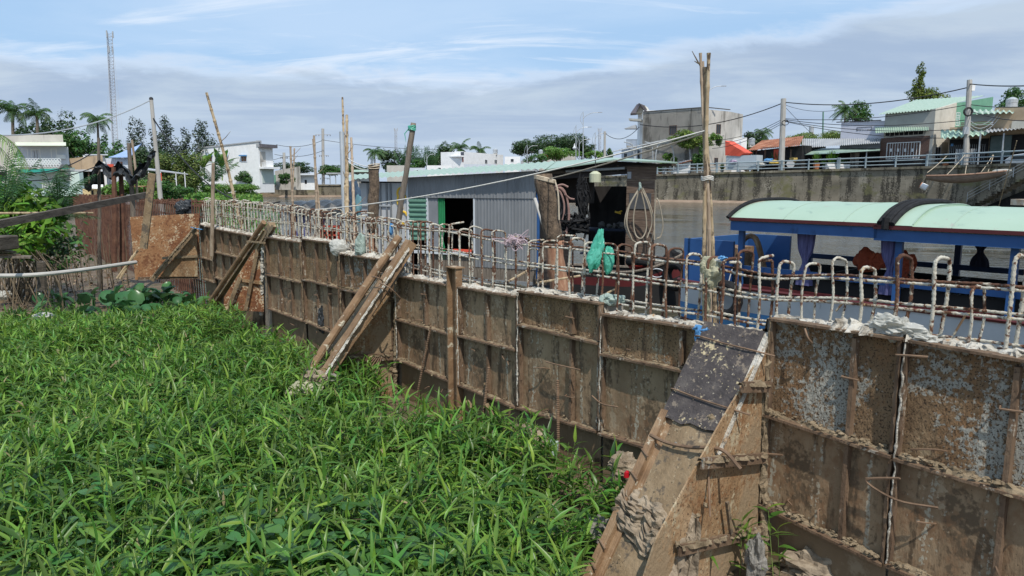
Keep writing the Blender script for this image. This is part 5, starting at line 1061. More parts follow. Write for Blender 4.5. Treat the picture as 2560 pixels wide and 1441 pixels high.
# tarp roofed boat further left
TB = P(820, 525, 25); te_ = Vector((1, -.12, 0)).normalized(); tn_ = Vector((.12, 1, 0)).normalized()
def bt3(s, o, z): return Vector((TB.x, TB.y, 0)) + te_ * (s - 3.4) + tn_ * o + Vector((0, 0, z))
th = thing('tarp_boat', 'low boat with a black tarp canopy and indigo curtains behind the far cage', 'boat', bt3(3.2, 0, 0))
hull(th, bt3, 6.6, 1.8, .8, (('hull_bottom', m_navy, -.3, .4), ('white_band', m_boatw, .4, .8)), bow=.3)
mb = MB(); x0 = (740 - 820) / F * 25 + 3.4; x1 = (902 - 820) / F * 25 + 3.4
mb.grid(lambda u, v: bt3(x0 + (x1 - x0) * u, (v * 2 - 1) * 1.0, 1.98 + .28 * (1 - abs(v * 2 - 1) ** 2.2) * (.75 + .35 * u) + .05 * math.sin(u * 31) * (1 - .5 * v) + .03 * mn.noise(Vector((u * 9, v * 5, 0))) - (.12 if v < .08 else 0)), 60, 16)
mb.grid(lambda u, v: bt3(x0 + (x1 - x0) * u, -1.0 - .02 * v, 1.92 - .16 * v + .04 * math.sin(u * 25)), 40, 3); mb.build('tarp_canopy', m_tarp, th)
for s in (x0 + .1, (x0 + x1) / 2, x1 - .1):
    mb = MB(); mb.tube([bt3(s, -.85, .8), bt3(s, -.85, 1.9)], .025, 6); mb.build('canopy_post', m_metal, th); mb = MB(); mb.tube([bt3(s, .85, .8), bt3(s, .85, 1.9)], .025, 6); mb.build('canopy_post', m_metal, th)
for px in (755, 784, 826): curtain(th, lambda a, b, z, s_=(px - 820) / F * 25 + 3.4: bt3(s_ + a, -.8 + b, z), m_purple, .13, 1.9, 1.0, .4)
c = bt3((845 - 820) / F * 25 + 3.4, -.7, 1.15); th = thing('red_crate', 'red plastic crate aboard the tarp roofed boat', 'crate', c); mb = MB()
for k in range(4): mb.box(c + Vector((0, 0, -.22 + .15 * k)), (.62, .45, .05))
for a in (-.3, -.1, .1, .3): mb.box(c + Vector((a, 0, 0)), (.05, .45, .5))
mb.box(c + Vector((0, .1, 0)), (.55, .25, .45)); mb.build('crate_body', mat('crate_red', [(.40, .05, .035), (.5, .09, .05)], 3, rough=.5), th)
# ---------------------------------------------------------------- embankments
EP = [(505, 165, 2.8), (870, 164, 2.82), (1300, 135, 3.85), (1600, 118.5, 4.42), (1850, 109, 4.75), (2100, 100, 4.98), (2400, 88, 5.16), (2720, 72, 5.2)]
def embank(pts, label, ledge=True):
    q = [Vector((*XY(p[0], p[1]), p[2])) for p in pts]; th = thing('embankment_wall', label, 'embankment', down(q[len(q) // 2], 0)); mb = MB()
    for a, b in zip(q, q[1:]):
        e = (b - a).normalized(); n = Vector((e.y, -e.x, 0)).normalized(); n = n if n.dot(-a) > 0 else -n
        k = 12
        for i in range(k):
            p, r = a.lerp(b, i / k), a.lerp(b, (i + 1) / k); mb.prism([down(p, -1) , down(p, -1) - n * .8, down(p, p.z) - n * .8, down(p, p.z)], down(r, 0) - down(p, 0))
    mb.build('wall_body', m_embank, th)
    mb = MB()
    for a, b in zip(q, q[1:]):
        e = (b - a).normalized(); n = Vector((e.y, -e.x, 0)).normalized(); n = n if n.dot(-a) > 0 else -n
        mb.prism([a + n * .22 - Vector((0, 0, .28)), a - n * .9 - Vector((0, 0, .28)), a - n * .9 + Vector((0, 0, .03)), a + n * .22 + Vector((0, 0, .03))], b - a)
    mb.build('coping', m_embank, th)
    if ledge:
        mb = MB()
        for a, b in zip(q, q[1:]):
            e = (b - a).normalized(); n = Vector((e.y, -e.x, 0)).normalized(); n = n if n.dot(-a) > 0 else -n
            def lf(u, v): p = a.lerp(b, u); return down(p, .34 * (1 - v) ** .6 + .05 * mn.noise(p * .7 + Vector((v * 3, 0, 0))) - .06 * v) + n * (.0 + 1.1 * v)
            mb.grid(lf, 30, 3)
        mb.build('mud_ledge', m_ledge, th)
    return q
embank(EP[:2], 'low far embankment wall below the white house with vines over it'); embank(EP[1:], 'long stained concrete embankment wall along the right bank')
# railing along the right embankment
rp = [(1640, 117, 0), (1850, 109, 0), (2100, 100, 0), (2400, 88, 0), (2720, 72, 0)]
def ez(px): return float(np.interp(px, [p[0] for p in EP], [p[2] for p in EP]))
def epos(px, back=.5):
    Y = float(np.interp(px, [p[0] for p in EP], [p[1] for p in EP])); x, y = XY(px, Y); return Vector((x, y, ez(px))) + Vector((.45, .85, 0)).normalized() * back
gr = 'railing spans along the right embankment'
def railing(pxs, lab):
    q = [epos(p) for p in pxs]; th = thing('railing', lab, 'railing', q[0], gr)
    for h, r in ((.40, .065), (.90, .065), (1.42, .09)):
        mb = MB(); mb.tube([p + Vector((0, 0, h)) for p in q], r, 6); mb.build('rail', m_rail, th)
    for p in q:
        mb = MB(); d = Vector((-.45, -.85, 0)); mb.tube([p, p + Vector((0, 0, .8)) + d * .04, p + Vector((0, 0, 1.55)) + d * .22], .12, 6); mb.build('rail_post', m_rail, th)
railing([1640, 1692, 1740, 1788], 'blue grey railing span in front of the two storey grey house'); railing([1790, 1842, 1892, 1950], 'blue grey railing span in front of the red tent and rusty roof'); railing([1952, 2018, 2090, 2092], 'blue grey railing span by the potted plants and mint awning'); railing([2095, 2160, 2235, 2312], 'blue grey railing span in front of the brick tiled house'); railing([2314, 2400, 2500, 2560], 'blue grey railing span above the hanging sampan')

# ---------------------------------------------------------------- buildings
def house(name, label, L, R, ytop, zb, dp, m, cat='house', ytr=None, group=None, back=None):
    f = Face(XY(*L), XY(*R)); z0 = f.hit(L[0], ytop)[1]; z1 = f.hit(R[0], ytr if ytr else ytop)[1]; th = thing(name, label, cat, f.pt(f.L / 2, zb), group); mb = MB()
    p = [f.pt(0, zb - .5), f.pt(f.L, zb - .5), f.pt(f.L, z1), f.pt(0, z0)]; q = f.pt(f.L, 0); bk = Vector((q.x, q.y, 0)).normalized() * dp if R[0] < 1900 else -f.o * dp; mb.prism(p, bk); mb.build('walls', m, th); return th, f
def win(th, f, r, frame=m_frame, glass=m_glass, bars=0, fw=.07, hb=0, out=.05, name='window'):
    u0, u1, z0, z1 = f.rect(*r); mb = MB(); 
    for a, b, c, d in ((u0 - fw, u1 + fw, z1, z1 + fw), (u0 - fw, u1 + fw, z0 - fw, z0), (u0 - fw, u0, z0, z1), (u1, u1 + fw, z0, z1)): f.box(mb, a, b, c, d, -.05, out)
    for i in range(bars): u = u0 + (u1 - u0) * (i + 1) / (bars + 1); f.box(mb, u - .025, u + .025, z0, z1, .0, out - .01)
    for i in range(hb): z = z0 + (z1 - z0) * (i + 1) / (hb + 1); f.box(mb, u0, u1, z - .025, z + .025, .0, out - .012)
    w = mb.build(name, frame, th); mb = MB(); f.box(mb, u0, u1, z0, z1, -.1, .012); mb.build('pane', glass, w); return w
def awn(th, f, x0, x1, yt, yb, out, m, name='awning', yb2=None, th_=.05, corrm=0.):
    """sloping sheet: top edge on the face at yt, lower edge 'out' metres in front at yb"""
    xm = (x0 + x1) / 2; ua, za = f.hit(x0, yt); ub, zb = f.hit(x1, yt); uc, zc = f.hit(x1, yb2 or yb, out); ud, zd = f.hit(x0, yb, out)
    A, B, Cc, D = f.pt(ua, za, .02), f.pt(ub, zb, .02), f.pt(uc, zc, out), f.pt(ud, zd, out); mb = MB()
    if corrm: corr_roof(mb, D, Cc, B, A, corrm, corrm * .22)
    else: mb.prism([A, B, Cc, D], (0, 0, -th_))
    return mb.build(name, m, th)
def slat(th, f, r, m, n, fill=.5, name='grille', out=.06, hz=False):
    u0, u1, z0, z1 = f.rect(*r); mb = MB()
    for i in range(n):
        if hz: z = z0 + (z1 - z0) * i / n; f.box(mb, u0, u1, z, z + (z1 - z0) / n * fill, out - .03, out)
        else: u = u0 + (u1 - u0) * i / n; f.box(mb, u, u + (u1 - u0) / n * fill, z0, z1, out - .03, out)
    return mb.build(name, m, th)
def prect(th, f, r, m, name, o0=0.0, o1=.04): mb = MB(); f.box(mb, *f.rect(*r), o0, o1); return mb.build(name, m, th)
def tank(c, r, h, label, m=m_metal):
    th = thing('water_tank', label, 'water tank', c); mb = MB(); mb.tube([c + Vector((0, 0, z)) for z in (0, .05, h * .3, h * .31, h * .6, h * .61, h, h + r * .3, h + r * .45)], [r, r, r, r * .96, r * .96, r, r, r * .6, r * .25], 14); mb.build('tank_body', m, th); mb = MB(); mb.box(c - Vector((0, 0, .2)), (r * 1.6, r * 1.6, .3)); mb.build('tank_stand', m_grayp, th)
# left bank: grey house
th, f = house('concrete_house', 'grey rendered two storey house with teal net and white terrace at the left edge', (-90, 66), (168, 66), 340, .8, 9, m_grayp, ytr=337)
prect(th, f, (47, 380, 163, 372), m_white2, 'upper_wall', .0, .01); u0, u1, z0, z1 = f.rect(45, 368, 172, 412); mb = MB(); f.box(mb, u0, u1, z0, z1, .0, .04); mb.build('upper_wall', m_white2, th)
awn(th, f, 38, 165, 356, 364, 1.6, mat('awning_cream', [(.50, .53, .42), (.60, .62, .50)], 1), 'awning')
win(th, f, (57, 374, 69, 398)); win(th, f, (130, 374, 141, 397)); win(th, f, (81, 376, 101, 412), bars=2, name='door')
prect(th, f, (150, 388, 166, 398), m_frame, 'air_conditioner', .05, .5)
mb = MB(); u0, u1, z0, z1 = f.rect(62, 403, 178, 420)
for i in range(16):
    for j in range(4): u = u0 + (u1 - u0) * (i + (j % 2) * .5) / 16.5; z = z0 + (z1 - z0) * j / 4; mb.tube([f.pt(u + .17, z + .17, 1.6) + f.e * .17 * math.cos(a) + Vector((0, 0, .15 * math.sin(a))) for a in [k * math.pi / 4 for k in range(9)]], .035, 4)
mb.build('balustrade', m_frame, th); mb = MB(); f.box(mb, u0 - .2, u1 + .3, z0 - .25, z0 - .02, .0, 1.7); mb.build('balcony_slab', m_grayp, th)
prect(th, f, (62, 430, 210, 490), mat('wall_aqua', [(.52, .66, .62), (.60, .72, .68)], 1), 'ground_wall', .0, .6)
slat(th, f, (122, 436, 158, 474), m_frame, 9, .5, 'white_grille', 1.0); prect(th, f, (168, 434, 188, 452), m_frame, 'notice_board', .6, .66)
for k in range(3): slat(th, f, (170, 438 + k * 5, 186, 440 + k * 5), mat('sign_grey', [(.12, .16, .15)]), 7, .6, 'notice_text', .70)
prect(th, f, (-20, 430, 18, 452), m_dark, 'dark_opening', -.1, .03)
mb = MB(); u0, z0 = f.hit(60, 424, 2); u1, z1 = f.hit(192, 420, 2)
mb.grid(lambda u, v: f.pt(u0 + (u1 - u0) * u, z0 + (z1 - z0) * u - .35 * math.sin(u * math.pi) * v - .1 * v + .05 * mn.noise(Vector((u * 9, v * 4, 0))), 2.2 + 1.5 * v), 30, 8); tag(mb.build('teal_net', m_tealnet, loc=f.pt(u0, z0, 2)), 'teal net awning strung along the grey house', 'net')
th, f = house('shed', 'low brown shed with a flat tin roof beside the grey house', (168, 70), (262, 70), 398, .8, 6, m_tan, ytr=388)
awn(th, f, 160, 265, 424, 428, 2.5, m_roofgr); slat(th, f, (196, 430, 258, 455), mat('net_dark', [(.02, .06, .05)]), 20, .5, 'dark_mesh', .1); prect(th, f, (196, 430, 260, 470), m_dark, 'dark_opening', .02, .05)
for px in (178, 196, 256): prect(th, f, (px, 428, px + 3, 480), m_woodbr, 'porch_post', 2.2, 2.3)
th, f = house('house', 'small white walled house behind the brown shed', (214, 78), (268, 78), 389, 1, 7, m_white); awn(th, f, 212, 270, 386, 388, .4, m_roofgr, 'roof')
th, f = house('house', 'pale blue roofed house with an orange net behind the black netting', (268, 82), (330, 82), 396, 1, 7, m_white2); mb = MB(); a = [f.pt(f.hit(278, 396)[0], f.hit(278, 393)[1], .5), f.pt(f.hit(332, 396)[0], f.hit(332, 393)[1], .5), f.pt(f.hit(322, 380)[0], f.hit(322, 354)[1], -3), f.pt(f.hit(296, 380)[0], f.hit(296, 376)[1], -3)]; mb.prism(a, (0, 0, -.1)); mb.build('roof', mat('roof_blue', [(.22, .32, .52), (.30, .40, .60)], 1), th); prect(th, f, (270, 411, 285, 420), m_red, 'orange_net', .05, .15)
win(th, f, (290, 418, 310, 440)); prect(th, f, (262, 440, 330, 444), m_metal, 'fence_rail', 1, 1.1); slat(th, f, (262, 432, 330, 458), m_frame, 9, .15, 'fence', 1.2)
th, f = house('shed', 'small yellow hut with a white roof behind the cage', (205, 62), (252, 62), 473, .8, 3, mat('plaster_yellow', [(.58, .45, .22), (.66, .53, .30)], 1)); awn(th, f, 222, 258, 462, 470, .5, m_white, 'roof', yb2=472); prect(th, f, (229, 476, 234, 490), m_dark, 'door', .0, .03); prect(th, f, (243, 478, 249, 490), m_dark, 'door', .0, .03)
# tin canopy by the bushes
th = thing('canopy', 'grey flat tin canopy among the bushes with a red panel', 'canopy', P(420, 470, 60)); f = Face(XY(362, 60), XY(470, 62)); mb = MB(); a0, z0 = f.hit(368, 424); a1, z1 = f.hit(470, 435); mb.prism([f.pt(a0, z0), f.pt(a1, z1), f.pt(a1, z1 + .15, -3), f.pt(a0, z0 + .25, -3)], (0, 0, -.08)); mb.build('roof', m_roofgr, th)
prect(th, f, (400, 433, 404, 452), m_red, 'red_panel'); 
for px in (372, 402, 440, 462): prect(th, f, (px, 430, px + 2, 480), m_frame, 'canopy_post', -.1, .0)
th = thing('round_table', 'small rusty round table among the greens beyond the cage', 'table', P(350, 480, 40)); c = P(350, 466, 40); mb = MB(); mb.tube([c - Vector((0, 0, .04)), c + Vector((0, 0, .03))], .36, 14); mb.build('table_top', m_rustplate, th)
for dx in (-.2, .2): mb = MB(); mb.tube([c + Vector((dx, 0, 0)), c + Vector((dx, 0, -.5))], .03, 6); mb.build('leg', m_rustplate, th)
# white house
th, f = house('white_house', 'large white gabled house with three small windows beyond the bent bamboo', (492, 150), (650, 143), 373, 1.6, 12, m_white, ytr=356)
mb = MB(); u0, z0 = f.hit(490, 373); u1, z1 = f.hit(652, 355); mb.prism([f.pt(u0, z0, .15), f.pt(u1, z1, .15), f.pt(u1, z1 + .25, .15), f.pt(u0, z0 + .25, .15)], Vector((-51.5, 143, 0)).normalized() * 12.2); mb.build('roof_edge', m_roofgr, th)
for x in (518, 556, 604): win(th, f, (x, 392, x + 12, 404), m_white2, mat('curtain_brown', [(.20, .09, .05), (.35, .20, .12)], 3), bars=1, fw=.18); prect(th, f, (x - 2, 388, x + 14, 391), m_bagbl, 'hood', .1, .6)
f2_ = Face(XY(650, 143), XY(686, 147)); mb = MB(); f2_.box(mb, .01, f2_.L, 1.2, f2_.hit(665, 366)[1], -2, 0); mb.build('front_wing', m_white, th)
prect(th, f2_, (646, 362, 684, 370), mat('roof_slate', [(.10, .09, .10), (.16, .15, .16)], 2), 'tiled_canopy', .0, 1.0); prect(th, f2_, (644, 352, 651, 368), m_roofgr, 'chimney', -.4, .3); prect(th, f2_, (650, 380, 664, 418), m_dark if False else m_grayp, 'balcony_recess', .01, .03); slat(th, f2_, (650, 406, 662, 418), m_frame, 6, .4, 'balustrade', .5); prect(th, f2_, (648, 418, 688, 423), m_white, 'balcony_slab', 0, 1.2); prect(th, f2_, (655, 424, 684, 458), mat('wall_pale_green', [(.45, .52, .48), (.52, .58, .54)], 1), 'ground_wall', .0, .1)
c = P(500, 372, 152); tank(c, .55, 1.3, 'striped water tank on the roof end of the large white house')
th, f = house('low_house', 'ruined pale wall building right of the large white house', (688, 152), (752, 150), 428, 2.2, 6, m_grayp, ytr=416); win(th, f, (700, 436, 712, 450)); prect(th, f, (676, 438, 690, 462), m_green, 'green_gate', .02, .3)
th, f = house('low_house', 'long low white shed with a small dark door beside the ruined wall', (752, 151), (790, 151), 436, 2.2, 6, m_white); prect(th, f, (762, 450, 767, 460), m_dark, 'door'); awn(th, f, 750, 796, 434, 438, 1., m_roofgr)
th = thing('boat_shelter', 'grey roofed open shelter with arched frames behind the bamboo poles', 'shelter', P(850, 455, 150)); f = Face(XY(818, 150), XY(885, 150)); mb = MB(); f.box(mb, 0, f.L, f.hit(850, 436)[1], f.hit(850, 432)[1], -5, .5); mb.build('roof', m_roofgr, th)
for px in (824, 838, 852, 868): prect(th, f, (px, 436, px + 2, 460), m_metal, 'shelter_post', -.1, .1)
th, f = house('low_house', 'low grey flat roofed house glimpsed left of the floating house roof', (884, 152), (930, 150), 427, 2.5, 6, m_grayp); awn(th, f, 880, 935, 425, 430, 1, m_roofg)
# far houses over the mint roof
th, f = house('low_house', 'small pale flat roofed house left of the leaning wood post', (968, 150), (1012, 150), 414, 3, 5, m_grayp)
th, f = house('white_house', 'white two storey house with a dark parapet above the mint roof', (1137, 160), (1160, 158), 379, 3.4, 10, m_white); fr = Face(XY(1160, 158), XY(1258, 175)); mb = MB(); fr.box(mb, 0.01, fr.L, 2.5, fr.hit(1200, 383)[1], -6, .0); mb.build('side_wing', m_white, th)
prect(th, f, (1136, 381, 1160, 389), mat('parapet_navy', [(.06, .07, .09)]), 'dark_parapet', .0, .2); prect(th, f, (1130, 390, 1160, 393), m_white, 'balcony_slab', .0, 1.); prect(th, f, (1138, 394, 1159, 406), mat('shutter_wine', [(.16, .04, .03), (.22, .07, .05)], 2), 'shutter', .02, .1); win(th, f, (1140, 410, 1158, 418), bars=1)
for x in (1212, 1236): win(th, fr, (x, 400, x + 6, 409), bars=1)
tank(P(1238, 384, 172), .6, .9, 'steel water tank on the roof of the white house with dark parapet')
for (x0, x1, yt, Y, m, lab) in ((1262, 1300, 392, 158, m_white, 'small white house right of the house with dark parapet'), (1302, 1345, 402, 152, m_roofgr, 'low grey roofed house below the big round tree'), (1346, 1440, 386, 160, m_grayp, 'wide low grey house with a red dormer under the light green tree'), (1020, 1064, 420, 150, m_white2, 'low pale house right of the leaning wood post'), (1068, 1130, 414, 150, m_white, 'long low white house beside the small street lamp'), (1160, 1240, 411, 140, m_white2, 'low white outbuilding in front of the house with dark parapet'), (1500, 1530, 398, 140, m_roofgr, 'small grey house behind the tall twin street lamps')):
    th, f = house('low_house', lab, (x0, Y), (x1, Y), yt, 3.4, 5, m); xm = (x0 + x1) / 2; win(th, f, (xm - 4, yt + 6, xm + 3, yt + 13))
    if 'dormer' in lab: prect(th, f, (1358, 388, 1370, 396), m_red, 'dormer', .0, .4); tank(P(1352, 386, 160), .5, .8, 'white tank left on the wide low grey house'); 
tank(P(1404, 392, 156), .7, 1.1, 'grey tank on the low houses under the light green tree')
# two storey grey house
th, f = house('grey_house', 'two storey raw grey concrete house with a small gable turret', (1603, 124), (1752, 117), 281, 4.2, .4, m_grayp, ytr=270)
fr = Face(XY(1752, 117), XY(1816, 121)); 
q = [f.pt(0, 3.7), f.pt(f.L, 3.7), fr.pt(fr.L, 3.7), fr.pt(fr.L, 3.7) - f.o * 6, f.pt(0, 3.7) - f.o * 8]; 
mb = MB(); mb.prism([p for p in q][::-1], (0, 0, fr.hit(1780, 272)[1] - 3.9)); mb.build('walls', m_grayp, th)
mb = MB(); za = fr.hit(1780, 271)[1]; mb.bar(f.pt(0, f.hit(1603, 281)[1] + .05, .03), f.pt(f.L, f.hit(1752, 270)[1] + .05, .03), .25, .12); mb.bar(fr.pt(0, za + .05, .03), fr.pt(fr.L, za + .05, .03), .25, .12); mb.build('parapet_cap', mat('cap_dark', [(.10, .095, .09)]), th)
wd = mat('window_wood', [(.10, .06, .04), (.16, .10, .07)], 3)
win(th, f, (1674, 315, 1691, 336), wd, bars=2); win(th, fr, (1791, 312, 1801, 334), wd, bars=1); win(th, fr, (1786, 396, 1794, 412), wd, bars=1); 
fl = Face(XY(1590, 130), XY(1603, 124)); mb = MB(); fl.box(mb, 0, fl.L, 4, fl.hit(1596, 284)[1], -6, 0); mb.build('front_wing', m_white, th)
c0 = f.pt(-.2, f.hit(1603, 281)[1]); zt = P(1597, 260, 124).z
mb = MB(); mb.prism([P(1578, 283, 126), P(1621, 281, 124), P(1612, 264, 124), P(1597, 258, 125), P(1588, 268, 126)], Vector((1.2, 3.5, 0))); mb.build('turret', m_beige, th)
mb = MB(); mb.prism([P(1576, 284, 125.8), P(1592, 261, 125), P(1601, 260, 124), P(1590, 283, 124.8)], Vector((.6, 3.6, 0))); mb.prism([P(1596, 259, 124.3), P(1600, 259, 124), P(1622, 283, 123.6), P(1616, 283, 123.8)], Vector((.6, 3.6, 0))); mb.build('turret_roof', mat('roof_tile_grey', [(.12, .10, .11), (.28, .25, .27)], 5, (2, 2, 6)), th)
mb = MB(); mb.prism([P(1572, 296, 125.4), P(1602, 298, 123.6), P(1602, 303, 123.6), P(1572, 301, 125.4)], Vector((.6, 2, 0))); mb.build('cornice', m_beige, th)
mb = MB(); mb.prism([P(1560, 322, 124.6), P(1588, 312, 124), P(1590, 322, 123.8)], Vector((.6, 2, 0))); mb.build('awning', m_roofgr, th)
mb = MB(); mb.prism([P(1566, 364, 125), P(1592, 366, 124), P(1592, 370, 124), P(1566, 368, 125)], Vector((.4, 2, 0))); mb.build('balcony_slab', m_grayp, th); mb = MB()
for k in range(9): a = P(1567 + k * 3, 350, 125); mb.tube([a, P(1567 + k * 3, 365, 125)], .05, 4)
mb.tube([P(1566, 350, 125), P(1593, 350, 124)], .06, 4); mb.build('balustrade', m_cable, th)
th, f = house('white_house', 'small white annex at the foot of the two storey grey house', (1552, 128), (1592, 126), 372, 4, 4, m_white2); win(th, f, (1560, 384, 1568, 396))
# low lean-to with rust tiles under the climbing plant
th, f = house('shed', 'low pale shed with a rusty tile edge in front of the grey house', (1640, 119.5), (1724, 116.5), 412, 4.4, 2.5, m_white, ytr=400); mb = MB(); a0, z0 = f.hit(1640, 406, .5); a1, z1 = f.hit(1726, 400, .5); a2, z2 = f.hit(1690, 404, .5); mb.prism([f.pt(a2, f.hit(1694, 412, .5)[1], .5), f.pt(a1, f.hit(1724, 401, .5)[1], .5), f.pt(a1, f.hit(1724, 399, .5)[1], -2), f.pt(a2, f.hit(1694, 403, .5)[1], -2)], (0, 0, -.1)); mb.build('tile_edge', m_rooft, th)
# red tent and sheds
th = thing('red_tarp_shed', 'shed with a bright red sloping tarp beside the grey house', 'shed', P(1835, 430, 112)); f = Face(XY(1812, 112), XY(1892, 108)); mb = MB(); q = [f.hit(1813, 352), f.hit(1862, 382), f.hit(1850, 391), f.hit(1813, 389)]; mb.prism([f.pt(u, z, 0) for u, z in q], -f.o * 2.5); mb.build('red_tarp', m_red, th)
prect(th, f, (1814, 389, 1890, 425), mat('sheet_pale', [(.42, .47, .50), (.52, .57, .60)], 2, (6, 6, .3)), 'tin_wall', -2, -.1)
th, f = house('white_house', 'small bright white house with a curved roof behind the red tarp', (1816, 122), (1862, 124), 352, 4.5, 4, m_white, ytr=343); prect(th, f, (1848, 352, 1852, 375), m_white2, 'pillar')
tank(P(1879, 363, 120), .55, .95, 'steel tank behind the rusty roof'); tank(P(2028, 332, 150), .5, 1.2, 'steel tank between the rusty roof and the hedge')
th, f = house('rusty_shed', 'long open shed with a rusty brown tin roof behind the concrete pole', (1880, 112), (2000, 105), 378, 4.6, 6, m_dark, ytr=364)
mb = MB(); a0, z0 = f.hit(1868, 377, .8); a1, z1 = f.hit(2000, 364, .8); b0, y0 = f.hit(1905, 352, -6); b1, y1 = f.hit(2010, 340, -6); corr_roof(mb, f.pt(a0, z0, .8), f.pt(a1, z1, .8), f.pt(b1, y1, -6), f.pt(b0, y0, -6), .35, .06); mb.build('roof', m_rooft, th)
for k, (px, m) in enumerate(((1890, m_brick), (1912, m_woodbr), (1935, m_red), (1976, m_woodbr))): prect(th, f, (px, 374, px + (12 if k == 2 else 3), 415), m, 'shed_post', .0, .15)
# street stall goods along the parapet
gd = 'goods beside the railing'
for i, (px, py, w, h, m, lab, cat) in enumerate(((1925, 402, 28, 11, m_bagbl, 'blue tarp heap behind the railing under the rusty roof', 'tarp heap'), (1942, 407, 36, 13, mat('tarp_yellow', [(.45, .30, .05), (.55, .40, .10)], 3), 'yellow tarp heap right of the concrete pole foot', 'tarp heap'), (1905, 412, 22, 10, m_bagw, 'pale tarp piece left of the blue heap', 'tarp heap'), (1992, 400, 34, 18, mat('tarp_ochre', [(.30, .20, .05), (.50, .36, .12)], 4), 'ochre patterned sacks under the mint awning', 'sacks'), (1864, 423, 12, 8, m_terra, 'small orange basket behind the railing', 'basket'), (1835, 405, 20, 10, mat('cloth_mauve', [(.20, .12, .25), (.5, .42, .5)], 6), 'mauve laundry hung in front of the pale tin wall', 'laundry'))):
    Y = float(np.interp(px, [1800, 2000], [112.5, 106])) + (0 if i != 1 else -.5); c = P(px, py + h / 2, Y); crumple(cat.replace(' ', '_'), m, P(px, py, Y), (w / 2 * Y / F, .8, h / 2 * Y / F), lab, cat, 1., .5, 2., 16)
th = thing('satellite_dish', 'grey round dish leaning by the railing right of the yellow tarp', 'dish', P(1976, 425, 106)); mb = MB(); c = P(1976, 411, 106); mb.tube([c, c + Vector((-.05, -.12, .02)), c + Vector((-.06, -.2, .03))], [.2, .55, .6], 14); mb.build('dish_bowl', m_roofgr, th)
# potted plants
def potplant(px, Y, lab, pot, h=.45, w=.5, fh_=.9, m=m_crownl, n=70, pw=None):
    Y += 2.8; b = P(px, 430, Y); b.z = ez(min(px, 2500)) + .1; th = thing('potted_plant', lab, 'potted plant', b, 'potted plants along the railing'); mb = MB()
    if pw: mb.box(b + Vector((0, 0, h / 2)), (pw, .5, h))
    else: mb.tube([b, b + Vector((0, 0, h)), b + Vector((0, 0, h + .03))], [w * .35, w * .5, w * .55], 10)
    mb.build('pot', pot, th); mb = MB()
    for i in range(n):
        a = random.uniform(0, 6.28); t = random.uniform(.2, 1.2); q = b + Vector((random.uniform(-.3, .3) * (pw or w), random.uniform(-.15, .15), h)); d = Vector((math.cos(a) * math.sin(t) * .6, math.sin(a) * math.sin(t) * .6, math.cos(t) + .2)) * fh_; s = d.cross(Vector((0, 0, 1))).normalized() * .05
        mb.add([q, q + d * .5 + s, q + d, q + d * .5 - s], [(0, 1, 2, 3)])
    mb.build('foliage', m, th)
potplant(2040, 101, 'leafy plant in an orange pot right of the rail gate', m_terra, .9, 1.0, 1.4, m_crownl); potplant(2079, 99.5, 'spiky light green plant in a wide white trough', m_white, .7, .5, 1.7, m_croton, 110, 1.7); potplant(2060, 100.5, 'plant in a small grey bucket between orange pot and trough', m_roofgr, .5, .7, .9); potplant(2108, 98.5, 'sparse plant in a second white trough', m_white, .6, .5, .8, m_crown, 30, 1.6); potplant(1868, 110, 'dark shrub behind the railing left of the concrete pole', m_grayp, .4, .8, 2.6, m_crown, 180); potplant(1805, 111, 'low green pots beside the grey house corner', m_grayp, .3, .6, 1.0, m_crownl, 60); potplant(1940, 106, 'tall thin plant left of the concrete pole', m_terra, .3, .6, 2.6, m_crown, 80); potplant(2362, 90, 'plants at the gate of the green corrugated house', m_terra, .4, .8, .8, m_crown); potplant(1650, 116, 'shrub behind the railing below the climbing plant', m_terra, .4, .8, 1.3, m_crownl)
# awning house
th, f = house('white_house', 'pale blue white house with a dark edged parapet and a mint awning', (2093, 105.5), (2202, 100.5), 308, 4.7, 8, mat('plaster_lilac', [(.52, .53, .60), (.60, .61, .68)], .8, rough=.85), ytr=303)
mb = MB(); a0, z0 = f.hit(2092, 307); a1, z1 = f.hit(2203, 302); mb.bar(f.pt(a0, z0 + .05, .05), f.pt(a1, z1 + .05, .05), .2, .12); mb.build('parapet_cap', m_cable, th)
mb = MB(); r_ = f.rect(2142, 318, 2180, 326)
for a, b, c, d in ((r_[0], r_[1], r_[3] - .05, r_[3]), (r_[0], r_[0] + .05, r_[2], r_[3]), (r_[1] - .05, r_[1], r_[2], r_[3])): f.box(mb, a, b, c, d, .0, .04)
for k in range(6): u = r_[0] + (r_[1] - r_[0]) * (k + .15) / 6; f.box(mb, u, u + (r_[1] - r_[0]) / 6 * .6, r_[2], r_[2] + .06, .0, .04)
mb.build('vent_slots', m_cable, th)
awn(th, f, 2005, 2200, 347, 370, 2.6, m_roofgr, 'tin_roof', yb2=358, corrm=.3); awn(th, f, 1968, 2200, 371, 390, 4.2, m_roofg, 'mint_awning', yb2=376)
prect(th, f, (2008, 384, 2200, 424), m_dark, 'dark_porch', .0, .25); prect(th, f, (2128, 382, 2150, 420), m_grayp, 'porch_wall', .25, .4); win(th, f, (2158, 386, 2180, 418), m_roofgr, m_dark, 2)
for px in (2040, 2110, 2196): prect(th, f, (px, 376, px + 2, 424), m_metal, 'porch_post', 3.6, 3.75)
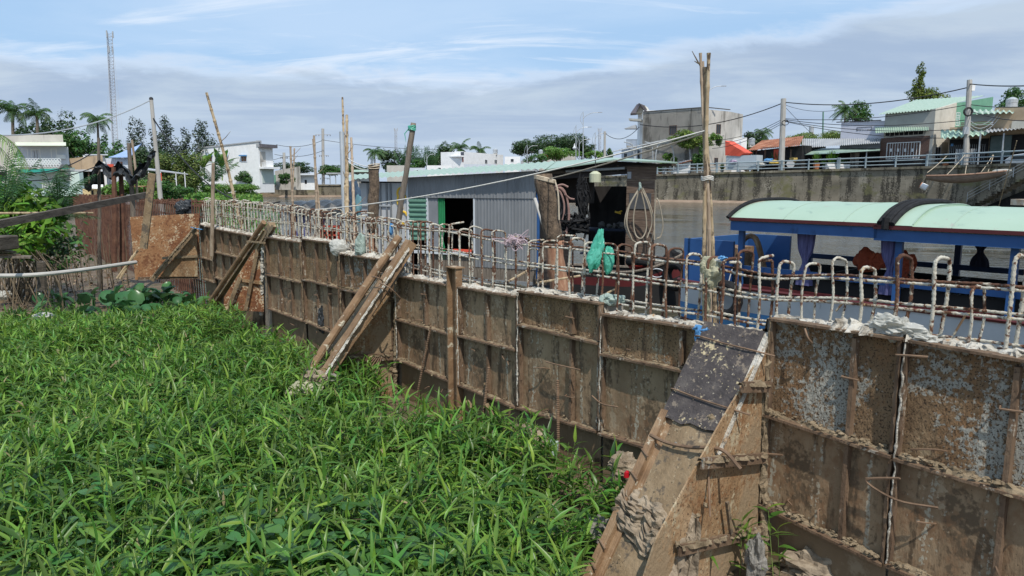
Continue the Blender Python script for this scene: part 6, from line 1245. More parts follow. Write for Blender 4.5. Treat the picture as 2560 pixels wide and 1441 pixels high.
# tall mint roofed house
th, f = house('tall_house', 'tall grey fronted house with a mint roof and brown tiled ground floor', (2200, 99.5), (2323, 94), 284, 4.8, .4, mat('plaster_greige', [(.33, .33, .30), (.40, .40, .37)], .8, rough=.9), ytr=274)
fr = Face(XY(2323, 94), XY(2374, 96.5)); mb = MB(); mb.prism([fr.pt(0, 4.3), fr.pt(fr.L, 4.3), fr.pt(fr.L, fr.hit(2374, 255)[1]), fr.pt(0, fr.hit(2323, 272)[1])], -fr.o * .3); mb.build('side_wall', m_beige, th)
fg = Face(XY(2374, 96.5), XY(2462, 101)); mb = MB(); n = 60
for k in range(n): u0 = fg.L * k / n; u1 = fg.L * (k + .6) / n; zt = fg.hit(2374, 256)[1] + (fg.hit(2462, 240)[1] - fg.hit(2374, 256)[1]) * k / n; fg.box(mb, u0, u1, 4.6, zt, -.05, .03); fg.box(mb, u1, fg.L * (k + 1) / n, 4.6, zt, -.05, .0)
mb.build('green_sheeting', m_green, th)
fb2 = Face(XY(2200, 97), XY(2462, 98)); mb = MB()
RA_ = f.pt(f.hit(2194, 287, .6)[0], f.hit(2194, 287, .6)[1], .6); RB2 = f.pt(f.hit(2326, 275, .3)[0], f.hit(2326, 275, .3)[1], .3); RC2 = P(2463, 239, 101); RD2 = P(2250, 268, 112)
corr_roof(mb, RA_, RB2, RC2, P(2290, 250, 112), .4, .05); mb.build('roof', m_roofg, th)
mb = MB(); mb.prism([f.pt(0, 4.3, -.3), f.pt(f.L, 4.3, -.3), fg.pt(fg.L, 4.3, -.2), f.pt(2, 4.3, -12)][::-1], (0, 0, 7.2)); mb.build('inner_core', m_grayp, th)
awn(th, f, 2188, 2322, 318, 333, 1.0, m_roofg, 'mint_awning', yb2=326, corrm=.3)
win(th, f, (2214, 330, 2308, 339), m_beige, m_dark, 7, .12); prect(th, f, (2201, 343, 2322, 412), m_brick, 'brick_tiles', .0, .06); win(th, f, (2219, 358, 2299, 396), m_frame, m_dark, 11, .1, 0, .14, 'ground_window')
for k in range(4): x = 2226 + k * 18; prect(th, f, (x, 372, x + 5, 380), m_frame, 'grille_plate', .13, .16)
prect(th, f, (2200, 397, 2320, 420), m_dark, 'dark_plinth', .07, .12)
win(th, fr, (2338, 369, 2350, 403), m_roofgr, m_dark, 1); win(th, fg, (2390, 283, 2398, 314), m_frame, mat('pane_blue', [(.10, .2, .35), (.5, .6, .65)], 6, rough=.3), 1, hb=4)
prect(th, fr, (2352, 356, 2372, 420), mat('render_olive', [(.30, .29, .24), (.38, .36, .30)], 1), 'low_render', .0, .04)
th, f = house('porch_house', 'house with a striped mint awning and white gate right of the tall house', (2362, 93), (2470, 90), 320, 5, 6, m_tan, ytr=312)
awn(th, f, 2352, 2475, 326, 347, 2.4, mat('awning_striped', [(.30, .42, .34), (.42, .56, .46)], 1), 'striped_awning', yb2=336, corrm=.6); awn(th, f, 2418, 2535, 276, 285, 1.5, mat('awning_striped2', [(.22, .30, .25), (.48, .58, .50)], 3, (8, 8, 1)), 'upper_awning', yb2=282, corrm=.6)
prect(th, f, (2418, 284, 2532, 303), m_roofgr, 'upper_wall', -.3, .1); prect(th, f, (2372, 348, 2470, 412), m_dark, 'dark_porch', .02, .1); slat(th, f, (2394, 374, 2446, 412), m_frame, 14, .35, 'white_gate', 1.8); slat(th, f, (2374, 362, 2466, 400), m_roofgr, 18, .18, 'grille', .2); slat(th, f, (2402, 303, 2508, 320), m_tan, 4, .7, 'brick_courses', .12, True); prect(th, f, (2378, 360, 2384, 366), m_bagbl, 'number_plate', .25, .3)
th, f = house('porch_house', 'right edge house with tan wall and grey tin porch roof', (2468, 90), (2640, 84), 272, 5, 6, m_tan, ytr=262)
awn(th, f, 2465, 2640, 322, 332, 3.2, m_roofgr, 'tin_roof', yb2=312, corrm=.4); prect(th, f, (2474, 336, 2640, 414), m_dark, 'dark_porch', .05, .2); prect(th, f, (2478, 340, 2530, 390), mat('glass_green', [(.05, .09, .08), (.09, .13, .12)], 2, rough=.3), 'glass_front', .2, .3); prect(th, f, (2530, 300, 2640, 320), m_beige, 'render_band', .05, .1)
for px in (2472, 2530): prect(th, f, (px, 336, px + 3, 414), m_metal, 'porch_post', 2.8, 2.95)
tank(P(2528, 272, 90), .65, 1.1, 'round steel tank on the right edge house')
# small parked van glimpsed at the right edge
th = thing('parked_car', 'white car partly hidden behind the railing at the right edge', 'car', P(2545, 412, 82)); f = Face(XY(2510, 84), XY(2640, 79)); mb = MB(); prof = [(2512, 418), (2512, 400), (2530, 388), (2560, 384), (2610, 386), (2635, 400), (2635, 418)]; mb.prism([f.pt(*f.hit(x, y)) for x, y in prof], -f.o * 1.7); mb.build('body', m_boatw, th, bevel=.05); prect(th, f, (2530, 389, 2600, 398), m_glass, 'side_window', .0, .02)
for px in (2526, 2618): mb = MB(); u, z = f.hit(px, 417); mb.tube([f.pt(u, z, .03), f.pt(u, z, -.2)], .3, 14); mb.build('wheel', m_black, th)
# stairs, hanging sampan, buoy
th = thing('river_stairs', 'dark concrete river stairs with a pale handrail at the right edge', 'stairs', P(2430, 500, 82)); f = Face(XY(2405, 84), XY(2620, 74)); mb = MB(); n = 16
(ua, za), (ub, zb) = f.hit(2418, 505), f.hit(2600, 408)
for k in range(n): u0 = ua + (ub - ua) * k / n; u1 = ua + (ub - ua) * (k + 1) / n; z = za + (zb - za) * (k + 1) / n; f.box(mb, u0, u1, z - .9, z, -1.6, 0.)
mb.build('steps', m_embank, th); 
for h in (.35, .7, 1.05): mb = MB(); mb.tube([f.pt(ua, za + h, .05), f.pt(ub, zb + h, .05)], .035, 5); mb.build('handrail', m_metal, th)
for k in (0, .33, .66, 1): u, z = ua + (ub - ua) * k, za + (zb - za) * k; mb = MB(); mb.tube([f.pt(u, z, .05), f.pt(u, z + 1.08, .05)], .04, 5); mb.build('rail_post', m_metal, th)
mb = MB(); mb.prism([f.pt(ua + 1.2, -.6, -1.7), f.pt(ub + 2, -.6, -1.7), f.pt(ub + 2, zb - .9, -1.7), f.pt(ua + 1.2, za - .4, -1.7)], -f.o * .4); mb.build('back_wall', m_dark, th)
Ys = 84; th = thing('hung_sampan', 'old wooden sampan hung by ropes on the embankment wall', 'boat', P(2410, 465, Ys)); sA_, sB_ = P(2316, 442, Ys), P(2516, 430, Ys - 5); ed = (sB_ - sA_); Ls_ = ed.length; ed.normalize(); nn = Vector((ed.y, -ed.x, 0)).normalized(); mb = MB()
def smp(u, v):
    a = (v - .5) * math.pi; w = math.sin(math.pi * (.08 + .84 * u)) ** .6 * (1 - .0); sag_ = .9 * math.sin(math.pi * u) - .25; return sA_ + ed * Ls_ * u + nn * math.sin(a) * .75 * w + Vector((0, 0, -.95 * math.cos(a) * w + .10 - .15 * math.sin(math.pi * u)))
mb.grid(smp, 24, 10); mb.build('hull', mat('sampan_wood', [(.17, .125, .09), (.28, .21, .16)], 2, (1, 1, 4)), th, smooth=True)
for v in (0, 1): mb = MB(); mb.tube([smp(k / 20, v) for k in range(21)], .09, 6); mb.build('gunwale', mat('sampan_rim', [(.30, .17, .11), (.42, .26, .18)], 3), th)
for i, (x0, y0, x1, y1, lab) in enumerate(((2366, 391, 2318, 432, 'rope from the railing to the left end of the sampan'), (2412, 388, 2362, 442, 'rope pair holding the sampan, the second from its left end'), (2482, 388, 2452, 432, 'rope holding the sampan by the stair top, left strand'), (2484, 388, 2470, 430, 'rope holding the sampan by the stair top, right strand'), (2416, 415, 2412, 440, 'short rope at the middle of the sampan'))):
    line('sampan_rope', lab, P(x0, y0, 86), P(x1, y1, Ys - .8), .035, m_rope, .1)
mb = MB(); a, b = P(2542, 352, 76), P(2496, 520, 80); mb.tube([a, b], .05, 6); tag(mb.build('bamboo_pole', m_bamb, loc=b), 'slanting bamboo pole in front of the river stairs', 'bamboo pole')
c = P(2310, 467, 85); th = thing('buoy', 'white plastic float hanging below the left end of the sampan', 'float', c); mb = MB(); d = Vector((.4, -.3, -.25)).normalized(); mb.tube([c - d * .4, c - d * .35, c + d * .35, c + d * .4], [.2, .36, .36, .2], 12); mb.build('float_body', m_white, th); mb = MB(); mb.tube([c - d * .42, c - d * .36], .38, 12); mb.build('float_band', m_terra, th); mb = MB(); mb.tube([c - d * .3, P(2314, 442, 84.6)], .03, 5); mb.build('float_cord', m_rope, th)
c = P(2505, 428, 80); mb = MB(); mb.tube([c + ed * (k * .2 - .9) for k in range(10)], [.1, .2, .22, .23, .23, .22, .22, .2, .15, .08], 10); tag(mb.build('foam_float', m_bagw, loc=c), 'long whitish foam roll on the right end of the sampan', 'float')
th = thing('barge_corner', 'white and rust corner of a moored deck at the right edge', 'deck', P(2558, 505, 30)); mb = MB(); mb.box(P(2590, 506, 30), (1.6, .8, .25)); mb.build('deck_edge', mat('deck_rust', [(.45, .25, .12), (.66, .60, .50)], 3), th); mb = MB(); mb.box(P(2596, 512, 30.1), (1.5, .7, .18)); mb.build('under_beam', m_dark, th)

# ---------------------------------------------------------------- poles, lamps, masts and wires of both banks
def upole(px, yt, Y, label, r=.16, zb=None, arms=(), px2=None):
    a = P(px2 or px, 430, Y); a.z = zb if zb is not None else gz(a.x, a.y); b = P(px, yt, Y); th = thing('utility_pole', label, 'utility pole', a); mb = MB(); mb.tube([a, b], [r * 1.25, r], 9); mb.build('shaft', m_pole, th)
    for (dz, w) in arms:
        mb = MB(); mb.bar(b + Vector((-w, 0, -dz)), b + Vector((w, 0, -dz)), .1, .1); mb.build('cross_arm', m_pole, th)
        for s in (-1, 1):
            for k in (0, 1): mb = MB(); q = b + Vector((s * w * (.55 + .4 * k), 0, -dz)); mb.tube([q + Vector((0, 0, .0)), q + Vector((0, 0, -.35))], .08, 6); mb.build('insulator', m_cable, th)
    return th, b
PA, pa = upole(1959, 247, 106.5, 'tall round concrete pole with cables beside the rusty roof', .38, px2=1955)
PB, pb = upole(2424, 200, 90, 'tall round concrete pole with cable coil in front of the green corrugated wall', .30, px2=2416)
for th, b, lab in ((PB, pb, 'x'),):
    mb = MB(); c = b - Vector((0, 0, 3.9)); 
    for k in range(4): mb.tube([c + Vector((math.cos(a) * (.45 + .05 * k), -.3, math.sin(a) * (.45 + .03 * k))) for a in [i * math.pi / 8 for i in range(17)]], .05, 5)
    mb.build('cable_coil', m_cable, th); mb = MB(); mb.box(b + Vector((.4, -.1, -1.0)), (.4, .4, .7)); mb.build('junction_box', m_white, th); mb = MB(); mb.box(b + Vector((-.1, -.35, -6.2)), (.6, .3, .9)); mb.build('meter_box', m_metal, th)
mb = MB(); c = pa - Vector((0, 0, 3.5)); mb.tube([c + Vector((math.cos(a) * .5 + .3, -.4, math.sin(a) * .35)) for a in [i * math.pi / 8 for i in range(17)]], .05, 5); mb.build('cable_coil', m_cable, PA)
PC, pc = upole(1512, 329, 128, 'slim concrete pole with bent cables left of the grey house', .2); PD, pd = upole(807, 322, 190, 'distant pylon pole with insulator arms above the white sheds', .35, zb=2.6, arms=((1.6, 2.), (7, 1.2), (13, 1.2))); PE_, pe = upole(710, 382, 160, 'far short pole beside the ruined pale wall', .3, zb=2.6, arms=((1., .8),))
PF, pf = upole(247, 300, 90, 'hidden_far', .1) if False else (None, None)
def wire(label, a, b, r=.035, sag=.6, m=m_cable): line('overhead_cable', label, a, b, r, m, sag, 'cable')
ra, rb = P(2560, 211, 70), None
wire('upper black cable between the two concrete poles', pa - Vector((0, 0, .5)), pb - Vector((0, 0, .9)), .07, 1.1)
wire('upper black cable leaving the right concrete pole to the right edge', pb - Vector((0, 0, .5)), P(2620, 212, 72), .07, .2)
wire('black cable from the left concrete pole past the bamboo bundle to the grey house', pa - Vector((0, 0, .6)), P(1600, 312, 123), .07, 1.6)
for k, (ya, yb_) in enumerate(((297, 262), (299, 300), (302, 322), (303, 345))): wire(('topmost', 'second', 'third', 'lowest')[k] + ' of the sagging lower cables between the two concrete poles', P(1958, ya, 106.5), P(2420, yb_, 90), .045, .8)
for k, ya in enumerate((298, 303, 308)): wire(('upper', 'middle', 'lower')[k] + ' thin cable falling from the left concrete pole towards the red tarp', P(1957, ya, 106.5), P(1780, 352 + 10 * k, 112), .04, .7)
wire('cable from the slim pole to the grey house corner', P(1512, 333, 128), P(1598, 318, 124), .05, 1.5); wire('cable along the grey house below its windows', P(1598, 362, 123), P(1810, 340, 116), .05, .4)
wire('thin cable from the left concrete pole down to the hedge', P(1960, 265, 106.5), P(2030, 335, 112), .03, .1); wire('short cable from the left concrete pole to the palm by the awning house', P(1960, 262, 106.5), P(2090, 276, 110), .03, .5)
wire('thick cable fan from the right pole to the right edge, upper', P(2426, 262, 90), P(2620, 262, 74), .05, .3); wire('thick cable fan from the right pole to the right edge, lower', P(2426, 278, 90), P(2620, 300, 74), .05, .5)
for k in range(3): wire('white service cable drooping from the right concrete pole, ' + ('highest', 'middle', 'lowest')[k], P(2424, 300 + 8 * k, 90), P(2500, 272 + 10 * k, 89), .04, 1.2, m_metal)
for k, (xa, ya, xb, yb_) in enumerate(((690, 362, 805, 352), (805, 350, 1180, 372), (686, 386, 805, 378))): wire(('far thin line left of the pylon pole', 'far thin line right of the pylon pole towards the palms', 'far lower line left of the pylon pole')[k], P(xa, ya, 188), P(xb, yb_, 188), .06, 1.)
wire('far line from the white house gable across to the far short pole', P(495, 372, 150), P(710, 392, 160), .05, 2)
def lamp(px, yt, Y, label, arm=1, hang=False, armpx=42, ya=None, group='street lamps along the right bank'):
    a = P(px, 430, Y); a.z = gz(a.x, a.y); b = P(px, yt, Y); th = thing('street_lamp', label, 'street lamp', a, group); mb = MB(); mb.tube([a, b], [.12, .06], 7); mb.build('lamp_post', m_metal, th)
    s = armpx * Y / F; y0 = ya if ya else yt + 14; q = P(px, y0, Y); mb = MB(); pts = crv([q, q + Vector((arm * s * .25, 0, .55)), q + Vector((arm * s * .6, 0, .95)), q + Vector((arm * s, 0, 1.0))], 5); mb.tube(pts, .05, 6); mb.tube(crv([q - Vector((0, 0, 1.2)), q + Vector((-arm * .5, 0, -.4)), q + Vector((-arm * .35, 0, .6)), q + Vector((0, 0, 1.2))], 5), .035, 5); mb.build('lamp_arm', m_metal, th)
    mb = MB(); e = pts[-1]; mb.box(e + Vector((arm * .25, 0, .02)), (.75, .25, .09)); mb.build('lamp_head', m_roofgr, th)
    if hang: mb = MB(); c = P(px - 4, 371, Y); mb.tube([c + Vector((0, 0, .9)), c + Vector((0, 0, .35)), c + Vector((0, 0, .0)), c - Vector((0, 0, .25))], [.04, .16, .36, .2], 10); mb.build('teardrop_ornament', m_frame, th)
lamp(1458, 281, 130, 'tallest street lamp with a wide curved arm above the mint roof', armpx=38, ya=296); lamp(1440, 313, 134, 'street lamp with a white teardrop ornament just left of the tallest', hang=True, armpx=30, ya=332); lamp(1448, 350, 140, 'smaller street lamp low between the two tall ones', armpx=20, ya=362); lamp(1318, 364, 140, 'small street lamp left of the big round tree', armpx=18, ya=378); lamp(1067, 386, 153, 'small street lamp right of the leaning wood post', armpx=14, ya=398); lamp(1488, 332, 131, 'street lamp between the tallest one and the slim pole', armpx=20, ya=348); lamp(1768, 225, 116, 'street lamp whose arm shows right of the bamboo bundle', armpx=36, ya=232)
def mast(px, yt, Y, label, w=.8, zb=2.6, guys=(), ants=True, n=30, yb_=440):
    a = P(px, yb_, Y); a.z = zb; b = P(px, yt, Y); th = thing('radio_mast', label, 'radio mast', a); mb = MB(); H = b.z - a.z; x0 = P(px + (18 if w > .9 else 0), yb_, Y).x
    def lg(k, z): cxx = a.x + (b.x - a.x) * z + (x0 - a.x) * (1 - z); ang = k * 2.094 + .3; return Vector((cxx + math.cos(ang) * w, a.y + math.sin(ang) * w, a.z + H * z))
    for k in range(3): mb.tube([lg(k, 0), lg(k, 1)], .09 if w > .9 else .06, 4)
    for i in range(n):
        for k in range(3): mb.tube([lg(k, i / n), lg((k + 1) % 3, (i + 1) / n)], .045, 3, False); mb.tube([lg(k, i / n), lg((k + 1) % 3, i / n)], .045, 3, False)
    mb.build('lattice', mat('mast_steel', [(.22, .23, .25), (.55, .53, .53)], .12), th)
    if ants:
        for lev, r in ((0, 1.1 * w), (1, .7 * w)):
            for k in range(3 if w > .9 else 2): mb = MB(); ang = k * 2.1 + .4; q = b + Vector((math.cos(ang) * r * 1.1, math.sin(ang) * r, -.6 * w - lev * 5 * w)); mb.box(q, (.38 * w, .25 * w, 2.2 * w)); mb.build('antenna_panel', m_metal, th)
    for i, (gx, z) in enumerate(guys): mb = MB(); mb.tube([lg(0, z), P(gx, 440, Y)], .035, 3, False); mb.build('guy_wire', m_metal, th)
mast(272, 82, 250, 'tall lattice radio mast with guy wires above the left trees', 1.0, guys=((256, .98), (262, .8), (248, .6), (318, .95), (312, .75), (306, .5)), n=44, yb_=440)
mast(989, 322, 260, 'thin distant radio mast left of the leaning wood post', .5, guys=(), n=12); mast(1499, 322, 240, 'thin distant radio mast behind the street lamps', .5, n=12, guys=())
mb = MB(); mb.tube([P(2058, 280, 140), P(2057, 335, 140)], .14, 6); tag(mb.build('steel_post', m_shutter, loc=P(2057, 335, 140)), 'teal thin post rising behind the rusty roof', 'post')
# steel arch canopy frame by the grey house
th = thing('arch_canopy', 'pale steel arch frames carrying a ribbed canopy and a climbing plant', 'canopy', P(1680, 430, 117)); mb = MB()
for k in range(26): x = 1532 + k * 7.5; y = 378 - k * 1.75; a = P(x, y, 117); mb.bar(a, a + Vector((1.5, 1.9, .22)), .14, .04)
mb.build('canopy_slats', m_metal, th)
for (xa, xb) in ((1560, 1585), (1612, 1632), (1682, 1640), (1640, 1684), (1690, 1725), (1725, 1755)):
    mb = MB(); mb.tube(crv([P(xb, 425, 117), P(xb, 385, 117), P((xa + xb) / 2 + (xb - xa) * .3, 362, 117), P(xa, 355, 117)], 6), .09, 6); mb.build('arch_rib', m_metal, th)
mb = MB(); mb.tube([P(1530, 380, 116.6), P(1760, 330, 116.6)], .08, 6); mb.build('canopy_rail', m_metal, th)
# ---------------------------------------------------------------- trees and plants
def leaves(C_, n_up, size, rng, asp=.45, droop=0., flat=.5, curl=0.):
    """C_ n x 3 centres, n_up n x 3 preferred normals -> pointed quad leaves"""
    n = len(C_); d = rng.normal(size=(n, 3)); d[:, 2] *= .6; d[:, 2] -= droop; nrm = n_up + rng.normal(size=(n, 3)) * (1 - flat); nrm /= np.linalg.norm(nrm, axis=1)[:, None] + 1e-9
    d -= nrm * (d * nrm).sum(1)[:, None]; d /= np.linalg.norm(d, axis=1)[:, None] + 1e-9; s = np.cross(nrm, d); L = (size * rng.uniform(.6, 1.3, n))[:, None]
    V = np.stack([C_ - d * L * .5, C_ + s * L * asp * .5 - d * L * .05 + nrm * L * .06, C_ + d * L * .55, C_ - s * L * asp * .5 - d * L * .05 + nrm * L * .06], 1).reshape(-1, 3)
    return V, np.arange(4 * n).reshape(-1, 4)
def crown(blobs, n, size, seed, asp=.5, flat=.45, droop=0., gap=.0):
    """blobs: (centre, radii)"""
    rng = np.random.default_rng(seed); w = np.array([max(b[1][0] * b[1][2], .01) for b in blobs]); w /= w.sum(); Vs = []; Fs = []; k = 0
    for (c, r), f in zip(blobs, w):
        m = max(8, int(n * f)); q = rng.normal(size=(m, 3)); q /= np.linalg.norm(q, axis=1)[:, None]; rad_ = rng.uniform(.55, 1.08, m) ** .7; q2 = q * rad_[:, None]
        bump = 1 + .22 * np.sin(q[:, :1] * 5 + seed) * np.cos(q[:, 2:] * 6 + c[0])
        V, Fq = leaves(np.array(c) + q2 * bump * np.array(r), q + np.array([0, 0, .5]), size, rng, asp, droop, flat); Vs.append(V); Fs.append(Fq + k); k += len(V)
    return np.concatenate(Vs), np.concatenate(Fs)
def limb(mb, a, b, r0, r1, wob=.1, n=6):
    a = Vector(a); b = Vector(b); L = (b - a).length; sd = random.uniform(0, 99); pts = [a.lerp(b, i / n) + Vector((mn.noise(Vector((i * .7, sd, 0))), mn.noise(Vector((i * .7, sd, 5))), 0)) * L * wob * (1 if 0 < i < n else 0) for i in range(n + 1)]
    mb.tube(pts, [r0 + (r1 - r0) * i / n for i in range(n + 1)], 7); return pts
SEED = [11]
def tree(px, yt, yb, wpx, Y, label, m=m_crown, leaf=.34, n=None, nb=9, name='tree', tall=1., asp=.5, seed=None, flat=.45, droop=0., group='trees on the far bank', zb=None, dens=1., trunk=True, shape='round', dp=None):
    SEED[0] += 1; rnd = random.Random(SEED[0]); s = Y / F; c0 = P(px, (yt + yb) / 2, Y); W_ = wpx * s / 2; H_ = (yb - yt) * s / 2; base = Vector((c0.x, c0.y, gz(c0.x, c0.y) if zb is None else zb)); D_ = dp or max(W_ * .8, 1.0)
    th = thing(name, label, 'tree' if name != 'bush' and name != 'shrub' else name, base, group); blobs = []
    for i in range(nb):
        if shape == 'cone': k = i / max(1, nb - 1); z = -1 + 2 * k; rr = (1 - k * .8); x = rnd.uniform(-.8, .8) * rr; br = .5 * rr + .14
        else:
            while True:
                x, z = rnd.uniform(-.75, .75), rnd.uniform(-.8, .8)
                if x * x + z * z < .75: break
            br = rnd.uniform(.28, .46)
        blobs.append(((c0.x + x * W_, c0.y + rnd.uniform(-.6, .6) * D_, c0.z + z * H_ * (.85 if shape != 'cone' else .95)), (br * W_, br * D_, br * H_ * (1.05 if shape != 'cone' else .8))))
    if n is None: n = int(dens * wpx * (yb - yt) / ((leaf / s) ** 2 * .055)); n = max(500, min(n, 14000))
    V, Fq = crown(blobs, n, leaf, SEED[0], asp, flat, droop); npmesh('crown', V, Fq, [m], th, (0, 0, 0)).data
    o = th.children[-1] if False else None
    if trunk:
        mb = MB(); top = Vector((c0.x, c0.y, c0.z)); limb(mb, base - Vector((0, 0, .2)), top, .035 * (c0.z + H_ - base.z) + .05, .05, .04); tp = base.lerp(top, .55)
        for b in blobs[:7]: limb(mb, tp, b[0], .09, .03, .08)
        mb.build('trunk', m_trunk, th)
    return th
_np = npmesh
def npmesh(name, V, Fq, mats, parent=None, loc=(0, 0, 0), mi=None, k=4):
    if parent is not None:
        p = Vector(parent.location); 
        if parent.parent: p = p + Vector(parent.parent.location)
        o = _np(name, V, Fq, mats, None, tuple(p), mi, k); o.location = (0, 0, 0); o.parent = parent; return o
    return _np(name, V, Fq, mats, None, loc, mi, k)
def frond(mb, base, d, L, droop, lw=.5, nl=26, wind=Vector((0, 0, 0)), lr=.22, stiff=.0, tip=.35):
    """one feather leaf: curved midrib and two rows of narrow leaflets"""
    base = Vector(base); d = Vector(d).normalized(); p = base; pts = [p]; n = 12
    for i in range(n): d = (d + (Vector((0, 0, -1)) * droop + wind) / n).normalized(); p = p + d * L / n; pts.append(p)
    mb.tube(pts, [.03 * L / 3 * (1 - .8 * i / n) for i in range(n + 1)], 4, False)
    for i in range(nl):
        k = (i + .8) / nl; j = min(int(k * n), n - 1); q = pts[j].lerp(pts[j + 1], k * n - j); e = (pts[j + 1] - pts[j]).normalized(); s = e.cross(Vector((0, 0, 1))); s = s.normalized() if s.length > .05 else Vector((1, 0, 0)); up = s.cross(e)
        ll = L * lr * (math.sin(math.pi * min(1, k * .86 + .14)) ** .6 + .15) * random.uniform(.85, 1.1)
        for sd in (-1, 1):
            dd = (s * sd * (1 - tip * k) + e * (.45 + .5 * k) + up * (.25 - .6 * (1 - stiff)) + wind * .6 + Vector((0, 0, -random.uniform(0, .35)))).normalized(); wv = e * lw * .06 * L / 2
            mid = q + dd * ll * .5; end = q + dd * ll + Vector((0, 0, -ll * .25 * (1 - stiff))); mb.add([q - wv * .3, q + wv * .3, mid + wv * .5, end, mid - wv * .5], [(0, 1, 2, 4), (4, 2, 3)])
def palm(px, yc, Y, R_, label, base_px=None, wind=(0.12, 0, 0), nf=20, name='palm_tree', m=m_palm, zb=None, tr=.16):
    top = P(px, yc, Y); s = Y / F; b = P(base_px or px, 430, Y); b.z = gz(b.x, b.y) if zb is None else zb; th = thing(name, label, 'palm tree', b, 'palms of the banks'); L = R_ * s * 1.4
    mb = MB(); limb(mb, b, top, tr * 1.25, tr * .8, .02, 9); mb.build('trunk', m_trunk, th)
    mb = MB(); mb2 = MB()
    for k in range(nf):
        a = k * 2.4 + random.uniform(-.3, .3); el = random.uniform(-.35, 1.25) if k % 3 else random.uniform(.8, 1.4); d = Vector((math.cos(a) * math.cos(el), math.sin(a) * math.cos(el), math.sin(el))); frond(mb, top, d, L * random.uniform(.85, 1.1), random.uniform(1.7, 2.7), 1.1, 22, Vector(wind) * 6 * random.uniform(.5, 1.2), .26)
    mb.build('crown', m, th)
def fanbush(px, py, Y, L, label, nf=14, m=m_nipa, zb=None, el0=.7, cat='palm', droop=.7, lw=.8, name='nipa_palm', lr=.2, group=None, nl=26):
    b = P(px, py, Y); 
    if zb is not None: b.z = zb
    th = thing(name, label, cat, b, group); mb = MB()
    for k in range(nf):
        a = random.uniform(0, 6.28); el = random.uniform(el0, 1.45); d = Vector((math.cos(a) * math.cos(el), math.sin(a) * math.cos(el) * .6, math.sin(el))); frond(mb, b, d, L * random.uniform(.7, 1.1), droop * random.uniform(.6, 1.4), lw, nl, Vector((0, 0, 0)), lr)
    mb.build('fronds', m, th); return th
def bananaplant(px, py, Y, H_, label, nf=8, zb=None):
    b = P(px, py, Y); th = thing('banana_plant', label, 'banana plant', b, None); mb = MB(); mb.tube([b, b + Vector((0, 0, H_ * .45))], [.13, .09], 8); mb.build('stem', m_stem, th); mb = MB(); t = b + Vector((0, 0, H_ * .42))
    for k in range(nf):
        a = k * 2.4; el = random.uniform(.6, 1.4); d = Vector((math.cos(a) * math.cos(el), math.sin(a) * math.cos(el), math.sin(el))); p = t; pts = [p]
        for i in range(8): d = (d + Vector((0, 0, -.14))).normalized(); p = p + d * H_ * .085; pts.append(p)
        for i in range(8):
            s = (pts[i + 1] - pts[i]).cross(Vector((0, 0, 1))).normalized(); w0 = .10 * H_ * math.sin(math.pi * (i + .15) / 8.6) ** .7; w1 = .10 * H_ * math.sin(math.pi * (i + 1.15) / 9) ** .7 if i < 7 else .01; dz = Vector((0, 0, -.04 * H_ / 3))
            mb.add([pts[i], pts[i + 1], pts[i + 1] + s * w1 + dz, pts[i] + s * w0 + dz, pts[i + 1] - s * w1 + dz, pts[i] - s * w0 + dz], [(0, 1, 2, 3), (1, 0, 5, 4)])
    mb.build('leaves', m_crownl, th)
# left bank
LG = 'trees behind the left bank houses'
palm(32, 280, 88, 40, 'wind blown coconut palm at the upper left edge', wind=(-.16, 0, .0), base_px=28, tr=.2); palm(92, 288, 90, 34, 'coconut palm second from the left edge behind the grey house', wind=(-.14, 0, 0), tr=.2); palm(243, 300, 95, 32, 'coconut palm left of the radio mast with drooping round crown', wind=(0, 0, 0), nf=22, base_px=247)
tree(148, 282, 400, 95, 96, 'sparse dark leafed tree right of the left palms', m_crownd, .42, dens=.55, nb=13, group=LG); tree(60, 300, 420, 90, 100, 'dark tree behind the two left palms', m_crownd, .4, dens=.7, group=LG, nb=9); tree(205, 322, 440, 130, 86, 'dense mid green tree behind the white walled house', m_crown, .36, nb=14, dens=1.1, group=LG); tree(270, 335, 440, 62, 92, 'leafy green tree below the radio mast', m_crown, .36, nb=9, group=LG)
for i, (px, yt, yb_, w, lab) in enumerate(((345, 304, 440, 70, 'tall feathery dark tree left of the slim leaning pole'), (388, 330, 440, 60, 'feathery dark tree behind the slim leaning pole'), (418, 300, 440, 75, 'tallest feathery dark tree right of the slim leaning pole'), (464, 325, 430, 45, 'thin feathery dark tree between the taller ones'), (512, 307, 410, 72, 'pyramid shaped feathery tree behind the bent bamboo pole'))): tree(px, yt, yb_, w, 150, lab, m_crowng, .5, nb=20, shape='cone', dens=.6, group='feathery dark trees')
tree(375, 360, 470, 120, 110, 'broad dark green bush mass under the feathery trees', m_crownd, .4, nb=12, name='bush', group=LG, dens=1.1); tree(445, 378, 480, 120, 88, 'olive yellow green round bush left of the white house', mat('leaf_olive', [(.07, .11, .025), (.12, .16, .04)], 1.2, trans=.2, island=.5), .34, nb=12, name='bush', group=LG, dens=1.1)
BG = 'bushes along the far left shore'
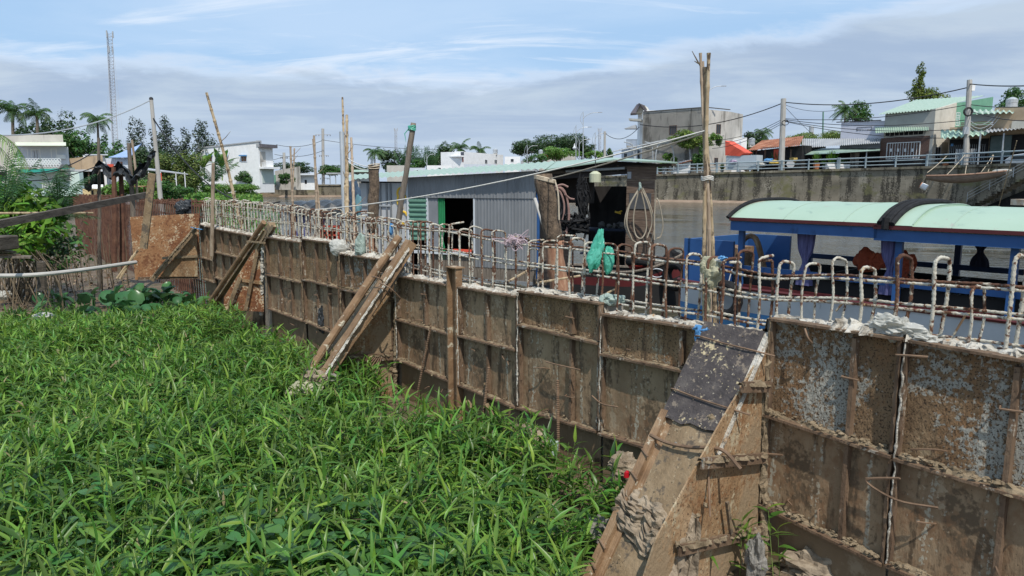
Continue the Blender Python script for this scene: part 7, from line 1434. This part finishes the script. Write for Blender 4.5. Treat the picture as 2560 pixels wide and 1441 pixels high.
for i, (px, yt, yb_, w, Y, m, lab) in enumerate(((300, 440, 500, 90, 48, m_crownl, 'light green low bush behind the cage stakes'), (362, 452, 506, 90, 48, m_crownl, 'light green bush left of the slim pole foot'), (430, 455, 506, 100, 50, m_crown, 'green bush right of the slim pole foot'), (500, 448, 490, 90, 120, m_crownl, 'vine covered bush at the foot of the white house'), (590, 456, 492, 110, 140, m_crownl, 'vines spilling over the far embankment, left patch'), (655, 458, 482, 60, 152, m_crownl, 'vines spilling over the far embankment, right patch'), (620, 424, 465, 70, 145, m_crown, 'round bush in front of the white house'), (712, 434, 462, 40, 148, m_crown, 'small dark bush beside the ruined pale wall'), (475, 425, 470, 70, 100, m_crown, 'mid green bush under the olive bush'))):
    tree(px, yt, yb_, w, Y, lab, m, .30 if Y > 100 else .20, nb=9, name='bush', group=BG, trunk=False, dens=1.2, zb=.5)
bananaplant(512, 450, 118, 5., 'banana plant left of the bent bamboo pole'); bananaplant(556, 452, 125, 5.5, 'banana plant right of the bent bamboo pole')
fanbush(530, 455, 110, 5, 'thin leaved palm shrub in front of the white house', 10)
# far bank
FB = 'trees of the far bank skyline'
for i, (px, yt, yb_, w, Y, m, lab, sz) in enumerate(((985, 370, 430, 75, 190, m_crownd, 'dark round tree right of the lone far palm', .5), (1104, 358, 425, 80, 190, m_crownd, 'dark tall tree left of the white house with dark parapet', .5), (1060, 385, 425, 70, 200, m_crownd, 'dark tree mass between the two dark round trees', .5), (1044, 400, 424, 45, 160, m_crown, 'light green bush behind the leaning wood post', .4), (1330, 352, 400, 110, 175, m_crownd, 'left shoulder tree of the big round tree', .45), (1385, 328, 400, 160, 172, m_crownd, 'big round dark tree above the mint roof', .45), (1455, 345, 400, 70, 172, m_crownd, 'right shoulder tree of the big round tree', .45), (1400, 362, 402, 100, 150, m_crownl, 'light green tree in front of the big round tree', .4), (1484, 376, 400, 50, 150, m_crownl, 'light green bush by the tall street lamps', .4), (1520, 370, 400, 30, 150, m_crown, 'small dark bush by the slim concrete pole', .4), (1340, 385, 408, 60, 145, m_crown, 'low bush at the small street lamp', .35),
    (660, 398, 430, 60, 200, m_crownd, 'far dark trees right behind the white house', .5), (750, 405, 436, 110, 210, m_crownd, 'far dark tree row left of the pylon pole', .5), (850, 405, 436, 110, 210, m_crownd, 'far dark tree row right of the pylon pole', .5), (830, 412, 440, 70, 190, m_crown, 'far green bushes behind the boat shelter', .45), (905, 415, 436, 80, 200, m_crownd, 'far dark bushes under the lone palm', .5),
    (1840, 304, 395, 62, 135, m_crown, 'leafy tree right of the grey house', .42), (1885, 322, 380, 60, 140, m_crownd, 'dark trees behind the red tarp', .42), (2140, 252, 310, 95, 130, m_crown, 'open leafy tree above the awning house', .42), (2035, 326, 372, 150, 125, mat('leaf_hedge', [(.09, .14, .035), (.15, .20, .05)], 1.2, trans=.2, island=.5), 'sloping olive hedge mass behind the rusty roof', .32), (2000, 365, 410, 70, 112, m_crown, 'green bushes under the rusty roof edge', .3), (2530, 215, 285, 100, 112, m_crown, 'leafy tree above the round tank at the right edge', .42))):
    tree(px, yt, yb_, w, Y, lab, m, sz, nb=11, group=FB, dens=(.6 if px in (2140, 2530, 1840) else 1.0), trunk=px > 1800 or 'round' in lab)
# tall vine grown tree
th = tree(2300, 165, 262, 34, 120, 'tall narrow vine grown tree above the mint roofed house', mat('leaf_vine', [(.085, .13, .02), (.16, .20, .035)], 1.2, trans=.25, island=.5), .36, nb=12, shape='cone', dens=1.2, group=FB)
tree(2318, 215, 262, 95, 121, 'spreading lower branches round the tall vine grown tree', mat('leaf_vine', [(.1,)*3]), .36, nb=9, dens=.55, group=FB)
palm(937, 383, 185, 24, 'lone coconut palm right of the bamboo poles', wind=(0, 0, 0)); palm(1150, 372, 185, 26, 'palm behind the white house with dark parapet, left one', wind=(.02, 0, 0)); palm(1200, 378, 185, 22, 'palm behind the white house with dark parapet, right one', wind=(.02, 0, 0)); palm(1905, 335, 140, 24, 'palm behind the rusty roof', wind=(.05, 0, 0)); palm(2112, 277, 128, 28, 'wind blown palm above the awning house', wind=(-.22, 0, 0))
for k, px in enumerate((1005, 1022, 1038, 1072, 1086)): fanbush(px, 422, 170, 5.5, ('first', 'second', 'third', 'fourth', 'fifth')[k] + ' of five upright nipa palms in a row right of the lone palm', 9, m_nipa, None, 1.0, droop=.3, group='nipa row on the far bank', nl=16)
tree(1672, 384, 420, 40, 117.5, 'papaya like light green plant under the arch canopy', m_crownl, .45, nb=7, name='bush', group=None, dens=1.2)
tree(1722, 326, 372, 110, 116, 'climbing plant hanging over the arch canopy', mat('leaf_climber', [(.10, .17, .03), (.17, .24, .05)], 1.2, trans=.25, island=.5), .34, nb=12, name='bush', group=None, trunk=False, dens=1.0, zb=9); tree(1745, 360, 430, 30, 115, 'hanging tail of the climbing plant', m_crown, .3, nb=7, name='bush', group=None, trunk=False, dens=1.0, zb=5)
tree(1788, 335, 372, 34, 115, 'climbing plant tuft right of the bamboo bundle', m_crownl, .3, nb=5, name='bush', group=None, trunk=False, zb=9)
# near left shrubs
def leafbush(cs, n, size, m, label, name='shrub', asp=.38, group=None, flat=.35, droop=.1, stems=True):
    b = Vector(cs[0][0]); b.z = gz(b.x, b.y); th = thing(name, label, name, b, group); V, Fq = crown([(tuple(c), r) for c, r in cs], n, size, random.randint(0, 999), asp, flat, droop); npmesh('foliage', V, Fq, [m], th)
    if stems:
        mb = MB()
        for c, r in cs: limb(mb, b + Vector((random.uniform(-.3, .3), 0, -.1)), c, .04, .015, .1)
        mb.build('stems', m_trunk, th)
    return th
leafbush([(P(x, y, 15 + random.uniform(-.5, .8)), (.6, .5, .4)) for x, y in ((15, 515), (50, 505), (80, 530), (30, 555), (80, 570), (10, 600), (60, 600), (-10, 490))], 1900, .22, m_croton, 'bright yellow green leafy shrub on the left bank behind the dark timber beam')
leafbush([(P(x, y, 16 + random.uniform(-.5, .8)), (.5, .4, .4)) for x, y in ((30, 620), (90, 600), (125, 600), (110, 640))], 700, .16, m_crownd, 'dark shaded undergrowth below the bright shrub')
leafbush([(P(x, y, 20), (.7, .4, .5)) for x, y in ((150, 590), (165, 630), (135, 640))], 500, .2, m_crown, 'green leaves seen between the dry stalks on the left bank')
fanbush(96, 545, 15.5, 1.7, 'feathery young palm rising over the bright shrub', 11, m_nipa, None, .5, droop=1.0, lw=.45, nl=34, lr=.17); fanbush(150, 550, 15.2, 1.15, 'feathery palm leaning over the dark timber beam', 11, m_nipa, None, .4, droop=1.1, lw=.45, nl=34, lr=.17); fanbush(10, 520, 14.5, 1.3, 'fan leaves at the left edge beside the bright shrub', 8, m_nipa, None, .6, droop=.6, lw=.6, nl=24)
b = P(-40, 335, 13); th = thing('palm_frond', 'drooping yellow green palm frond at the left edge', 'palm frond', b); mb = MB(); frond(mb, b, (.9, 0, .35), 1.1, 2.4, .5, 30, lr=.28); frond(mb, b - Vector((.1, 0, .1)), (.8, .1, .1), .9, 2.2, .5, 26, lr=.28); mb.build('leaflets', m_croton, th)
# dry stalks on the left bank
rng = np.random.default_rng(3)
th = thing('dry_stalks', 'tangle of dry brown roots and stems under the left shrubs', 'dry stalks', P(60, 670, 15)); mb = MB()
for k in range(60):
    x = random.uniform(10, 110); Y = random.uniform(14, 16); a = P(x, random.uniform(610, 650), Y); b = Vector((a.x + random.uniform(-.5, .5), a.y + random.uniform(-.3, .3), gz(a.x, a.y))); m_ = a.lerp(b, .5) + Vector((random.uniform(-.3, .3), 0, random.uniform(-.05, .25))); mb.tube(crv([a, m_, b], 4), random.uniform(.005, .013), 5)
o = mb.build('stems', m_stalk, th)
for k in range(34):
    x = 130 + k * 5.4 + random.uniform(-4, 4); Y = random.uniform(16, 20); b = P(x + random.uniform(0, 24), 690, Y); b.z = gz(b.x, b.y) - .05; a = P(x, random.uniform(560, 640), Y); mb = MB(); mb.tube([b, b.lerp(a, .5) + Vector((random.uniform(-.04, .04), 0, 0)), a], [.013, .010, .005], 5)
    tag(mb.build('reed_stalk', m_stalk, loc=b), 'dry tan reed stalk standing before the dark rebar curtain', 'reed stalk', 'dry reed stalks before the rebar curtain')
# dry leaf litter and short tufts on the left mud
V = []; n = 2600; xs = rng.uniform(-14, -3.5, n); ys = rng.uniform(11.5, 21, n); cc = np.array([(x, y, gz(x, y) + .02) for x, y in zip(xs, ys)]); ok = np.array([x * NW.x + y * NW.y < DD - .3 for x, y in zip(xs, ys)]); V, Fq = leaves(cc[ok], np.tile([0, 0, 1.], (ok.sum(), 1)), .11, rng, .5, 0, .4)
struct(npmesh('leaf_litter', V, Fq, [mat('litter_brown', [(.12, .08, .05), (.30, .21, .14)], 3, island=.4)]), 'stuff', 'dry brown leaf litter over the left mud')

# ---------------------------------------------------------------- the green weed bed
def blades(n, base, heading, elev, L, Wd, bend, fold, rng, seg=4):
    """lance shaped leaves; base n x 3. three vertices across for a keel"""
    t = np.linspace(0, 1, seg + 1); hx, hy = np.cos(heading), np.sin(heading); V = np.zeros((n, seg + 1, 3, 3), np.float32); p = base.copy(); el = elev.copy(); prof = np.array([.45, 1., .80, .45, .03]) if seg == 4 else np.array([.4, 1, .6, .03])
    sx_, sy_ = -hy, hx; tw = rng.uniform(-.5, .5, n)
    for i in range(seg + 1):
        w = (Wd * prof[i])[:, None]; side = np.stack([sx_ * np.cos(tw), sy_ * np.cos(tw), np.sin(tw)], 1); up = np.stack([-hx * np.sin(el), -hy * np.sin(el), np.cos(el)], 1)
        V[:, i, 0] = p - side * w * .5 + up * w * fold; V[:, i, 1] = p; V[:, i, 2] = p + side * w * .5 + up * w * fold
        d = np.stack([hx * np.cos(el), hy * np.cos(el), np.sin(el)], 1); p = p + d * (L / seg)[:, None]; el = el - bend / seg
    w3 = 3; idx = []
    for i in range(seg):
        for j in range(2): a = i * w3 + j; idx.append((a, a + 1, a + w3 + 1, a + w3))
    idx = np.array(idx); N0 = (seg + 1) * 3
    return V.reshape(-1, 3), (idx[None] + (np.arange(n) * N0)[:, None, None]).reshape(-1, 4)
def weedbed():
    rng = np.random.default_rng(21); pts = []
    rows = [(1.9, 4.2, 105), (4.2, 6.5, 120), (6.5, 9.5, 140), (9.5, 13.2, 125)]
    for y0, y1, dn in rows:
        xr = y1 * .80 + .5; n = int((y1 - y0) * 2 * xr * dn); x = rng.uniform(-xr, xr * .55, n); y = rng.uniform(y0, y1, n); pts.append(np.stack([x, y], 1))
    p = np.concatenate(pts); off = DD - (p[:, 0] * NW.x + p[:, 1] * NW.y); t = p[:, 0] * DW.x + p[:, 1] * DW.y
    nz = np.array([mn.noise(Vector((a * 1.1, b * 1.1, 3))) for a, b in p]); nz2 = np.array([mn.noise(Vector((a * .5, b * .5, 8))) for a, b in p])
    edge = np.interp(t, [1.0, 2.2, 3.05, 3.2, 3.6, 4.6, 6, 7.5, 9, 11, 13, 16], [2.1, 1.9, 1.62, .55, .40, .42, .38, .45, .85, .65, .55, 1.2]) + .22 * nz
    keep = (off > edge) & (p[:, 1] < 12.9 + .5 * nz) & (rng.uniform(size=len(p)) < .93 + .4 * nz) & (off < 16)
    br = ((t > 6.0) & (t < 7.3) & (off < 1.35)); keep &= ~(br & (off < 1.05 + .2 * nz))
    ex = np.array([G(x_, y_, .1).xy[:] for x_, y_ in ((1700, 1441), (1722, 1425), (1762, 1440), (1850, 1425), (1870, 1441), (1935, 1441), (1950, 1430), (1690, 1400), (1545, 1260), (1560, 1240), (1530, 1275))]); p = np.concatenate([p, ex]); keep = np.concatenate([keep, np.ones(len(ex), bool)]); nz = np.concatenate([nz, np.zeros(len(ex))]); nz2 = np.concatenate([nz2, np.zeros(len(ex))]); off = np.concatenate([off, np.full(len(ex), 1.)])
    p = p[keep]; nz = nz[keep]; nz2 = nz2[keep]; n = len(p); off = off[keep]; yy = p[:, 1]
    g = np.array([gz(a, b) for a, b in p]); H = (.34 + .14 * nz + .20 * nz2 + .05 * np.clip((yy - 8) / 4, 0, 1) + rng.uniform(-.10, .12, n)) * np.interp(off, [.3, .9, 1.6], [1.5, 1.3, 1.0]); H = np.clip(H, .14, .74)
    la = rng.uniform(0, 6.28, n); ln = rng.uniform(0, .22, n) * H; top = np.stack([p[:, 0] + np.cos(la) * ln, p[:, 1] + np.sin(la) * ln, g + H], 1); bot = np.stack([p[:, 0], p[:, 1], g - .02], 1)
    print('weed plants', n)
    Vs = []; Fs = []; Ms = []; k = 0
    def add(V, Fq, mi):
        nonlocal k
        Vs.append(V); Fs.append(Fq + k); Ms.append(np.full(len(Fq), mi) if np.isscalar(mi) else mi); k += len(V)
    NL = 9; FJ = [.22, .38, .52, .64, .74, .83, .90, .96, 1.0]
    for j in range(NL):
        f = FJ[j]; m = rng.uniform(size=n) < .92; q = (bot + (top - bot) * (f * rng.uniform(.92, 1.0, n))[:, None])[m]; nn_ = len(q); hd = (la + j * 2.6 + rng.normal(0, .5, n))[m]
        young = j == NL - 1; el = rng.normal(1.1 if young else (.42 if j < 6 else .55), .25, nn_); L = rng.uniform(.11, .225, nn_) * (1.0 if j > 1 else .8) * (.8 if young else 1.0); Wd = L * rng.uniform(.13, .19, nn_) + .003
        V, Fq = blades(nn_, q, hd, el, L, Wd, rng.uniform(.2, .95, nn_), .2, rng, 4); r = rng.uniform(size=nn_); yl = np.clip(.07 + .45 * nz2[m], .02, .35); mi = np.where(r < (.55 if young else yl), 1, np.where(r > .982, 2, 0)); add(V, Fq, np.repeat(mi, 8))
    # stems as thin three sided prisms
    r = .0035; a = np.array([0, 2.1, 4.2]); ring = np.stack([np.cos(a), np.sin(a), np.zeros(3)], 1) * r; V = np.concatenate([(bot[:, None] + ring), (top[:, None] + ring * .6)], 1).reshape(-1, 3); idx = np.array([(0, 1, 4, 3), (1, 2, 5, 4), (2, 0, 3, 5)]); add(V, (idx[None] + (np.arange(n) * 6)[:, None, None]).reshape(-1, 4), 3)
    # taller single shoots in the foreground
    ns = 620; x = rng.uniform(-4.5, 1.1, ns * 2); y = rng.uniform(2.2, 9.5, ns * 2) ; o_ = DD - (x * NW.x + y * NW.y); t_ = x * DW.x + y * DW.y; kk = (o_ > np.interp(t_, [1, 3, 4, 9], [2.3, 1.7, .8, 1.0])) & (x > -y * .8); x, y = x[kk], y[kk]; n2 = len(x); g2 = np.array([gz(a, b) for a, b in zip(x, y)]); H2 = rng.uniform(.46, .66, n2); l2 = rng.uniform(0, 6.28, n2)
    b2 = np.stack([x, y, g2], 1); t2_ = np.stack([x + np.cos(l2) * H2 * .2, y + np.sin(l2) * H2 * .2, g2 + H2], 1); ring2 = ring * 1.6; V = np.concatenate([(b2[:, None] + ring2), (t2_[:, None] + ring2 * .6)], 1).reshape(-1, 3); add(V, (idx[None] + (np.arange(n2) * 6)[:, None, None]).reshape(-1, 4), 3)
    for j in range(7):
        f = .42 + .58 * (j + 1) / 7; q = b2 + (t2_ - b2) * f; hd = l2 + j * 2.7 + rng.normal(0, .4, n2); young = j == 6; L = rng.uniform(.17, .30, n2) * (.8 if young else 1); Wd = L * rng.uniform(.105, .145, n2); V, Fq = blades(n2, q, hd, rng.normal(1.2 if young else .55, .25, n2), L, Wd, rng.uniform(.2, 1.0, n2), .25, rng, 4); r_ = rng.uniform(size=n2); add(V, Fq, np.repeat(np.where(r_ < (.7 if young else .12), 1, 0), 8))
    o = npmesh('grass', np.concatenate(Vs), np.concatenate(Fs), [m_grass, m_grassy, m_grassd, m_stem], mi=np.concatenate(Ms)); struct(o, 'stuff', 'dense bright green lance leaved weeds filling the foreground')
weedbed()
def padleaves(name, pts, size, m, label, heart=True, elev=(.1, .9), stemL=.3):
    mb = MB(); sm = MB()
    for (x, y, z) in pts:
        a = random.uniform(0, 6.28); el = random.uniform(*elev); s = size * random.uniform(.6, 1.25); d = Vector((math.cos(a) * math.cos(el), math.sin(a) * math.cos(el), -math.sin(el) * .4 if heart else math.sin(el))).normalized(); sd = d.cross(Vector((0, 0, 1))).normalized(); up = sd.cross(d); c = Vector((x, y, z))
        prof = [(-.28, .0), (-.36, .22), (-.28, .40), (-.02, .50), (.28, .40), (.56, .20), (.80, .0)] if heart else [(-.42, .0), (-.40, .30), (-.12, .50), (.20, .46), (.45, .22), (.54, .0)]
        vs = []; n = len(prof)
        for (u, w) in prof: vs.append(c + d * u * s - up * (u * u) * s * .18)
        for sg in (-1, 1):
            for (u, w) in prof: vs.append(c + d * u * s + sd * sg * w * s * .95 + up * (w * (.42 if not heart else .22) - u * u * .15) * s + up * .04 * s * math.sin(u * 9 + sg))
        fs = [(i, i + 1, n + i + 1, n + i) for i in range(n - 1)] + [(i + 1, i, 2 * n + i, 2 * n + i + 1) for i in range(n - 1)]
        mb.add(vs, fs); g = Vector((x - d.x * .1, y - d.y * .1, z - stemL)); sm.tube([g, c - d * s * .3], .005 if heart else .012, 4, False)
    b = mb; n0 = b.n; o = MB(); o.v = mb.v + sm.v; o.f = mb.f + [tuple(i + n0 for i in q) for q in sm.f]; o.n = n0 + sm.n
    ob = o.build(name, m, smooth=True); struct(ob, 'stuff', label)
hp = []
for cxp, cyp, k, sp in ((930, 1390, 40, .3), (640, 1380, 32, .35), (400, 1400, 34, .4), (1010, 1330, 16, .25), (1230, 1405, 6, .2), (760, 1320, 14, .3), (250, 1180, 14, .5), (80, 1250, 16, .4), (890, 1280, 8, .25), (150, 1400, 20, .4)):
    c = G(cxp, cyp, .45)
    for i in range(k): x, y = c.x + random.gauss(0, sp), c.y + random.gauss(0, sp * .8); hp.append((x, y, gz(x, y) + random.uniform(.36, .50)))
padleaves('water_spinach', hp, .135, m_heart, 'heart shaped dark leaves among the foreground weeds')
hy = []
for i in range(330):
    px = random.uniform(70, 520); Y = random.uniform(11.6, 15.5); x = (px - 1280) / F * Y
    if DD - (x * NW.x + Y * NW.y) < .25 or (px < 250 and random.random() < .65) or (px < 340 and Y < 12.6): continue
    hy.append((x, Y, gz(x, Y) + random.uniform(.10, .42)))
padleaves('water_hyacinth', hy, .29, m_hyac, 'big cupped dark green leaves below the orange rust plate', heart=False, elev=(.2, 1.2))
# low mixed weeds left of the hyacinth and floating greens beyond the wall
xs = rng.uniform(-13, -6, 5000); ys = rng.uniform(10.5, 15, 5000); ok = np.array([(DD - (x * NW.x + y * NW.y) > .6) and y < 13.6 - .1 * (x + 13) for x, y in zip(xs, ys)]); cc = np.array([(x, y, gz(x, y) + rng.uniform(.02, .28)) for x, y in zip(xs[ok], ys[ok])]); V, Fq = leaves(cc, np.tile([0, 0, 1.], (len(cc), 1)), .12, rng, .4, 0, .3)
struct(npmesh('low_weeds', V, Fq, [m_grass]), 'stuff', 'low mixed green weeds at the mud edge on the left')
def floatgreen(n, f, size, z0, z1, name, lab, m):
    pp = []
    while len(pp) < n:
        px, py = f(); c = G(px, py, .05)
        pp.append((c.x, c.y, max(gz(c.x, c.y), 0) + random.uniform(z0, z1)))
    V, Fq = leaves(np.array(pp), np.tile([0, 0, .6], (n, 1)), size, rng, .6, 0, .2); struct(npmesh(name, V, Fq, [m]), 'stuff', lab)
floatgreen(5200, lambda: ((lambda x: (x, random.uniform(497 if x > 470 else 492, 522 - abs(x - 540) * .04)))(random.uniform(330, 655))), .75, .1, 1.0, 'floating_weeds', 'floating green weed raft on the river beyond the cage', m_crownl)
floatgreen(1500, lambda: (random.uniform(520, 700), random.uniform(520, 600)), .22, .02, .18, 'water_weeds', 'loose floating weeds in the water behind the wall', m_crownl)
